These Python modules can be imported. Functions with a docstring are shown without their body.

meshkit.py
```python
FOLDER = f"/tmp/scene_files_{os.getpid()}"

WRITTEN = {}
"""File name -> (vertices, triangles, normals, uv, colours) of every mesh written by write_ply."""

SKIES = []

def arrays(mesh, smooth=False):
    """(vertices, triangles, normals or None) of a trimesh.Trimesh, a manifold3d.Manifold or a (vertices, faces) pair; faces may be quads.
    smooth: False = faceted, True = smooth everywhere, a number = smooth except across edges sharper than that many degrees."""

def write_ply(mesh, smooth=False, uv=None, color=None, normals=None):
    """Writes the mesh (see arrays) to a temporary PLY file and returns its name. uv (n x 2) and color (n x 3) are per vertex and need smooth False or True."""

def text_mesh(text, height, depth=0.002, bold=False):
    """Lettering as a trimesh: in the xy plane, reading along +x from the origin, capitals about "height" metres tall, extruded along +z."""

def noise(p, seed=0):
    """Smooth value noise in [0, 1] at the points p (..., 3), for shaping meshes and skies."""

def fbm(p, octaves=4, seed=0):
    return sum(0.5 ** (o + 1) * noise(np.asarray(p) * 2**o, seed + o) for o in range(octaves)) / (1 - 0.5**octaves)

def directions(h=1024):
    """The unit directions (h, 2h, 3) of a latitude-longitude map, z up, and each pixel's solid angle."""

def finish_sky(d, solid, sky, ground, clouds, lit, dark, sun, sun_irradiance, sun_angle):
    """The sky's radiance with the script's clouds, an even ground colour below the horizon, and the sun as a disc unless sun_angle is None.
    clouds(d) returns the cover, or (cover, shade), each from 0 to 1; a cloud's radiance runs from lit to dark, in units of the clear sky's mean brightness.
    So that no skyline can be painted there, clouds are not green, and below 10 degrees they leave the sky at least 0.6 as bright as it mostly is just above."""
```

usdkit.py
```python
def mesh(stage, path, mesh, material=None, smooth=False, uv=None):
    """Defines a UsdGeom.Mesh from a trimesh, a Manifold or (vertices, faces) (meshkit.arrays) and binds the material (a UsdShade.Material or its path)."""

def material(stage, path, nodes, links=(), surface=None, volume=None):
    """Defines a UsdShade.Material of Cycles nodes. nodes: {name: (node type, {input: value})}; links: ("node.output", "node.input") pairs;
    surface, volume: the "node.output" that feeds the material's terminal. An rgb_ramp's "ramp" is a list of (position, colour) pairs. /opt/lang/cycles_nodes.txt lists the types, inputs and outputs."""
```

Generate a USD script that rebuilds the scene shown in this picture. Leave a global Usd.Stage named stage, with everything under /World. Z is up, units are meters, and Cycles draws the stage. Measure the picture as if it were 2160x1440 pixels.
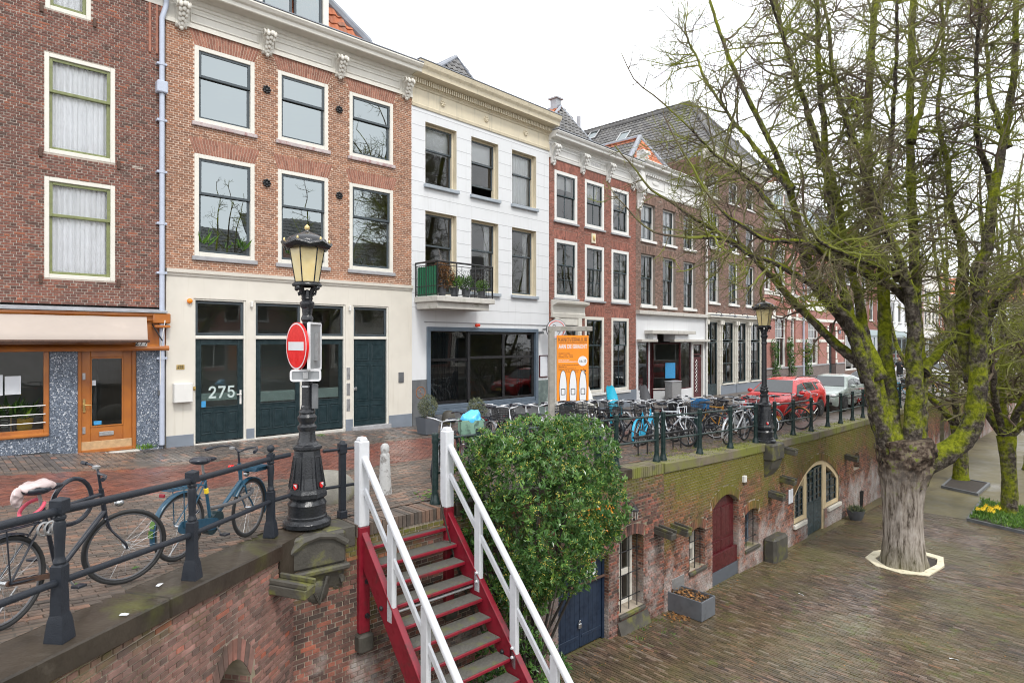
import math, random
import numpy as np, trimesh
import usdkit, meshkit
from pxr import Usd, UsdGeom, UsdLux, UsdShade, Sdf, Gf, Vt

stage = Usd.Stage.CreateInMemory()
UsdGeom.SetStageUpAxis(stage, UsdGeom.Tokens.z)
UsdGeom.SetStageMetersPerUnit(stage, 1.0)
world = UsdGeom.Xform.Define(stage, '/World')
stage.SetDefaultPrim(world.GetPrim())
UsdGeom.Scope.Define(stage, '/World/Looks')

# ---------------------------------------------------------------- camera, sky, sun, exposure
FPX, CXP, CYP, EYE = 1330.0, 1080.0, 720.0, 2.4
cam = UsdGeom.Camera.Define(stage, '/World/camera')
cam.AddTranslateOp().Set(Gf.Vec3d(0, 0, EYE))
cam.AddRotateXOp().Set(90.0)
cam.CreateHorizontalApertureAttr(36.0)
cam.CreateVerticalApertureAttr(36.0 * 682 / 1024)
cam.CreateFocalLengthAttr(36.0 * FPX / 2160)
cam.CreateClippingRangeAttr(Gf.Vec2f(0.05, 2000))
cam.CreateExposureAttr(0.62)

SUN = np.array([0.35, -0.55, 0.9]); SUN /= np.linalg.norm(SUN)
sun_el, sun_rot = math.asin(SUN[2]), math.atan2(SUN[0], SUN[1])
skym = usdkit.material(stage, '/World/Looks/sky_look', {
    'tc': ('texture_coordinate', {}),
    'sky': ('sky_texture', {'sky_type': 'single_scattering', 'sun_disc': False, 'sun_elevation': sun_el, 'sun_rotation': sun_rot, 'altitude': 0.0}),
    'n': ('noise_texture', {'scale': 2.2, 'detail': 5.0, 'roughness': 0.55}),
    'r': ('rgb_ramp', {'ramp': [(0.25, (7.4, 7.7, 8.1)), (0.75, (10.2, 10.3, 10.5))]}),
    'm': ('mix', {'fac': 0.93}),
    'b': ('background_shader', {'strength': 0.15}),
}, [('tc.generated', 'n.vector'), ('n.fac', 'r.fac'), ('sky.color', 'm.color1'), ('r.color', 'm.color2'), ('m.color', 'b.color')], surface='b.background')
dome = UsdLux.DomeLight.Define(stage, '/World/sky')
UsdShade.MaterialBindingAPI.Apply(dome.GetPrim()).Bind(skym)
dome.GetPrim().SetCustomDataByKey('kind', 'structure')
dome.GetPrim().SetCustomDataByKey('label', 'white overcast sky')
sun = UsdLux.DistantLight.Define(stage, '/World/sun')
sun.CreateIntensityAttr(0.38); sun.CreateAngleAttr(11.0); sun.CreateNormalizeAttr(True)
sun.CreateColorAttr(Gf.Vec3f(1.0, 0.965, 0.91))
sun.AddRotateZOp().Set(math.degrees(math.atan2(SUN[1], SUN[0])) + 90)
sun.AddRotateXOp().Set(math.degrees(math.acos(SUN[2])))

# ---------------------------------------------------------------- helpers
RNG = np.random.default_rng(7)
_used = {}
def numbered(parent, name):
    k = _used.get((parent, name), 0); _used[(parent, name)] = k + 1
    return f'{parent}/{name}' if k == 0 else f'{parent}/{name}_{k:03d}'
def ppath(parent):
    return '/World' if parent is None else (parent if isinstance(parent, str) else str(parent.GetPath()))
def tag(p, label=None, cat=None, group=None, kind=None):
    p = p if isinstance(p, Usd.Prim) else p.GetPrim()
    for k, v in (('label', label), ('category', cat), ('group', group), ('kind', kind)):
        if v: p.SetCustomDataByKey(k, v)
    return p
def thing(name, label, cat, loc=(0, 0, 0), rz=0.0, group=None, kind=None):
    x = UsdGeom.Xform.Define(stage, numbered('/World', name))
    x.AddTranslateOp().Set(Gf.Vec3d(*map(float, loc)))
    if rz: x.AddRotateZOp().Set(float(rz))
    return tag(x.GetPrim(), label, cat, group, kind)

_CH = None
def chamfer_topology():
    global _CH
    if _CH is None:
        pts, idx = [], []
        for sx in (0, 1):
            for sy in (0, 1):
                for sz in (0, 1):
                    for ax in range(3):
                        pts.append([(-1 if s == 0 else 1) * (1.0 if a == ax else 0.8) for a, s in enumerate((sx, sy, sz))]); idx.append((sx, sy, sz, ax))
        h = trimesh.convex.convex_hull(np.array(pts, float))
        d = np.linalg.norm(h.vertices[:, None] - np.array(pts)[None], axis=2).argmin(1)
        _CH = (np.array(idx), d[h.faces])
    return _CH
BOXV = np.array([[x, y, z] for x in (0, 1) for y in (0, 1) for z in (0, 1)], float)
BOXF = np.array([[0, 1, 3], [0, 3, 2], [4, 6, 7], [4, 7, 5], [0, 4, 5], [0, 5, 1], [2, 3, 7], [2, 7, 6], [0, 2, 6], [0, 6, 4], [1, 5, 7], [1, 7, 3]])

def rotz(a):
    c, s = math.cos(a), math.sin(a); return np.array([[c, -s, 0], [s, c, 0], [0, 0, 1.0]])
def rotx(a):
    c, s = math.cos(a), math.sin(a); return np.array([[1, 0, 0], [0, c, -s], [0, s, c.real]], float)
def roty(a):
    c, s = math.cos(a), math.sin(a); return np.array([[c, 0, s], [0, 1, 0], [-s, 0, c]], float)

class MB:
    "collects shapes and makes them ONE mesh"
    def __init__(s): s.v, s.f, s.t, s.n = [], [], [], 0
    def raw(s, v, f, tone=None):
        v = np.asarray(v, float); f = np.asarray(f, int)
        s.v.append(v); s.f.append(f + s.n); s.n += len(v)
        s.t.append(np.full(len(v), RNG.random() if tone is None else tone)); return s
    def box(s, x0, x1, y0, y1, z0, z1, c=0.0, R=None, o=None, tone=None):
        if c:
            idx, f = chamfer_topology(); lo = np.array([x0, y0, z0], float); hi = np.array([x1, y1, z1], float)
            c = min(c, 0.45 * (hi - lo).min())
            v = np.where(idx[:, :3] == 0, lo, hi)
            inn = np.where(idx[:, :3] == 0, lo + c, hi - c)
            keep = np.arange(3)[None] == idx[:, 3:4]
            v = np.where(keep, v, inn)
        else:
            v, f = BOXV * [x1 - x0, y1 - y0, z1 - z0] + [x0, y0, z0], BOXF
        if R is not None: v = (v - (o if o is not None else 0)) @ np.asarray(R).T + (o if o is not None else 0)
        return s.raw(v, f, tone)
    def cbox(s, ctr, size, R=None, c=0.0, tone=None):
        h = np.array(size) / 2.0
        m = MB().box(-h[0], h[0], -h[1], h[1], -h[2], h[2], c)
        v = m.v[0] @ (np.asarray(R).T if R is not None else np.eye(3)) + np.array(ctr)
        return s.raw(v, m.f[0], tone)
    def tube(s, pts, r, n=8, closed=False, cap=True, tone=None):
        pts = np.asarray(pts, float); r = np.broadcast_to(np.asarray(r, float), (len(pts),))
        if closed: d = np.roll(pts, -1, 0) - np.roll(pts, 1, 0)
        else: d = np.gradient(pts, axis=0)
        d /= np.maximum(np.linalg.norm(d, axis=1, keepdims=True), 1e-9)
        up = np.array([0, 0, 1.0]) if abs(d[0][2]) < 0.9 else np.array([1.0, 0, 0])
        rings = []; u = np.cross(d[0], up); u /= np.linalg.norm(u)
        a = np.arange(n) / n * 2 * math.pi
        for p, q, rr in zip(pts, d, r):
            u = u - q * (u @ q); u /= max(np.linalg.norm(u), 1e-9); w = np.cross(q, u)
            rings.append(p + rr * (np.cos(a)[:, None] * u + np.sin(a)[:, None] * w))
        v = np.vstack(rings); m = len(pts); f = []
        for i in range(m if closed else m - 1):
            j = (i + 1) % m
            for k in range(n):
                k2 = (k + 1) % n
                f += [[i * n + k, i * n + k2, j * n + k2], [i * n + k, j * n + k2, j * n + k]]
        if cap and not closed:
            c0, c1 = len(v), len(v) + 1
            v = np.vstack([v, pts[0], pts[-1]])
            for k in range(n):
                k2 = (k + 1) % n
                f += [[c0, k2, k], [c1, (m - 1) * n + k, (m - 1) * n + k2]]
        return s.raw(v, f, tone)
    def bar(s, a, b, r, n=8, tone=None): return s.tube([a, b], r, n, tone=tone)
    def lathe(s, prof, n=20, ctr=(0, 0, 0), R=None, tone=None, ph=0.0):
        prof = np.asarray(prof, float); a = np.arange(n) / n * 2 * math.pi + ph
        v = np.vstack([np.stack([rr * np.cos(a), rr * np.sin(a), np.full(n, z)], 1) for rr, z in prof]); f = []
        for i in range(len(prof) - 1):
            for k in range(n):
                k2 = (k + 1) % n
                f += [[i * n + k, i * n + k2, (i + 1) * n + k2], [i * n + k, (i + 1) * n + k2, (i + 1) * n + k]]
        for i, flip in ((0, True), (len(prof) - 1, False)):
            if prof[i][0] > 1e-6:
                c = len(v); v = np.vstack([v, [0, 0, prof[i][1]]])
                for k in range(n):
                    t = [c, i * n + k, i * n + (k + 1) % n]; f.append(t[::-1] if flip else t)
        if R is not None: v = v @ np.asarray(R).T
        return s.raw(v + np.array(ctr), f, tone)
    def sphere(s, ctr, r, sub=2, tone=None):
        m = trimesh.creation.icosphere(sub, 1.0); return s.raw(m.vertices * np.asarray(r) + np.array(ctr), m.faces, tone)
    def prism(s, poly, y0, y1, tone=None):
        "polygon (shapely or points) in local x,z, from depth y0 to y1"
        from shapely.geometry import Polygon
        p = poly if hasattr(poly, 'geom_type') else Polygon(poly)
        for g in getattr(p, 'geoms', [p]):
            m = trimesh.creation.extrude_polygon(g, abs(y1 - y0), engine='earcut')
            v = m.vertices; s.raw(np.stack([v[:, 0], max(y0, y1) - v[:, 2], v[:, 1]], 1), m.faces, tone)
        return s
    def add(s, m, R=None, o=(0, 0, 0), tone=None):
        v = np.asarray(m.vertices)
        return s.raw((v @ np.asarray(R).T if R is not None else v) + np.array(o), m.faces, tone)
    def arrays(s): return np.vstack(s.v), np.vstack(s.f), np.concatenate(s.t)
    def xf(s, R=None, o=(0, 0, 0)):
        for i in range(len(s.v)): s.v[i] = (s.v[i] @ np.asarray(R).T if R is not None else s.v[i]) + np.array(o)
        return s
    def build(s, name, mat, parent=None, smooth=False, label=None, cat=None, group=None, kind=None):
        v, f, t = s.arrays(); return put(name, v, f, mat, parent, smooth, t, label, cat, group, kind)

def put(name, v, f, mat, parent=None, smooth=False, tone=None, label=None, cat=None, group=None, kind=None):
    path = numbered(ppath(parent), name)
    m = usdkit.mesh(stage, path, (v, f), mat, smooth)
    if tone is not None and smooth is False:
        UsdGeom.PrimvarsAPI(m).CreatePrimvar('tone', Sdf.ValueTypeNames.FloatArray, 'vertex').Set(Vt.FloatArray.FromNumpy(np.asarray(tone, np.float32)))
    return tag(m.GetPrim(), label, cat, group, kind)

# ---------------------------------------------------------------- pixel geometry: a place in the world from its place on a known plane
class Frame:
    "vertical plane along a line on the ground: x along it, y behind it, z up"
    def __init__(s, P, d):
        s.P = np.array(P, float); s.T = np.array(d, float) / np.linalg.norm(d); s.N = np.array([-s.T[1], s.T[0]])
        s.rz = math.degrees(math.atan2(s.T[1], s.T[0]))
    def s_at(s, x, y_off=0.0):
        P = s.P + s.N * y_off; k = (x - CXP) / FPX; return (k * P[1] - P[0]) / (s.T[0] - k * s.T[1])
    def at(s, x, y, y_off=0.0):
        q = s.s_at(x, y_off); Y = s.P[1] + y_off * s.N[1] + q * s.T[1]; return q, EYE + (CYP - y) / FPX * Y
    def w(s, q, n=0.0, z=0.0):
        p = s.P + s.T * q + s.N * n; return (p[0], p[1], z)
def gpt(x, y, z):
    "the point at height z seen at a pixel"
    Y = (EYE - z) * FPX / (y - CYP); return np.array([(x - CXP) / FPX * Y, Y, z])
def tow(pts, fr):
    pts = np.asarray(pts, float); R = np.array([fr.T, fr.N]); out = pts.copy()
    out[:, :2] = pts[:, :2] @ R + fr.P; return out
# ---------------------------------------------------------------- materials
def mat(name, col, rough=0.6, var=0.15, scale=6.0, metal=0.0, spec=0.5, bump=0.0, bscale=60.0, coat=0.0, col2=None, spots=None, tone=False, detail=4.0, streak=None):
    "one colour with noise; col2: second colour mixed in by noise; spots: (colour, noise scale, from, to)"
    col = np.array(col, float); a = np.clip(col * (1 - var), 0, 1); b = np.clip(col * (1 + var), 0, 1) if col2 is None else np.array(col2, float)
    if col2 is not None: a = col
    n = {'tc': ('texture_coordinate', {}), 'n': ('noise_texture', {'scale': scale, 'detail': detail, 'roughness': 0.62}),
         'r': ('rgb_ramp', {'ramp': [(0.3, tuple(a)), (0.7, tuple(b))]}),
         'rr': ('map_range', {'from_min': 0.3, 'from_max': 0.7, 'to_min': max(rough - 0.1, 0.03), 'to_max': min(rough + 0.1, 1.0), 'clamp': True}),
         'p': ('principled_bsdf', {'metallic': metal, 'specular_ior_level': spec, 'coat_weight': coat, 'coat_roughness': 0.08})}
    l = [('tc.object', 'n.vector'), ('n.fac', 'r.fac'), ('n.fac', 'rr.value'), ('rr.result', 'p.roughness')]
    out = 'r.color'
    if tone:
        n['at'] = ('attribute', {'attribute': 'tone'}); n['tr'] = ('rgb_ramp', {'ramp': [(0, (0.72,) * 3), (1, (1.28,) * 3)]}); n['tm'] = ('mix', {'mix_type': 'multiply', 'fac': 1.0})
        l += [('at.fac', 'tr.fac'), (out, 'tm.color1'), ('tr.color', 'tm.color2')]; out = 'tm.color'
    if spots:
        sp = [spots] if isinstance(spots, tuple) else spots
        for i, (c, sc, lo, hi) in enumerate(sp):
            n[f's{i}'] = ('noise_texture', {'scale': sc, 'detail': 5.0, 'roughness': 0.6}); n[f'sm{i}'] = ('map_range', {'from_min': lo, 'from_max': hi, 'clamp': True}); n[f'mx{i}'] = ('mix', {'color2': tuple(c)})
            l += [('tc.object', f's{i}.vector'), (f's{i}.fac', f'sm{i}.value'), (f'sm{i}.result', f'mx{i}.fac'), (out, f'mx{i}.color1')]; out = f'mx{i}.color'
    if streak:
        n['km'] = ('mapping', {'scale': (9.0, 9.0, 0.55)}); n['kn'] = ('noise_texture', {'scale': 1.0, 'detail': 5.0, 'roughness': 0.6}); n['kr'] = ('map_range', {'from_min': streak[1], 'from_max': streak[2], 'to_max': 0.75, 'clamp': True}); n['kx'] = ('mix', {'color2': streak[0]})
        l += [('tc.object', 'km.vector'), ('km.vector', 'kn.vector'), ('kn.fac', 'kr.value'), ('kr.result', 'kx.fac'), (out, 'kx.color1')]; out = 'kx.color'
    l.append((out, 'p.base_color'))
    if bump:
        n['bn'] = ('noise_texture', {'scale': bscale, 'detail': 3.0}); n['bp'] = ('bump', {'strength': bump, 'distance': 0.01})
        l += [('tc.object', 'bn.vector'), ('bn.fac', 'bp.height'), ('bp.normal', 'p.normal')]
    return usdkit.material(stage, '/World/Looks/' + name, n, l, surface='p.BSDF')

def brickmat(name, ramp, rough=0.8, grime=(0.05, 0.045, 0.04), grime_amt=0.25, moss=None, white=None, wet=False, dirt_scale=0.6, spec=0.3, k=1.0):
    """colour of each brick from its own tone, with soot; moss: (colour, low edge, high edge of the noise+height mask, z from, z to); white: salt bloom the same way"""
    n = {'tc': ('texture_coordinate', {}), 'g': ('geometry', {}), 'at': ('attribute', {'attribute': 'tone'}), 'tr': ('rgb_ramp', {'ramp': [(p, tuple(k * q for q in c)) for p, c in ramp]}),
         'n': ('noise_texture', {'scale': 9.0, 'detail': 6.0, 'roughness': 0.65}), 'nr': ('rgb_ramp', {'ramp': [(0.3, (0.72,) * 3), (0.7, (1.2,) * 3)]}), 'nm': ('mix', {'mix_type': 'multiply', 'fac': 1.0}),
         'd': ('noise_texture', {'scale': dirt_scale, 'detail': 6.0, 'roughness': 0.6}), 'dm': ('map_range', {'from_min': 0.45, 'from_max': 0.75, 'to_max': grime_amt * 2, 'clamp': True}), 'dx': ('mix', {'color2': grime}),
         'bn': ('noise_texture', {'scale': 70.0, 'detail': 4.0}), 'bp': ('bump', {'strength': 0.5, 'distance': 0.006}),
         'p': ('principled_bsdf', {'roughness': rough, 'specular_ior_level': spec})}
    l = [('at.fac', 'tr.fac'), ('g.position', 'n.vector'), ('n.fac', 'nr.fac'), ('tr.color', 'nm.color1'), ('nr.color', 'nm.color2'), ('g.position', 'd.vector'), ('d.fac', 'dm.value'),
         ('dm.result', 'dx.fac'), ('nm.color', 'dx.color1'), ('g.position', 'bn.vector'), ('bn.fac', 'bp.height'), ('bp.normal', 'p.normal')]
    out = 'dx.color'
    if wet:
        n['wr'] = ('map_range', {'from_min': 0.35, 'from_max': 0.65, 'to_min': wet[0], 'to_max': wet[1], 'clamp': True}); n['wn'] = ('noise_texture', {'scale': 0.9, 'detail': 4.0})
        l += [('g.position', 'wn.vector'), ('wn.fac', 'wr.value'), ('wr.result', 'p.roughness')]
    for i, m in enumerate(moss or []):
        c, sc, lo, hi, z0, z1 = m
        n.update({f'a{i}': ('noise_texture', {'scale': sc, 'detail': 7.0, 'roughness': 0.68}), f'x{i}': ('separate_xyz', {}), f'z{i}': ('map_range', {'from_min': z0, 'from_max': z1, 'to_min': -0.32, 'to_max': 0.12, 'clamp': True}),
                  f'u{i}': ('math', {'math_type': 'add'}), f'm{i}': ('map_range', {'from_min': lo, 'from_max': hi, 'to_max': 0.92, 'clamp': True}), f'k{i}': ('mix', {'color2': c})})
        l += [('g.position', f'a{i}.vector'), ('g.position', f'x{i}.vector'), (f'x{i}.z', f'z{i}.value'), (f'a{i}.fac', f'u{i}.value1'), (f'z{i}.result', f'u{i}.value2'), (f'u{i}.value', f'm{i}.value'),
              (f'm{i}.result', f'k{i}.fac'), (out, f'k{i}.color1')]; out = f'k{i}.color'
    l.append((out, 'p.base_color'))
    return usdkit.material(stage, '/World/Looks/' + name, n, l, surface='p.BSDF')

def glassmat(name, ior=1.6, tint=(0.85, 0.9, 0.9), rough=0.0, gcol=(1, 1, 1), bump=0.02):
    return usdkit.material(stage, '/World/Looks/' + name, {
        'f': ('fresnel', {'IOR': ior}), 't': ('transparent_bsdf', {'color': tint}), 'g': ('glossy_bsdf', {'roughness': rough, 'color': gcol}),
        'tc': ('geometry', {}), 'n': ('noise_texture', {'scale': 0.9, 'detail': 1.0}), 'b': ('bump', {'strength': bump, 'distance': 0.1}), 'm': ('mix_closure', {})},
        [('f.fac', 'm.fac'), ('t.BSDF', 'm.closure1'), ('g.BSDF', 'm.closure2'), ('tc.position', 'n.vector'), ('n.fac', 'b.height'), ('b.normal', 'g.normal')], surface='m.closure')

M = {}
M['brick_b1'] = brickmat('brick_brown_red', [(0, (0.13, 0.075, 0.06)), (0.2, (0.20, 0.092, 0.072)), (0.6, (0.26, 0.112, 0.085)), (0.9, (0.31, 0.125, 0.085)), (1, (0.40, 0.14, 0.08))], grime_amt=0.22, k=0.74)
M['brick_b2'] = brickmat('brick_orange_brown', [(0, (0.26, 0.13, 0.085)), (0.4, (0.34, 0.165, 0.10)), (0.8, (0.39, 0.19, 0.115)), (1, (0.44, 0.20, 0.11))], grime_amt=0.14, k=0.86)
M['brick_b4'] = brickmat('brick_red', [(0, (0.24, 0.10, 0.075)), (0.5, (0.34, 0.135, 0.10)), (1, (0.42, 0.17, 0.125))], grime_amt=0.18, k=0.85)
M['brick_b5'] = brickmat('brick_brown', [(0, (0.13, 0.085, 0.065)), (0.5, (0.21, 0.13, 0.10)), (1, (0.29, 0.18, 0.14))], grime_amt=0.15)
M['brick_b6'] = brickmat('brick_dull_brown', [(0, (0.13, 0.075, 0.06)), (0.5, (0.20, 0.115, 0.09)), (1, (0.27, 0.155, 0.12))], grime_amt=0.15)
M['brick_b7'] = brickmat('brick_pale_red', [(0, (0.24, 0.09, 0.07)), (0.5, (0.34, 0.13, 0.10)), (1, (0.41, 0.17, 0.13))], grime_amt=0.1)
M['brick_lintel'] = brickmat('brick_lintel', [(0, (0.23, 0.10, 0.07)), (0.5, (0.29, 0.13, 0.09)), (1, (0.35, 0.16, 0.11))], grime_amt=0.12)
MOSS = (0.115, 0.115, 0.022)
M['brick_q1'] = brickmat('quay_brick_left', [(0, (0.15, 0.10, 0.085)), (0.25, (0.22, 0.13, 0.11)), (0.6, (0.30, 0.16, 0.13)), (0.88, (0.36, 0.21, 0.18)), (1, (0.42, 0.13, 0.08))], k=0.84, grime_amt=0.4, grime=(0.07, 0.055, 0.045), dirt_scale=1.3,
                         moss=[((0.42, 0.36, 0.33), 2.2, 0.55, 0.8, -0.6, 0.3), ((0.10, 0.10, 0.028), 1.6, 0.48, 0.68, -0.9, 0.1)])
M['brick_q2'] = brickmat('quay_brick_diagonal', [(0, (0.07, 0.045, 0.04)), (0.4, (0.15, 0.08, 0.065)), (0.8, (0.24, 0.105, 0.08)), (1, (0.34, 0.11, 0.07))], grime_amt=0.5, grime=(0.045, 0.042, 0.035), dirt_scale=1.1,
                         moss=[(MOSS, 1.7, 0.44, 0.66, -1.9, -0.1), ((0.36, 0.33, 0.31), 1.5, 0.6, 0.8, -0.2, -2.0)])
M['brick_q3'] = brickmat('quay_brick_mossy', [(0, (0.10, 0.05, 0.04)), (0.4, (0.21, 0.092, 0.062)), (0.8, (0.32, 0.13, 0.085)), (1, (0.40, 0.135, 0.075))], k=0.84, grime_amt=0.4, grime=(0.06, 0.05, 0.04), dirt_scale=0.9,
                         moss=[((0.42, 0.39, 0.37), 1.3, 0.50, 0.74, -1.0, -2.6), ((0.03, 0.028, 0.02), 1.8, 0.55, 0.75, -1.5, -0.2), ((0.135, 0.13, 0.02), 1.0, 0.32, 0.56, -2.7, -0.5)])
M['mortar_light'] = mat('mortar_light', (0.38, 0.33, 0.28), 0.9, 0.15, 8)
M['mortar_pale'] = mat('mortar_pale', (0.60, 0.47, 0.37), 0.9, 0.12, 8)
M['mortar_grey'] = mat('mortar_grey', (0.24, 0.20, 0.17), 0.9, 0.25, 5)
M['mortar_red'] = mat('mortar_red', (0.30, 0.20, 0.16), 0.9, 0.15, 8)
M['mortar_q'] = mat('mortar_quay', (0.30, 0.255, 0.20), 0.9, 0.3, 3, spots=((0.11, 0.11, 0.03), 1.2, 0.5, 0.7))
M['joint_street'] = mat('street_joint_sand', (0.12, 0.105, 0.085), 0.85, 0.3, 4, spots=((0.07, 0.085, 0.03), 0.8, 0.55, 0.7))
M['street_red'] = brickmat('street_brick_red', [(0, (0.10, 0.04, 0.03)), (0.5, (0.175, 0.06, 0.042)), (1, (0.24, 0.085, 0.055))], k=0.76, grime_amt=0.35, grime=(0.08, 0.05, 0.04), wet=(0.16, 0.5), spec=0.5)
M['street_grey'] = brickmat('street_brick_grey', [(0, (0.06, 0.052, 0.048)), (0.6, (0.12, 0.10, 0.088)), (0.9, (0.17, 0.13, 0.105)), (1, (0.28, 0.13, 0.085))], grime_amt=0.3, wet=(0.2, 0.5), spec=0.5)
M['street_mix'] = brickmat('street_brick_mixed', [(0, (0.08, 0.067, 0.057)), (0.45, (0.135, 0.105, 0.085)), (0.8, (0.18, 0.125, 0.095)), (1, (0.26, 0.145, 0.098))], k=0.82, grime_amt=0.3, wet=(0.2, 0.5), spec=0.5)
M['werf_brick'] = brickmat('werf_brick', [(0, (0.05, 0.036, 0.028)), (0.4, (0.11, 0.074, 0.054)), (0.8, (0.175, 0.112, 0.078)), (0.93, (0.25, 0.20, 0.165)), (1, (0.27, 0.125, 0.075))], k=0.74, grime_amt=0.4, grime=(0.035, 0.03, 0.026), wet=(0.14, 0.46), spec=0.5,
                           moss=[((0.12, 0.108, 0.045), 0.42, 0.54, 0.86, -30, -20), ((0.08, 0.095, 0.02), 2.6, 0.68, 0.84, -30, -20)], dirt_scale=0.35)
M['cream'] = mat('cream_paint', (0.61, 0.575, 0.505), 0.45, 0.04, 2.0, streak=((0.48, 0.44, 0.36), 0.58, 0.8), spots=((0.66, 0.62, 0.54), 3.0, 0.62, 0.8))
M['cream_dk'] = mat('cream_yellow_paint', (0.60, 0.53, 0.39), 0.5, 0.06, 3.0, streak=((0.40, 0.36, 0.27), 0.55, 0.75), spots=((0.48, 0.43, 0.33), 2.2, 0.6, 0.8))
M['frame_cream'] = mat('frame_cream', (0.63, 0.605, 0.54), 0.4, 0.05, 5, spots=((0.55, 0.50, 0.41), 7.0, 0.66, 0.8))
M['white_wall'] = mat('white_plaster', (0.62, 0.63, 0.64), 0.6, 0.03, 1.5, streak=((0.50, 0.51, 0.50), 0.55, 0.8), spots=((0.66, 0.67, 0.67), 1.3, 0.6, 0.85), bump=0.1, bscale=40)
M['white'] = mat('white_paint', (0.64, 0.63, 0.60), 0.4, 0.04, 4, streak=((0.45, 0.43, 0.38), 0.6, 0.8))
M['white_worn'] = mat('white_rail_paint', (0.56, 0.57, 0.59), 0.35, 0.05, 8, spots=((0.42, 0.38, 0.33), 14.0, 0.72, 0.82))
M['green_sash'] = mat('moss_green_paint', (0.17, 0.19, 0.075), 0.45, 0.2, 9, spots=((0.32, 0.32, 0.24), 14.0, 0.66, 0.8))
M['slate_sash'] = mat('dark_slate_paint', (0.045, 0.058, 0.066), 0.35, 0.1, 6)
M['dark_green'] = mat('dark_green_paint', (0.011, 0.024, 0.028), 0.3, 0.15, 6)
M['green_post'] = mat('bottle_green_paint', (0.006, 0.017, 0.016), 0.3, 0.2, 12, bump=0.15, bscale=90)
M['iron'] = mat('charcoal_iron_paint', (0.017, 0.02, 0.026), 0.4, 0.15, 20, spec=0.3, bump=0.35, bscale=120)
M['lamp_black'] = mat('glossy_black_iron', (0.012, 0.013, 0.015), 0.18, 0.3, 25, bump=0.3, bscale=80, spots=((0.35, 0.35, 0.35), 45.0, 0.74, 0.8))
M['black'] = mat('black_paint', (0.012, 0.012, 0.013), 0.35, 0.2, 10)
M['rubber'] = mat('tyre_rubber', (0.018, 0.018, 0.018), 0.65, 0.2, 30)
M['steel'] = mat('bare_steel', (0.55, 0.56, 0.57), 0.3, 0.08, 20, metal=1.0)
M['dull_steel'] = mat('dull_steel', (0.4, 0.4, 0.4), 0.45, 0.15, 15, metal=0.8)
M['rust'] = mat('rusty_chain', (0.09, 0.05, 0.035), 0.7, 0.4, 40, metal=0.3)
M['pipe'] = mat('grey_blue_pipe', (0.42, 0.46, 0.55), 0.4, 0.06, 8)
M['lead'] = mat('lead_sheet', (0.20, 0.215, 0.245), 0.5, 0.2, 3, spots=((0.36, 0.37, 0.39), 3.0, 0.6, 0.8))
M['tile_red'] = mat('roof_tile_red', (0.42, 0.13, 0.055), 0.7, 0.2, 5, tone=True, spots=((0.16, 0.10, 0.075), 3.0, 0.52, 0.7))
M['tile_grey'] = mat('roof_tile_grey', (0.10, 0.097, 0.095), 0.55, 0.2, 5, tone=True, spots=((0.16, 0.15, 0.13), 2.0, 0.55, 0.7))
M['wood'] = mat('varnished_wood', (0.42, 0.15, 0.03), 0.3, 0.2, 3.0, coat=0.3, col2=(0.28, 0.085, 0.018))
M['wood_pale'] = mat('worn_wood', (0.45, 0.29, 0.15), 0.6, 0.2, 12)
M['wood_grey'] = mat('weathered_wood', (0.29, 0.27, 0.24), 0.85, 0.25, 10, col2=(0.20, 0.19, 0.17), spots=((0.13, 0.13, 0.07), 6.0, 0.6, 0.75))
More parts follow.
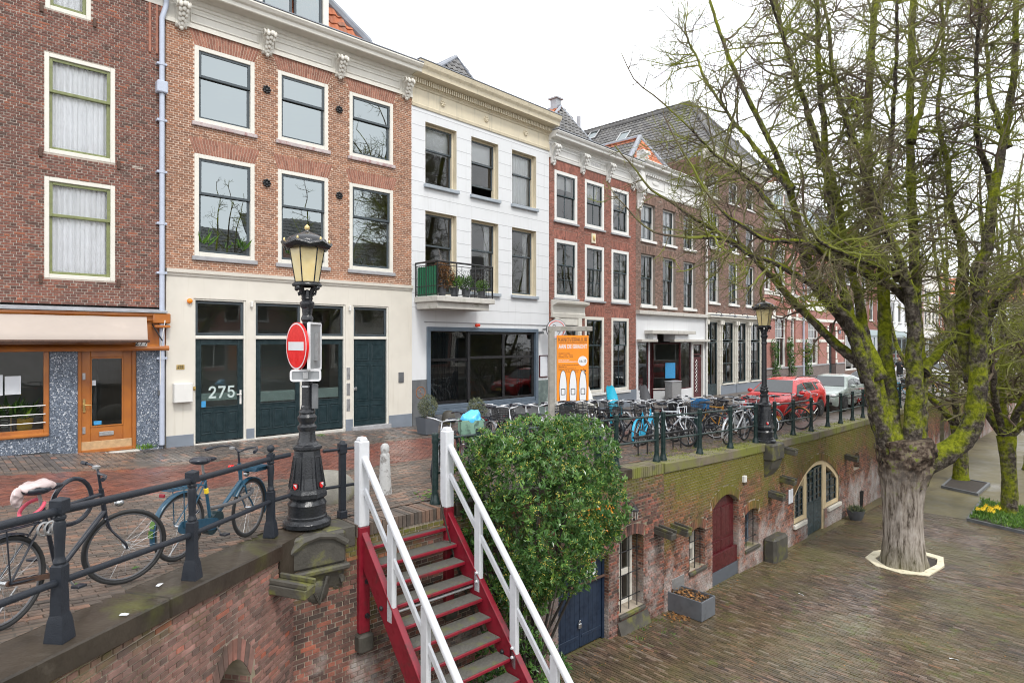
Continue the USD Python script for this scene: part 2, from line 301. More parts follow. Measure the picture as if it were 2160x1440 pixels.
M['terrazzo'] = usdkit.material(stage, '/World/Looks/terrazzo', {'g': ('geometry', {}), 'v': ('voronoi_texture', {'scale': 55.0}), 'w': ('white_noise_texture', {}), 'r': ('rgb_ramp', {'interpolate': False, 'ramp': [(0, (0.06, 0.075, 0.10)), (0.35, (0.115, 0.14, 0.18)), (0.75, (0.19, 0.22, 0.27)), (0.92, (0.5, 0.52, 0.55))]}), 'p': ('principled_bsdf', {'roughness': 0.4})},
    [('g.position', 'v.vector'), ('v.position', 'w.vector'), ('w.value', 'r.fac'), ('r.color', 'p.base_color')], surface='p.BSDF')
M['grey_plinth'] = mat('blue_grey_plinth', (0.175, 0.20, 0.235), 0.5, 0.08, 3)
M['blue_grey'] = mat('blue_grey_paint', (0.095, 0.125, 0.16), 0.4, 0.08, 4)
M['stone_dark'] = mat('dark_stone', (0.11, 0.115, 0.12), 0.45, 0.25, 3, spots=((0.2, 0.2, 0.2), 5.0, 0.6, 0.75))
M['stone_sill'] = mat('stone_sill', (0.30, 0.30, 0.31), 0.6, 0.15, 6)
M['sill_blue'] = mat('blue_grey_sill', (0.30, 0.335, 0.37), 0.5, 0.1, 6)
M['stone_sill_red'] = mat('worn_pink_sill', (0.42, 0.36, 0.35), 0.6, 0.15, 6, spots=((0.30, 0.17, 0.16), 7.0, 0.5, 0.65))
M['concrete'] = mat('concrete', (0.48, 0.46, 0.42), 0.75, 0.15, 3, bump=0.3, spots=((0.22, 0.22, 0.17), 3.0, 0.55, 0.75))
M['coping'] = mat('wet_coping_stone', (0.034, 0.027, 0.02), 0.3, 0.4, 2.6, spec=0.3, bump=0.25, bscale=30, spots=[((0.06, 0.062, 0.018), 1.6, 0.54, 0.7), ((0.10, 0.085, 0.068), 3.0, 0.62, 0.78)])
M['coping_moss'] = mat('mossy_coping', (0.15, 0.125, 0.09), 0.7, 0.3, 3, bump=0.4, bscale=40, spots=[((0.15, 0.16, 0.03), 1.4, 0.42, 0.62), ((0.07, 0.065, 0.055), 2.6, 0.6, 0.72)])
M['stone_moss'] = mat('mossy_stone', (0.06, 0.055, 0.045), 0.65, 0.3, 4, bump=0.5, bscale=35, spots=((0.13, 0.13, 0.03), 3.0, 0.5, 0.66))
M['stone_grey'] = mat('worn_grey_stone', (0.20, 0.19, 0.165), 0.8, 0.2, 6, bump=0.5, bscale=50, spots=((0.20, 0.19, 0.13), 5.0, 0.5, 0.65))
M['red_paint'] = mat('crimson_paint', (0.19, 0.009, 0.02), 0.35, 0.15, 4, spots=[((0.09, 0.02, 0.02), 5.0, 0.56, 0.7), ((0.34, 0.16, 0.16), 22.0, 0.72, 0.78)])
M['red_wood'] = mat('burgundy_paint', (0.055, 0.008, 0.010), 0.28, 0.2, 5)
M['tread'] = mat('gritty_tread', (0.095, 0.092, 0.08), 0.7, 0.3, 30, bump=0.6, bscale=150, spots=[((0.33, 0.32, 0.28), 60.0, 0.66, 0.75), ((0.12, 0.125, 0.05), 4.0, 0.55, 0.7)])
M['navy'] = mat('navy_paint', (0.012, 0.022, 0.042), 0.35, 0.25, 5)
M['sign_red'] = mat('sign_red', (0.62, 0.012, 0.012), 0.3, 0.06, 6)
M['sign_white'] = mat('sign_white', (0.62, 0.62, 0.63), 0.35, 0.03, 6)
M['sign_back'] = mat('sign_back_grey', (0.30, 0.31, 0.32), 0.4, 0.1, 5, metal=0.5)
M['orange'] = mat('orange_board', (0.72, 0.22, 0.008), 0.4, 0.03, 6)
M['lantern_glass'] = mat('frosted_yellow_glass', (0.66, 0.50, 0.21), 0.25, 0.1, 3, col2=(0.70, 0.62, 0.38), coat=0.4)
M['gold'] = mat('gilt_knob', (0.6, 0.45, 0.2), 0.4, 0.1, 5, metal=0.4)
M['awning'] = mat('awning_cloth', (0.38, 0.325, 0.285), 0.85, 0.05, 1.5, spots=((0.45, 0.38, 0.33), 2.0, 0.6, 0.8), bump=0.1, bscale=200)
M['curtain'] = mat('white_net_curtain', (0.88, 0.89, 0.9), 0.9, 0.04, 5)
M['dark_curtain'] = mat('dark_curtain', (0.012, 0.014, 0.018), 0.8, 0.3, 5)
M['room'] = mat('room_plaster', (0.30, 0.29, 0.27), 0.9, 0.1, 2)
M['room_light'] = mat('room_white_plaster', (0.62, 0.62, 0.60), 0.9, 0.05, 2)
M['glass'] = glassmat('window_glass', 1.7, (0.95, 0.97, 0.97))
M['glass_thin'] = glassmat('window_glass_thin', 1.3, (0.99, 0.99, 0.99))
M['glass_hi'] = glassmat('window_glass_coated', 3.4, (0.55, 0.68, 0.68), gcol=(0.90, 0.99, 1.0))
M['glass_shop'] = glassmat('shop_glass', 1.65, (0.8, 0.86, 0.84))
M['bark'] = mat('bark_grey', (0.24, 0.21, 0.185), 0.9, 0.3, 5, bump=0.9, bscale=22, spots=[((0.09, 0.065, 0.05), 4.0, 0.52, 0.66)])
LEAFG = (0.035, 0.085, 0.018)
def leafmat(name, c, c2, rough=0.35, trans=0.25):
    return usdkit.material(stage, '/World/Looks/' + name, {'at': ('attribute', {'attribute': 'tone'}), 'r': ('rgb_ramp', {'ramp': [(0, tuple(c)), (0.8, tuple(c2)), (1, tuple(np.array(c2) * [1.9, 1.5, 1.0]))]}), 'p': ('principled_bsdf', {'roughness': rough}), 't': ('translucent_bsdf', {}), 'm': ('mix_closure', {'fac': trans})},
        [('at.fac', 'r.fac'), ('r.color', 'p.base_color'), ('r.color', 't.color'), ('p.BSDF', 'm.closure1'), ('t.BSDF', 'm.closure2')], surface='m.closure')
M['leaf'] = leafmat('laurel_leaf', (0.03, 0.085, 0.022), (0.105, 0.205, 0.045), 0.26)
M['leaf_pale'] = leafmat('grass_leaf', (0.05, 0.12, 0.015), (0.12, 0.24, 0.035), 0.5)
M['leaf_grey'] = leafmat('rosemary_leaf', (0.06, 0.08, 0.045), (0.17, 0.19, 0.11), 0.6)
M['bud'] = mat('yellow_bud', (0.62, 0.52, 0.10), 0.6, 0.2, 20)
M['daffodil'] = mat('daffodil_yellow', (0.85, 0.60, 0.03), 0.5, 0.1, 20)
M['dead_leaf'] = leafmat('dead_leaf', (0.10, 0.05, 0.025), (0.30, 0.16, 0.06), 0.7)
M['soil'] = mat('dark_soil', (0.045, 0.037, 0.03), 0.95, 0.4, 12, bump=1.0, bscale=60)
M['zinc'] = mat('zinc_planter', (0.14, 0.15, 0.165), 0.4, 0.15, 4, metal=0.3)
M['planter_grey'] = mat('anthracite_planter', (0.085, 0.095, 0.11), 0.6, 0.1, 5)
M['pot'] = mat('dark_pot', (0.07, 0.073, 0.08), 0.5, 0.15, 5)
M['yellow_pot'] = mat('yellow_pot', (0.75, 0.42, 0.02), 0.3, 0.05, 5)
M['bike_black'] = mat('bike_black', (0.014, 0.016, 0.022), 0.25, 0.2, 10)
M['bike_blue'] = mat('bike_petrol_blue', (0.016, 0.06, 0.10), 0.3, 0.1, 10)
M['bike_cyan'] = mat('bike_sky_blue', (0.03, 0.36, 0.58), 0.3, 0.08, 10)
M['bike_silver'] = mat('bike_silver', (0.55, 0.56, 0.58), 0.3, 0.08, 10, metal=0.6)
M['bike_white'] = mat('bike_white', (0.72, 0.75, 0.78), 0.3, 0.05, 10)
M['bike_orange'] = mat('bike_orange', (0.55, 0.25, 0.03), 0.35, 0.08, 10)
M['bike_red'] = mat('bike_red', (0.42, 0.03, 0.02), 0.35, 0.08, 10)
M['basket'] = mat('black_wicker', (0.02, 0.02, 0.021), 0.6, 0.3, 40)
M['crate_blue'] = mat('blue_crate', (0.03, 0.15, 0.34), 0.45, 0.1, 8)
M['crate_green'] = mat('green_crate', (0.16, 0.28, 0.21), 0.55, 0.15, 6, spots=((0.07, 0.12, 0.09), 8.0, 0.55, 0.65))
M['bag_blue'] = mat('blue_plastic_bag', (0.10, 0.50, 0.85), 0.3, 0.2, 12)
M['bag_white'] = mat('clear_plastic_bag', (0.46, 0.37, 0.36), 0.25, 0.15, 14)
M['seat_cyan'] = mat('cyan_plastic', (0.02, 0.42, 0.58), 0.35, 0.06, 6)
M['seat_white'] = mat('white_plastic', (0.75, 0.74, 0.68), 0.4, 0.05, 6)
M['seat_grey'] = mat('grey_plastic', (0.09, 0.09, 0.095), 0.5, 0.1, 6)
M['lock_pink'] = mat('pink_lock_sleeve', (0.50, 0.06, 0.10), 0.6, 0.15, 15)
M['car_red'] = mat('car_red_paint', (0.55, 0.018, 0.02), 0.22, 0.03, 3, coat=0.8)
M['car_green'] = mat('car_pale_green_paint', (0.30, 0.35, 0.325), 0.25, 0.03, 3, coat=0.8, metal=0.2)
M['car_grey'] = mat('car_grey_paint', (0.10, 0.13, 0.15), 0.25, 0.03, 3, coat=0.8, metal=0.2)
M['car_white'] = mat('car_white_paint', (0.72, 0.74, 0.77), 0.25, 0.03, 3, coat=0.8)
M['car_glass'] = mat('car_dark_glass', (0.02, 0.025, 0.027), 0.06, 0.1, 3, spec=0.9)
M['car_lamp'] = mat('headlight_glass', (0.6, 0.62, 0.63), 0.12, 0.1, 20, spec=0.8)
M['ledge_zinc'] = mat('zinc_ledge', (0.30, 0.31, 0.33), 0.55, 0.2, 5)
M['coat_black'] = mat('black_coat', (0.015, 0.017, 0.02), 0.8, 0.2, 10)
M['skin'] = mat('skin', (0.5, 0.3, 0.22), 0.5, 0.05, 8)
M['chalk'] = mat('chalk_white', (0.75, 0.75, 0.72), 0.8, 0.1, 20)
M['paper'] = mat('paper', (0.62, 0.64, 0.67), 0.7, 0.03, 8)
M['sticker_blue'] = mat('sticker_blue', (0.05, 0.28, 0.55), 0.4, 0.1, 20)
M['text_black'] = mat('print_black', (0.02, 0.018, 0.016), 0.5, 0.1, 20)
M['frost'] = mat('frosted_film', (0.42, 0.50, 0.48), 0.6, 0.06, 6)
M['brass'] = mat('brass', (0.55, 0.40, 0.16), 0.3, 0.1, 10, metal=0.8)
M['amber'] = mat('amber_lamp', (0.75, 0.22, 0.01), 0.25, 0.05, 10)
M['grey_wall'] = mat('grey_green_wall', (0.36, 0.43, 0.44), 0.6, 0.06, 2)
M['amber_red'] = mat('red_alarm_lamp', (0.75, 0.05, 0.015), 0.25, 0.05, 10)
M['twig'] = usdkit.material(stage, '/World/Looks/mossy_twig', {'g': ('geometry', {}), 'n': ('noise_texture', {'scale': 1.1, 'detail': 5.0}), 'r': ('rgb_ramp', {'ramp': [(0.36, (0.10, 0.072, 0.055)), (0.47, (0.145, 0.13, 0.072)), (0.6, (0.19, 0.21, 0.036))]}), 'p': ('principled_bsdf', {'roughness': 0.85, 'specular_ior_level': 0.2})},
    [('g.position', 'n.vector'), ('n.fac', 'r.fac'), ('r.color', 'p.base_color')], surface='p.BSDF')
# bark with moss that likes the upper side of a limb and rain tracks, as a growth of its own
M['bark_moss'] = usdkit.material(stage, '/World/Looks/bark_moss', {'g': ('geometry', {}), 'n': ('noise_texture', {'scale': 9.0, 'detail': 9.0, 'roughness': 0.72}), 'r': ('rgb_ramp', {'ramp': [(0.36, (0.016, 0.013, 0.011)), (0.5, (0.065, 0.053, 0.043)), (0.66, (0.20, 0.175, 0.145))]}),
    'm': ('noise_texture', {'scale': 2.2, 'detail': 9.0, 'roughness': 0.72}), 'x': ('separate_xyz', {}), 'ux': ('map_range', {'from_min': -0.6, 'from_max': 0.9, 'to_min': -0.13, 'to_max': 0.26, 'clamp': True}), 'u': ('math', {'math_type': 'add'}), 'mm': ('map_range', {'from_min': 0.46, 'from_max': 0.6, 'clamp': True}),
    'mc': ('rgb_ramp', {'ramp': [(0.36, (0.06, 0.075, 0.005)), (0.64, (0.26, 0.285, 0.015))]}), 'k': ('mix', {}), 'bp': ('bump', {'strength': 1.0, 'distance': 0.06}), 'p': ('principled_bsdf', {'roughness': 0.9, 'specular_ior_level': 0.2})},
    [('g.position', 'n.vector'), ('n.fac', 'r.fac'), ('g.position', 'm.vector'), ('g.normal', 'x.vector'), ('x.z', 'ux.value'), ('m.fac', 'u.value1'), ('ux.result', 'u.value2'), ('u.value', 'mm.value'), ('n.fac', 'mc.fac'),
     ('mm.result', 'k.fac'), ('r.color', 'k.color1'), ('mc.color', 'k.color2'), ('k.color', 'p.base_color'), ('n.fac', 'bp.height'), ('bp.normal', 'p.normal')], surface='p.BSDF')
# ---------------------------------------------------------------- builders for walls, windows, cornices, roofs
from shapely.geometry import Polygon, box as sbox, LineString, Point
from shapely.ops import unary_union
from shapely import affinity

BF5 = np.array([[0, 1, 5], [0, 5, 4], [4, 5, 7], [4, 7, 6], [6, 7, 3], [6, 3, 2], [2, 3, 1], [2, 1, 0], [0, 4, 6], [0, 6, 2]])
# vertices: 0-3 front (x0z0, x0z1, x1z0, x1z1 ordered below) are built in brick_arrays
def brick_arrays(R, y_front, y_back, jit=0.003, rng=None):
    "R: n x 4 (x0,x1,z0,z1); returns n x 8 x 3 with slightly uneven fronts, and the 10 faces of one"
    rng = rng or RNG; n = len(R)
    V = np.zeros((n, 8, 3))
    xs = R[:, [0, 1, 1, 0]]; zs = R[:, [2, 2, 3, 3]]
    c = np.minimum(0.006, 0.12 * (R[:, 3] - R[:, 2]))[:, None]
    sx = np.array([1, -1, -1, 1]); sz = np.array([1, 1, -1, -1])
    V[:, :4, 0] = xs + sx * c * 0.5; V[:, :4, 2] = zs + sz * c * 0.5
    V[:, 4:, 0] = xs; V[:, 4:, 2] = zs
    V[:, :4, 1] = y_front + rng.normal(0, jit, (n, 1)) + rng.normal(0, jit * 0.5, (n, 4))
    V[:, 4:, 1] = y_back
    F = np.array([[0, 1, 2], [0, 2, 3]] + sum([[[k, k + 4, (k + 1) % 4 + 4], [k, (k + 1) % 4 + 4, (k + 1) % 4]] for k in range(4)], []))
    F[:, [1, 2]] = F[:, [1, 2]]
    return V, F

def emit_pieces(parent, name, V, F, mat, n_ind, key, tone=None, rest=None, xf=None, label=None):
    "V: n x k x 3. The n_ind largest in view (smallest key) become prims of their own; the rest one mesh"
    n, k = V.shape[:2]
    if n == 0: return
    tone = RNG.random(n) if tone is None else tone
    if xf is not None: V = xf(V.reshape(-1, 3)).reshape(n, k, 3)
    order = np.argsort(key); a, b = order[:n_ind], order[n_ind:]
    for i in a: put(name, V[i], F, mat, parent, False, np.full(k, tone[i]))
    if len(b):
        f = (F[None] + (np.arange(len(b)) * k)[:, None, None]).reshape(-1, 3)
        put(rest or (name + '_field'), V[b].reshape(-1, 3), f, mat, parent, False, np.repeat(tone[b], k), kind='stuff')

def course_rects(x0, x1, z0, z1, holes, bw, bh, j, rng, headers=True):
    out = []; z = z0; i = 0
    while z + bh * 0.6 < z1:
        zt = min(z + bh, z1); zc = (z + zt) / 2
        cuts = []
        for h in holes:
            if isinstance(h, tuple):
                if h[2] - j * 0.5 < zc < h[3] + j * 0.5: cuts.append((h[0], h[1]))
            else:
                g = h.intersection(LineString([(x0 - 9, zc), (x1 + 9, zc)]))
                if not g.is_empty: cuts.append((g.bounds[0], g.bounds[2]))
        cuts.sort(); iv = []; a = x0
        for c in cuts:
            if c[0] > a: iv.append((a, c[0]))
            a = max(a, c[1])
        if a < x1: iv.append((a, x1))
        hd = headers and i % 2 == 1
        w = bw / 2 - j / 2 if hd else bw
        off = (x0 + (bw * 0.25 if hd else (bw * 0.5 if i % 4 == 2 else 0)))
        for a, b in iv:
            k0 = math.floor((a - off) / (w + j)); p = off + k0 * (w + j)
            while p < b:
                q = p + w
                l, r = max(p, a), min(q, b)
                if r - l > 0.03: out.append((l, r, z, zt))
                p = q + j
        z = zt + j; i += 1
    R = np.array(out); s = 0.0012
    R[:, :2] += rng.normal(0, s, (len(R), 2)); R[:, 2:] += rng.normal(0, s * 0.8, (len(R), 2))
    return R

def as_poly(h): return sbox(h[0], h[2], h[1], h[3]) if isinstance(h, tuple) else h

def brick_wall(bld, fr, x0, x1, z0, z1, holes, bw, bh, j, bmat, mmat, thick=0.3, n_ind=300, skip=(), headers=True, seed=1, ind_from=None, name='wall', proud=0.007):
    "mortar wall with the openings cut, and every brick in front of it"
    rng = np.random.default_rng(seed)
    poly = sbox(x0, z0, x1, z1).difference(unary_union([as_poly(h) for h in holes])) if holes else sbox(x0, z0, x1, z1)
    wall = MB().prism(poly, 0.0, thick).build(name, mmat, bld)
    R = course_rects(x0, x1, z0, z1, list(holes) + list(skip), bw, bh, j, rng, headers)
    V, F = brick_arrays(R, -proud, 0.004, 0.002, rng)
    c = np.stack([R[:, :2].mean(1), R[:, 2:].mean(1)], 1)
    W = np.stack([fr.P[0] + fr.T[0] * c[:, 0], fr.P[1] + fr.T[1] * c[:, 0], c[:, 1] - EYE], 1)
    key = np.linalg.norm(W, axis=1); px = CXP + FPX * W[:, 0] / np.maximum(W[:, 1], 0.1); py = CYP - FPX * W[:, 2] / np.maximum(W[:, 1], 0.1)
    key = key + 1000 * ((px < 0) | (px > 2160) | (py < 0) | (py > 1440) | (W[:, 1] < 0.3)) + (0 if ind_from is None else 1000 * ~ind_from(c[:, 0], c[:, 1]))
    emit_pieces(wall, 'brick', V, F, bmat, n_ind, key, rng.random(len(R)), 'brick_courses')
    return wall

def lintel(bld, x0, x1, z0, h, flare, bmat, mmat, bw=0.06, proud=0.009):
    "flat arch of upright bricks, leaning out to both sides, each in two pieces"
    n = int(round((x1 - x0) / bw)); t = (np.arange(n + 1) / n)
    B = x0 + (x1 - x0) * t; T = x0 - flare + (x1 - x0 + 2 * flare) * t; V = []; j = 0.005
    m = MB().prism([(x0, z0), (x1, z0), (x1 + flare, z0 + h), (x0 - flare, z0 + h)], -0.0035, 0.0).build('lintel', mmat, bld)
    for k in range(n):
        cut = 0.36 if k % 2 else 0.64
        for a, b in ((0.0, cut - 0.01), (cut + 0.01, 1.0)):
            q = []
            for e, f in ((k, a), (k + 1, a), (k + 1, b), (k, b)):
                x = B[e] * (1 - f) + T[e] * f + (j if e == k else -j); q.append([x, 0, z0 + h * f])
            q = np.array(q); v = np.zeros((8, 3)); v[:4] = q; v[4:] = q; v[:4, 1] = -proud + RNG.normal(0, 0.001); v[4:, 1] = 0
            V.append(v)
    F = np.array([[0, 1, 2], [0, 2, 3]] + sum([[[k, k + 4, (k + 1) % 4 + 4], [k, (k + 1) % 4 + 4, (k + 1) % 4]] for k in range(4)], []))
    V = np.array(V); emit_pieces(m, 'lintel_brick', V, F, bmat, len(V), np.arange(len(V)))
    return m

def ring(mb, x0, x1, z0, z1, w, y0, y1, c=0.006, wb=None):
    wb = wb or w
    mb.box(x0, x0 + w, y0, y1, z0, z1, c).box(x1 - w, x1, y0, y1, z0, z1, c)
    mb.box(x0 + w, x1 - w, y0 + 0.002, y1, z1 - w, z1, c).box(x0 + w, x1 - w, y0 + 0.002, y1, z0, z0 + wb, c)
    return mb
def pane(parent, x0, x1, z0, z1, y, gmat, name='pane', tilt=0.0):
    return put(name, [[x0, y, z0], [x1, y + tilt, z0], [x1, y + tilt, z1], [x0, y, z1]], [[0, 1, 2], [0, 2, 3]], gmat, parent)
def curtain(parent, x0, x1, z0, z1, y, m=None, amp=0.025, waves=None, seed=0, taper=0.0):
    rng = np.random.default_rng(seed); n = max(12, int((x1 - x0) * 60)); x = np.linspace(x0, x1, n); waves = waves or (x1 - x0) * 11
    ph = np.cumsum(rng.uniform(0.4, 1.6, n)); ph *= waves * 2 * math.pi / ph[-1]
    yy = y + amp * np.sin(ph) + 0.4 * amp * np.sin(2.3 * ph + 1); rows = []
    for k, z in enumerate(np.linspace(z0, z1, 5)):
        xx = x + taper * (1 - k / 4.0) * (x - (x0 + x1) / 2); rows.append(np.stack([xx, yy * (1 - 0.03 * k) + 0.03 * k * y, np.full(n, z)], 1))
    V = np.vstack(rows); F = []
    for r in range(4):
        for i in range(n - 1):
            a = r * n + i; F += [[a, a + 1, a + n + 1], [a, a + n + 1, a + n]]
    return put('curtain', V, F, m or M['curtain'], parent, True)

def window(bld, x0, x1, z0, z1, fm, sm, fw=0.11, fy=0.02, sw=0.055, split=0.36, vb=(0, 0), hb=(0, 0), glass=None, sill=None, sill_h=0.07, sill_out=0.08, net=None, blind=0.0, open_low=0.0, seed=0, fwb=None, side=None, stone_name='sill', sash_dy=0.03):
    glass = glass or M['glass']
    w = ring(MB(), x0, x1, z0, z1, fw, fy, fy + 0.14, 0.008, fwb).build('window', fm, bld)
    a0, a1, b0, b1 = x0 + fw, x1 - fw, z0 + (fwb or fw), z1 - fw
    zs = b1 - (b1 - b0) * split if split else b1
    parts = []
    if split: parts = [(zs - 0.03, b1, fy + sash_dy, vb[0], hb[0]), (b0 + open_low, zs + 0.03 + open_low * 0.0, fy + sash_dy + 0.045, vb[1], hb[1])]
    else: parts = [(b0, b1, fy + sash_dy, vb[1], hb[1])]
    for zz0, zz1, y, nv, nh in parts:
        mb = ring(MB(), a0, a1, zz0, zz1, sw, y, y + 0.04, 0.005)
        for k in range(nv):
            xc = a0 + (a1 - a0) * (k + 1) / (nv + 1); mb.box(xc - 0.018, xc + 0.018, y + 0.004, y + 0.036, zz0 + sw, zz1 - sw, 0.004)
        for k in range(nh):
            zc = zz0 + (zz1 - zz0) * (k + 1) / (nh + 1); mb.box(a0 + sw, a1 - sw, y + 0.006, y + 0.034, zc - 0.014, zc + 0.014, 0.004)
        mb.build('sash', sm, w)
        g0, g1 = a0 + sw, a1 - sw
        for ia in range(nv + 1):
            p0, p1 = g0 + (g1 - g0) * ia / (nv + 1), g0 + (g1 - g0) * (ia + 1) / (nv + 1)
            pane(w, p0, p1, zz0 + sw, zz1 - sw, y + 0.02, glass, tilt=RNG.normal(0, 0.004))
    if sill: MB().box(x0 - 0.06, x1 + 0.06, -sill_out, fy + 0.1, z0 - sill_h, z0 - 0.002, 0.012).build(stone_name, sill, w)
    if net == 'full': curtain(w, a0, a1, b0, b1 - 0.03, fy + 0.16, seed=seed)
    if net == 'sides':
        curtain(w, a0, a0 + 0.22 * (a1 - a0), b0, b1, fy + 0.24, seed=seed); curtain(w, a1 - 0.2 * (a1 - a0), a1, b0, b1, fy + 0.24, seed=seed + 1)
    if blind: MB().box(a0, a1, fy + 0.2, fy + 0.215, b1 - blind, b1, 0).build('blind', M['curtain'], w)
    return w

def extr(mb, prof, x0, x1, tone=None):
    "profile of (y,z) points drawn along x"
    p = Polygon(prof); m = trimesh.creation.extrude_polygon(p, x1 - x0, engine='earcut'); v = m.vertices
    return mb.raw(np.stack([v[:, 2] + x0, v[:, 0], v[:, 1]], 1), m.faces[:, ::-1], tone)
def hit(fr, px, py, O, n):
    "where the line of sight through a pixel meets a plane, in a house's own coordinates"
    loc = lambda p: np.array([(p[:2] - fr.P) @ fr.T, (p[:2] - fr.P) @ fr.N, p[2]])
    c0 = loc(np.array([0, 0, EYE])); d = loc(np.array([(px - CXP) / FPX, 1, EYE + (CYP - py) / FPX])) - c0; n = np.array(n, float)
    return c0 + d * (((np.array(O) - c0) @ n) / (d @ n))
CORN = [(0.02, 0), (-0.03, 0), (-0.03, 0.05), (-0.06, 0.07), (-0.06, 0.13), (-0.10, 0.15), (-0.13, 0.22), (-0.13, 0.25), (-0.2, 0.27), (-0.36, 0.28), (-0.38, 0.30), (-0.38, 0.40), (-0.43, 0.43), (-0.48, 0.5), (-0.48, 0.54), (0.02, 0.56)]
def cornice(bld, x0, x1, z, m, scale=1.0, name='cornice', h=1.0):
    return extr(MB(), [(y * scale if y < 0 else y, z + zz * h) for y, zz in CORN], x0, x1).build(name, m, bld)
def console(bld, x, z0, z1, m, w=0.2, out=0.26):
    "carved bracket under a cornice: scroll, acanthus leaf, drop"
    H = z1 - z0; mb = MB()
    prof = [(0.0, z0), (-0.05, z0 + 0.02 * H), (-0.09, z0 + 0.12 * H), (-0.07, z0 + 0.3 * H), (-0.10, z0 + 0.5 * H), (-0.2, z0 + 0.7 * H), (-out, z0 + 0.82 * H), (-out, z0 + 0.93 * H), (-out * 0.8, z1), (0.0, z1)]
    extr(mb, prof, x - w / 2, x + w / 2)
    for sx in (-1, 1):
        mb.tube([(x + sx * w * 0.5 + sx * 0.02, -out + 0.09 + 0.08 * math.cos(a), z1 - 0.13 * H - 0.0 + 0.075 * math.sin(a)) for a in np.linspace(0, 5.5, 12)], np.linspace(0.026, 0.012, 12), 6)
        mb.sphere((x + sx * w * 0.3, -out * 1.02, z1 - 0.12 * H), (0.035, 0.035, 0.06), 1)
    for k in range(5):
        t = k / 4.0; zz = z1 - H * (0.2 + 0.66 * t); yy = -out * (1 - t) * 0.85 - 0.1
        for sx in (-1, 0, 1): mb.sphere((x + sx * w * 0.32 * (1 - 0.5 * t), yy - (0.03 if sx == 0 else 0), zz - 0.02 * abs(sx)), (0.045, 0.035, 0.06), 1)
    mb.sphere((x, -0.08, z0 - 0.01), (0.05, 0.05, 0.06), 1)
    return mb.build('console', m, bld, 40)

def shell(bld, x0, x1, z0, z1, depth=6.0, floors=(), m=None, y0=0.3):
    mb = MB().box(x0 + 0.002, x0 + 0.25, y0 + 0.002, depth, z0, z1).box(x1 - 0.25, x1 - 0.002, y0 + 0.002, depth, z0, z1).box(x0 + 0.252, x1 - 0.252, depth - 0.2, depth - 0.002, z0, z1)
    for f in floors: mb.box(x0 + 0.255, x1 - 0.255, y0 + 0.06, depth - 0.205, f - 0.12, f + 0.12)
    return mb.build('rooms', m or M['room'], bld)

def roof_tiles(bld, O, A, B, poly, m, n_ind=0, tw=0.24, th=0.30, seed=3, under=None, name='roof'):
    """pantiles over a plane: O corner, A direction along the eave, B up the slope, poly in (a, b) metres"""
    O, A, B = (np.array(q, float) for q in (O, A, B)); A /= np.linalg.norm(A); B /= np.linalg.norm(B); N = np.cross(A, B); N = N if N[2] > 0 else -N
    rng = np.random.default_rng(seed); P = Polygon(poly)
    pl = np.array(poly)[:, :, None] if False else np.array(poly, float)
    tr = trimesh.creation.extrude_polygon(P, 0.06, engine='earcut'); v = tr.vertices
    rf = put(name, O + v[:, :1] * A + v[:, 1:2] * B + (v[:, 2:] - 0.07) * N, tr.faces, under or m, bld, False, np.full(len(v), 0.4))
    a0, b0, a1, b1 = P.bounds; V = []; C = []
    xs = np.linspace(0, 1, 6); prof = 0.028 * np.cos(xs * 2 * math.pi * 0.95 + 0.6)
    b = b0
    while b < b1:
        a = a0 - tw
        while a < a1 + tw:
            if P.contains(Point(a + tw / 2, b + th * 0.4)):
                q = np.zeros((14, 3)); dz = rng.normal(0, 0.004)
                q[:6, 0] = a + xs * tw; q[6:12, 0] = q[:6, 0]; q[:6, 1] = b - 0.02; q[6:12, 1] = b + th + 0.02
                q[:6, 2] = prof + 0.05 + dz; q[6:12, 2] = prof + 0.016 + dz
                q[12] = [a, b - 0.02, 0.0]; q[13] = [a + tw, b - 0.02, 0.0]
                V.append(q); C.append((a, b))
            a += tw
        b += th
    V = np.array(V); F = []
    for k in range(5): F += [[k, k + 1, k + 7], [k, k + 7, k + 6]]
    F += [[12, 13, 5], [12, 5, 4], [12, 4, 3], [12, 3, 2], [12, 2, 1], [12, 1, 0]]
    W = O + V[..., :1] * A + V[..., 1:2] * B + V[..., 2:] * N
    emit_pieces(rf, 'roof_tile', W, np.array(F), m, n_ind, np.arange(len(W)), rng.random(len(W)), 'roof_tiles')
    return rf
def text(bld, name, s, h, x, z, y, m, bold=False, depth=0.003, center=False, width=None):
    t = meshkit.text_mesh(s, h, depth, bold); v = np.array(t.vertices)
    if width: v[:, 0] *= width / max(v[:, 0].max() - v[:, 0].min(), 1e-6)
    dx = -(v[:, 0].max() + v[:, 0].min()) / 2 if center else -v[:, 0].min()
    return put(name, np.stack([v[:, 0] + dx + x, y - v[:, 2], v[:, 1] + z], 1), t.faces, m, bld)
def panel_door(mb_list, bld_part, x0, x1, z0, z1, y, m, name='panel', d=0.025):
    "raised panel with mouldings"
    mb = MB(); ring(mb, x0, x1, z0, z1, 0.025, y - 0.012, y + 0.01, 0.006)
    mb.box(x0 + 0.05, x1 - 0.05, y - 0.008, y + 0.01, z0 + 0.05, z1 - 0.05, 0.008)
    return mb.build(name, m, bld_part)
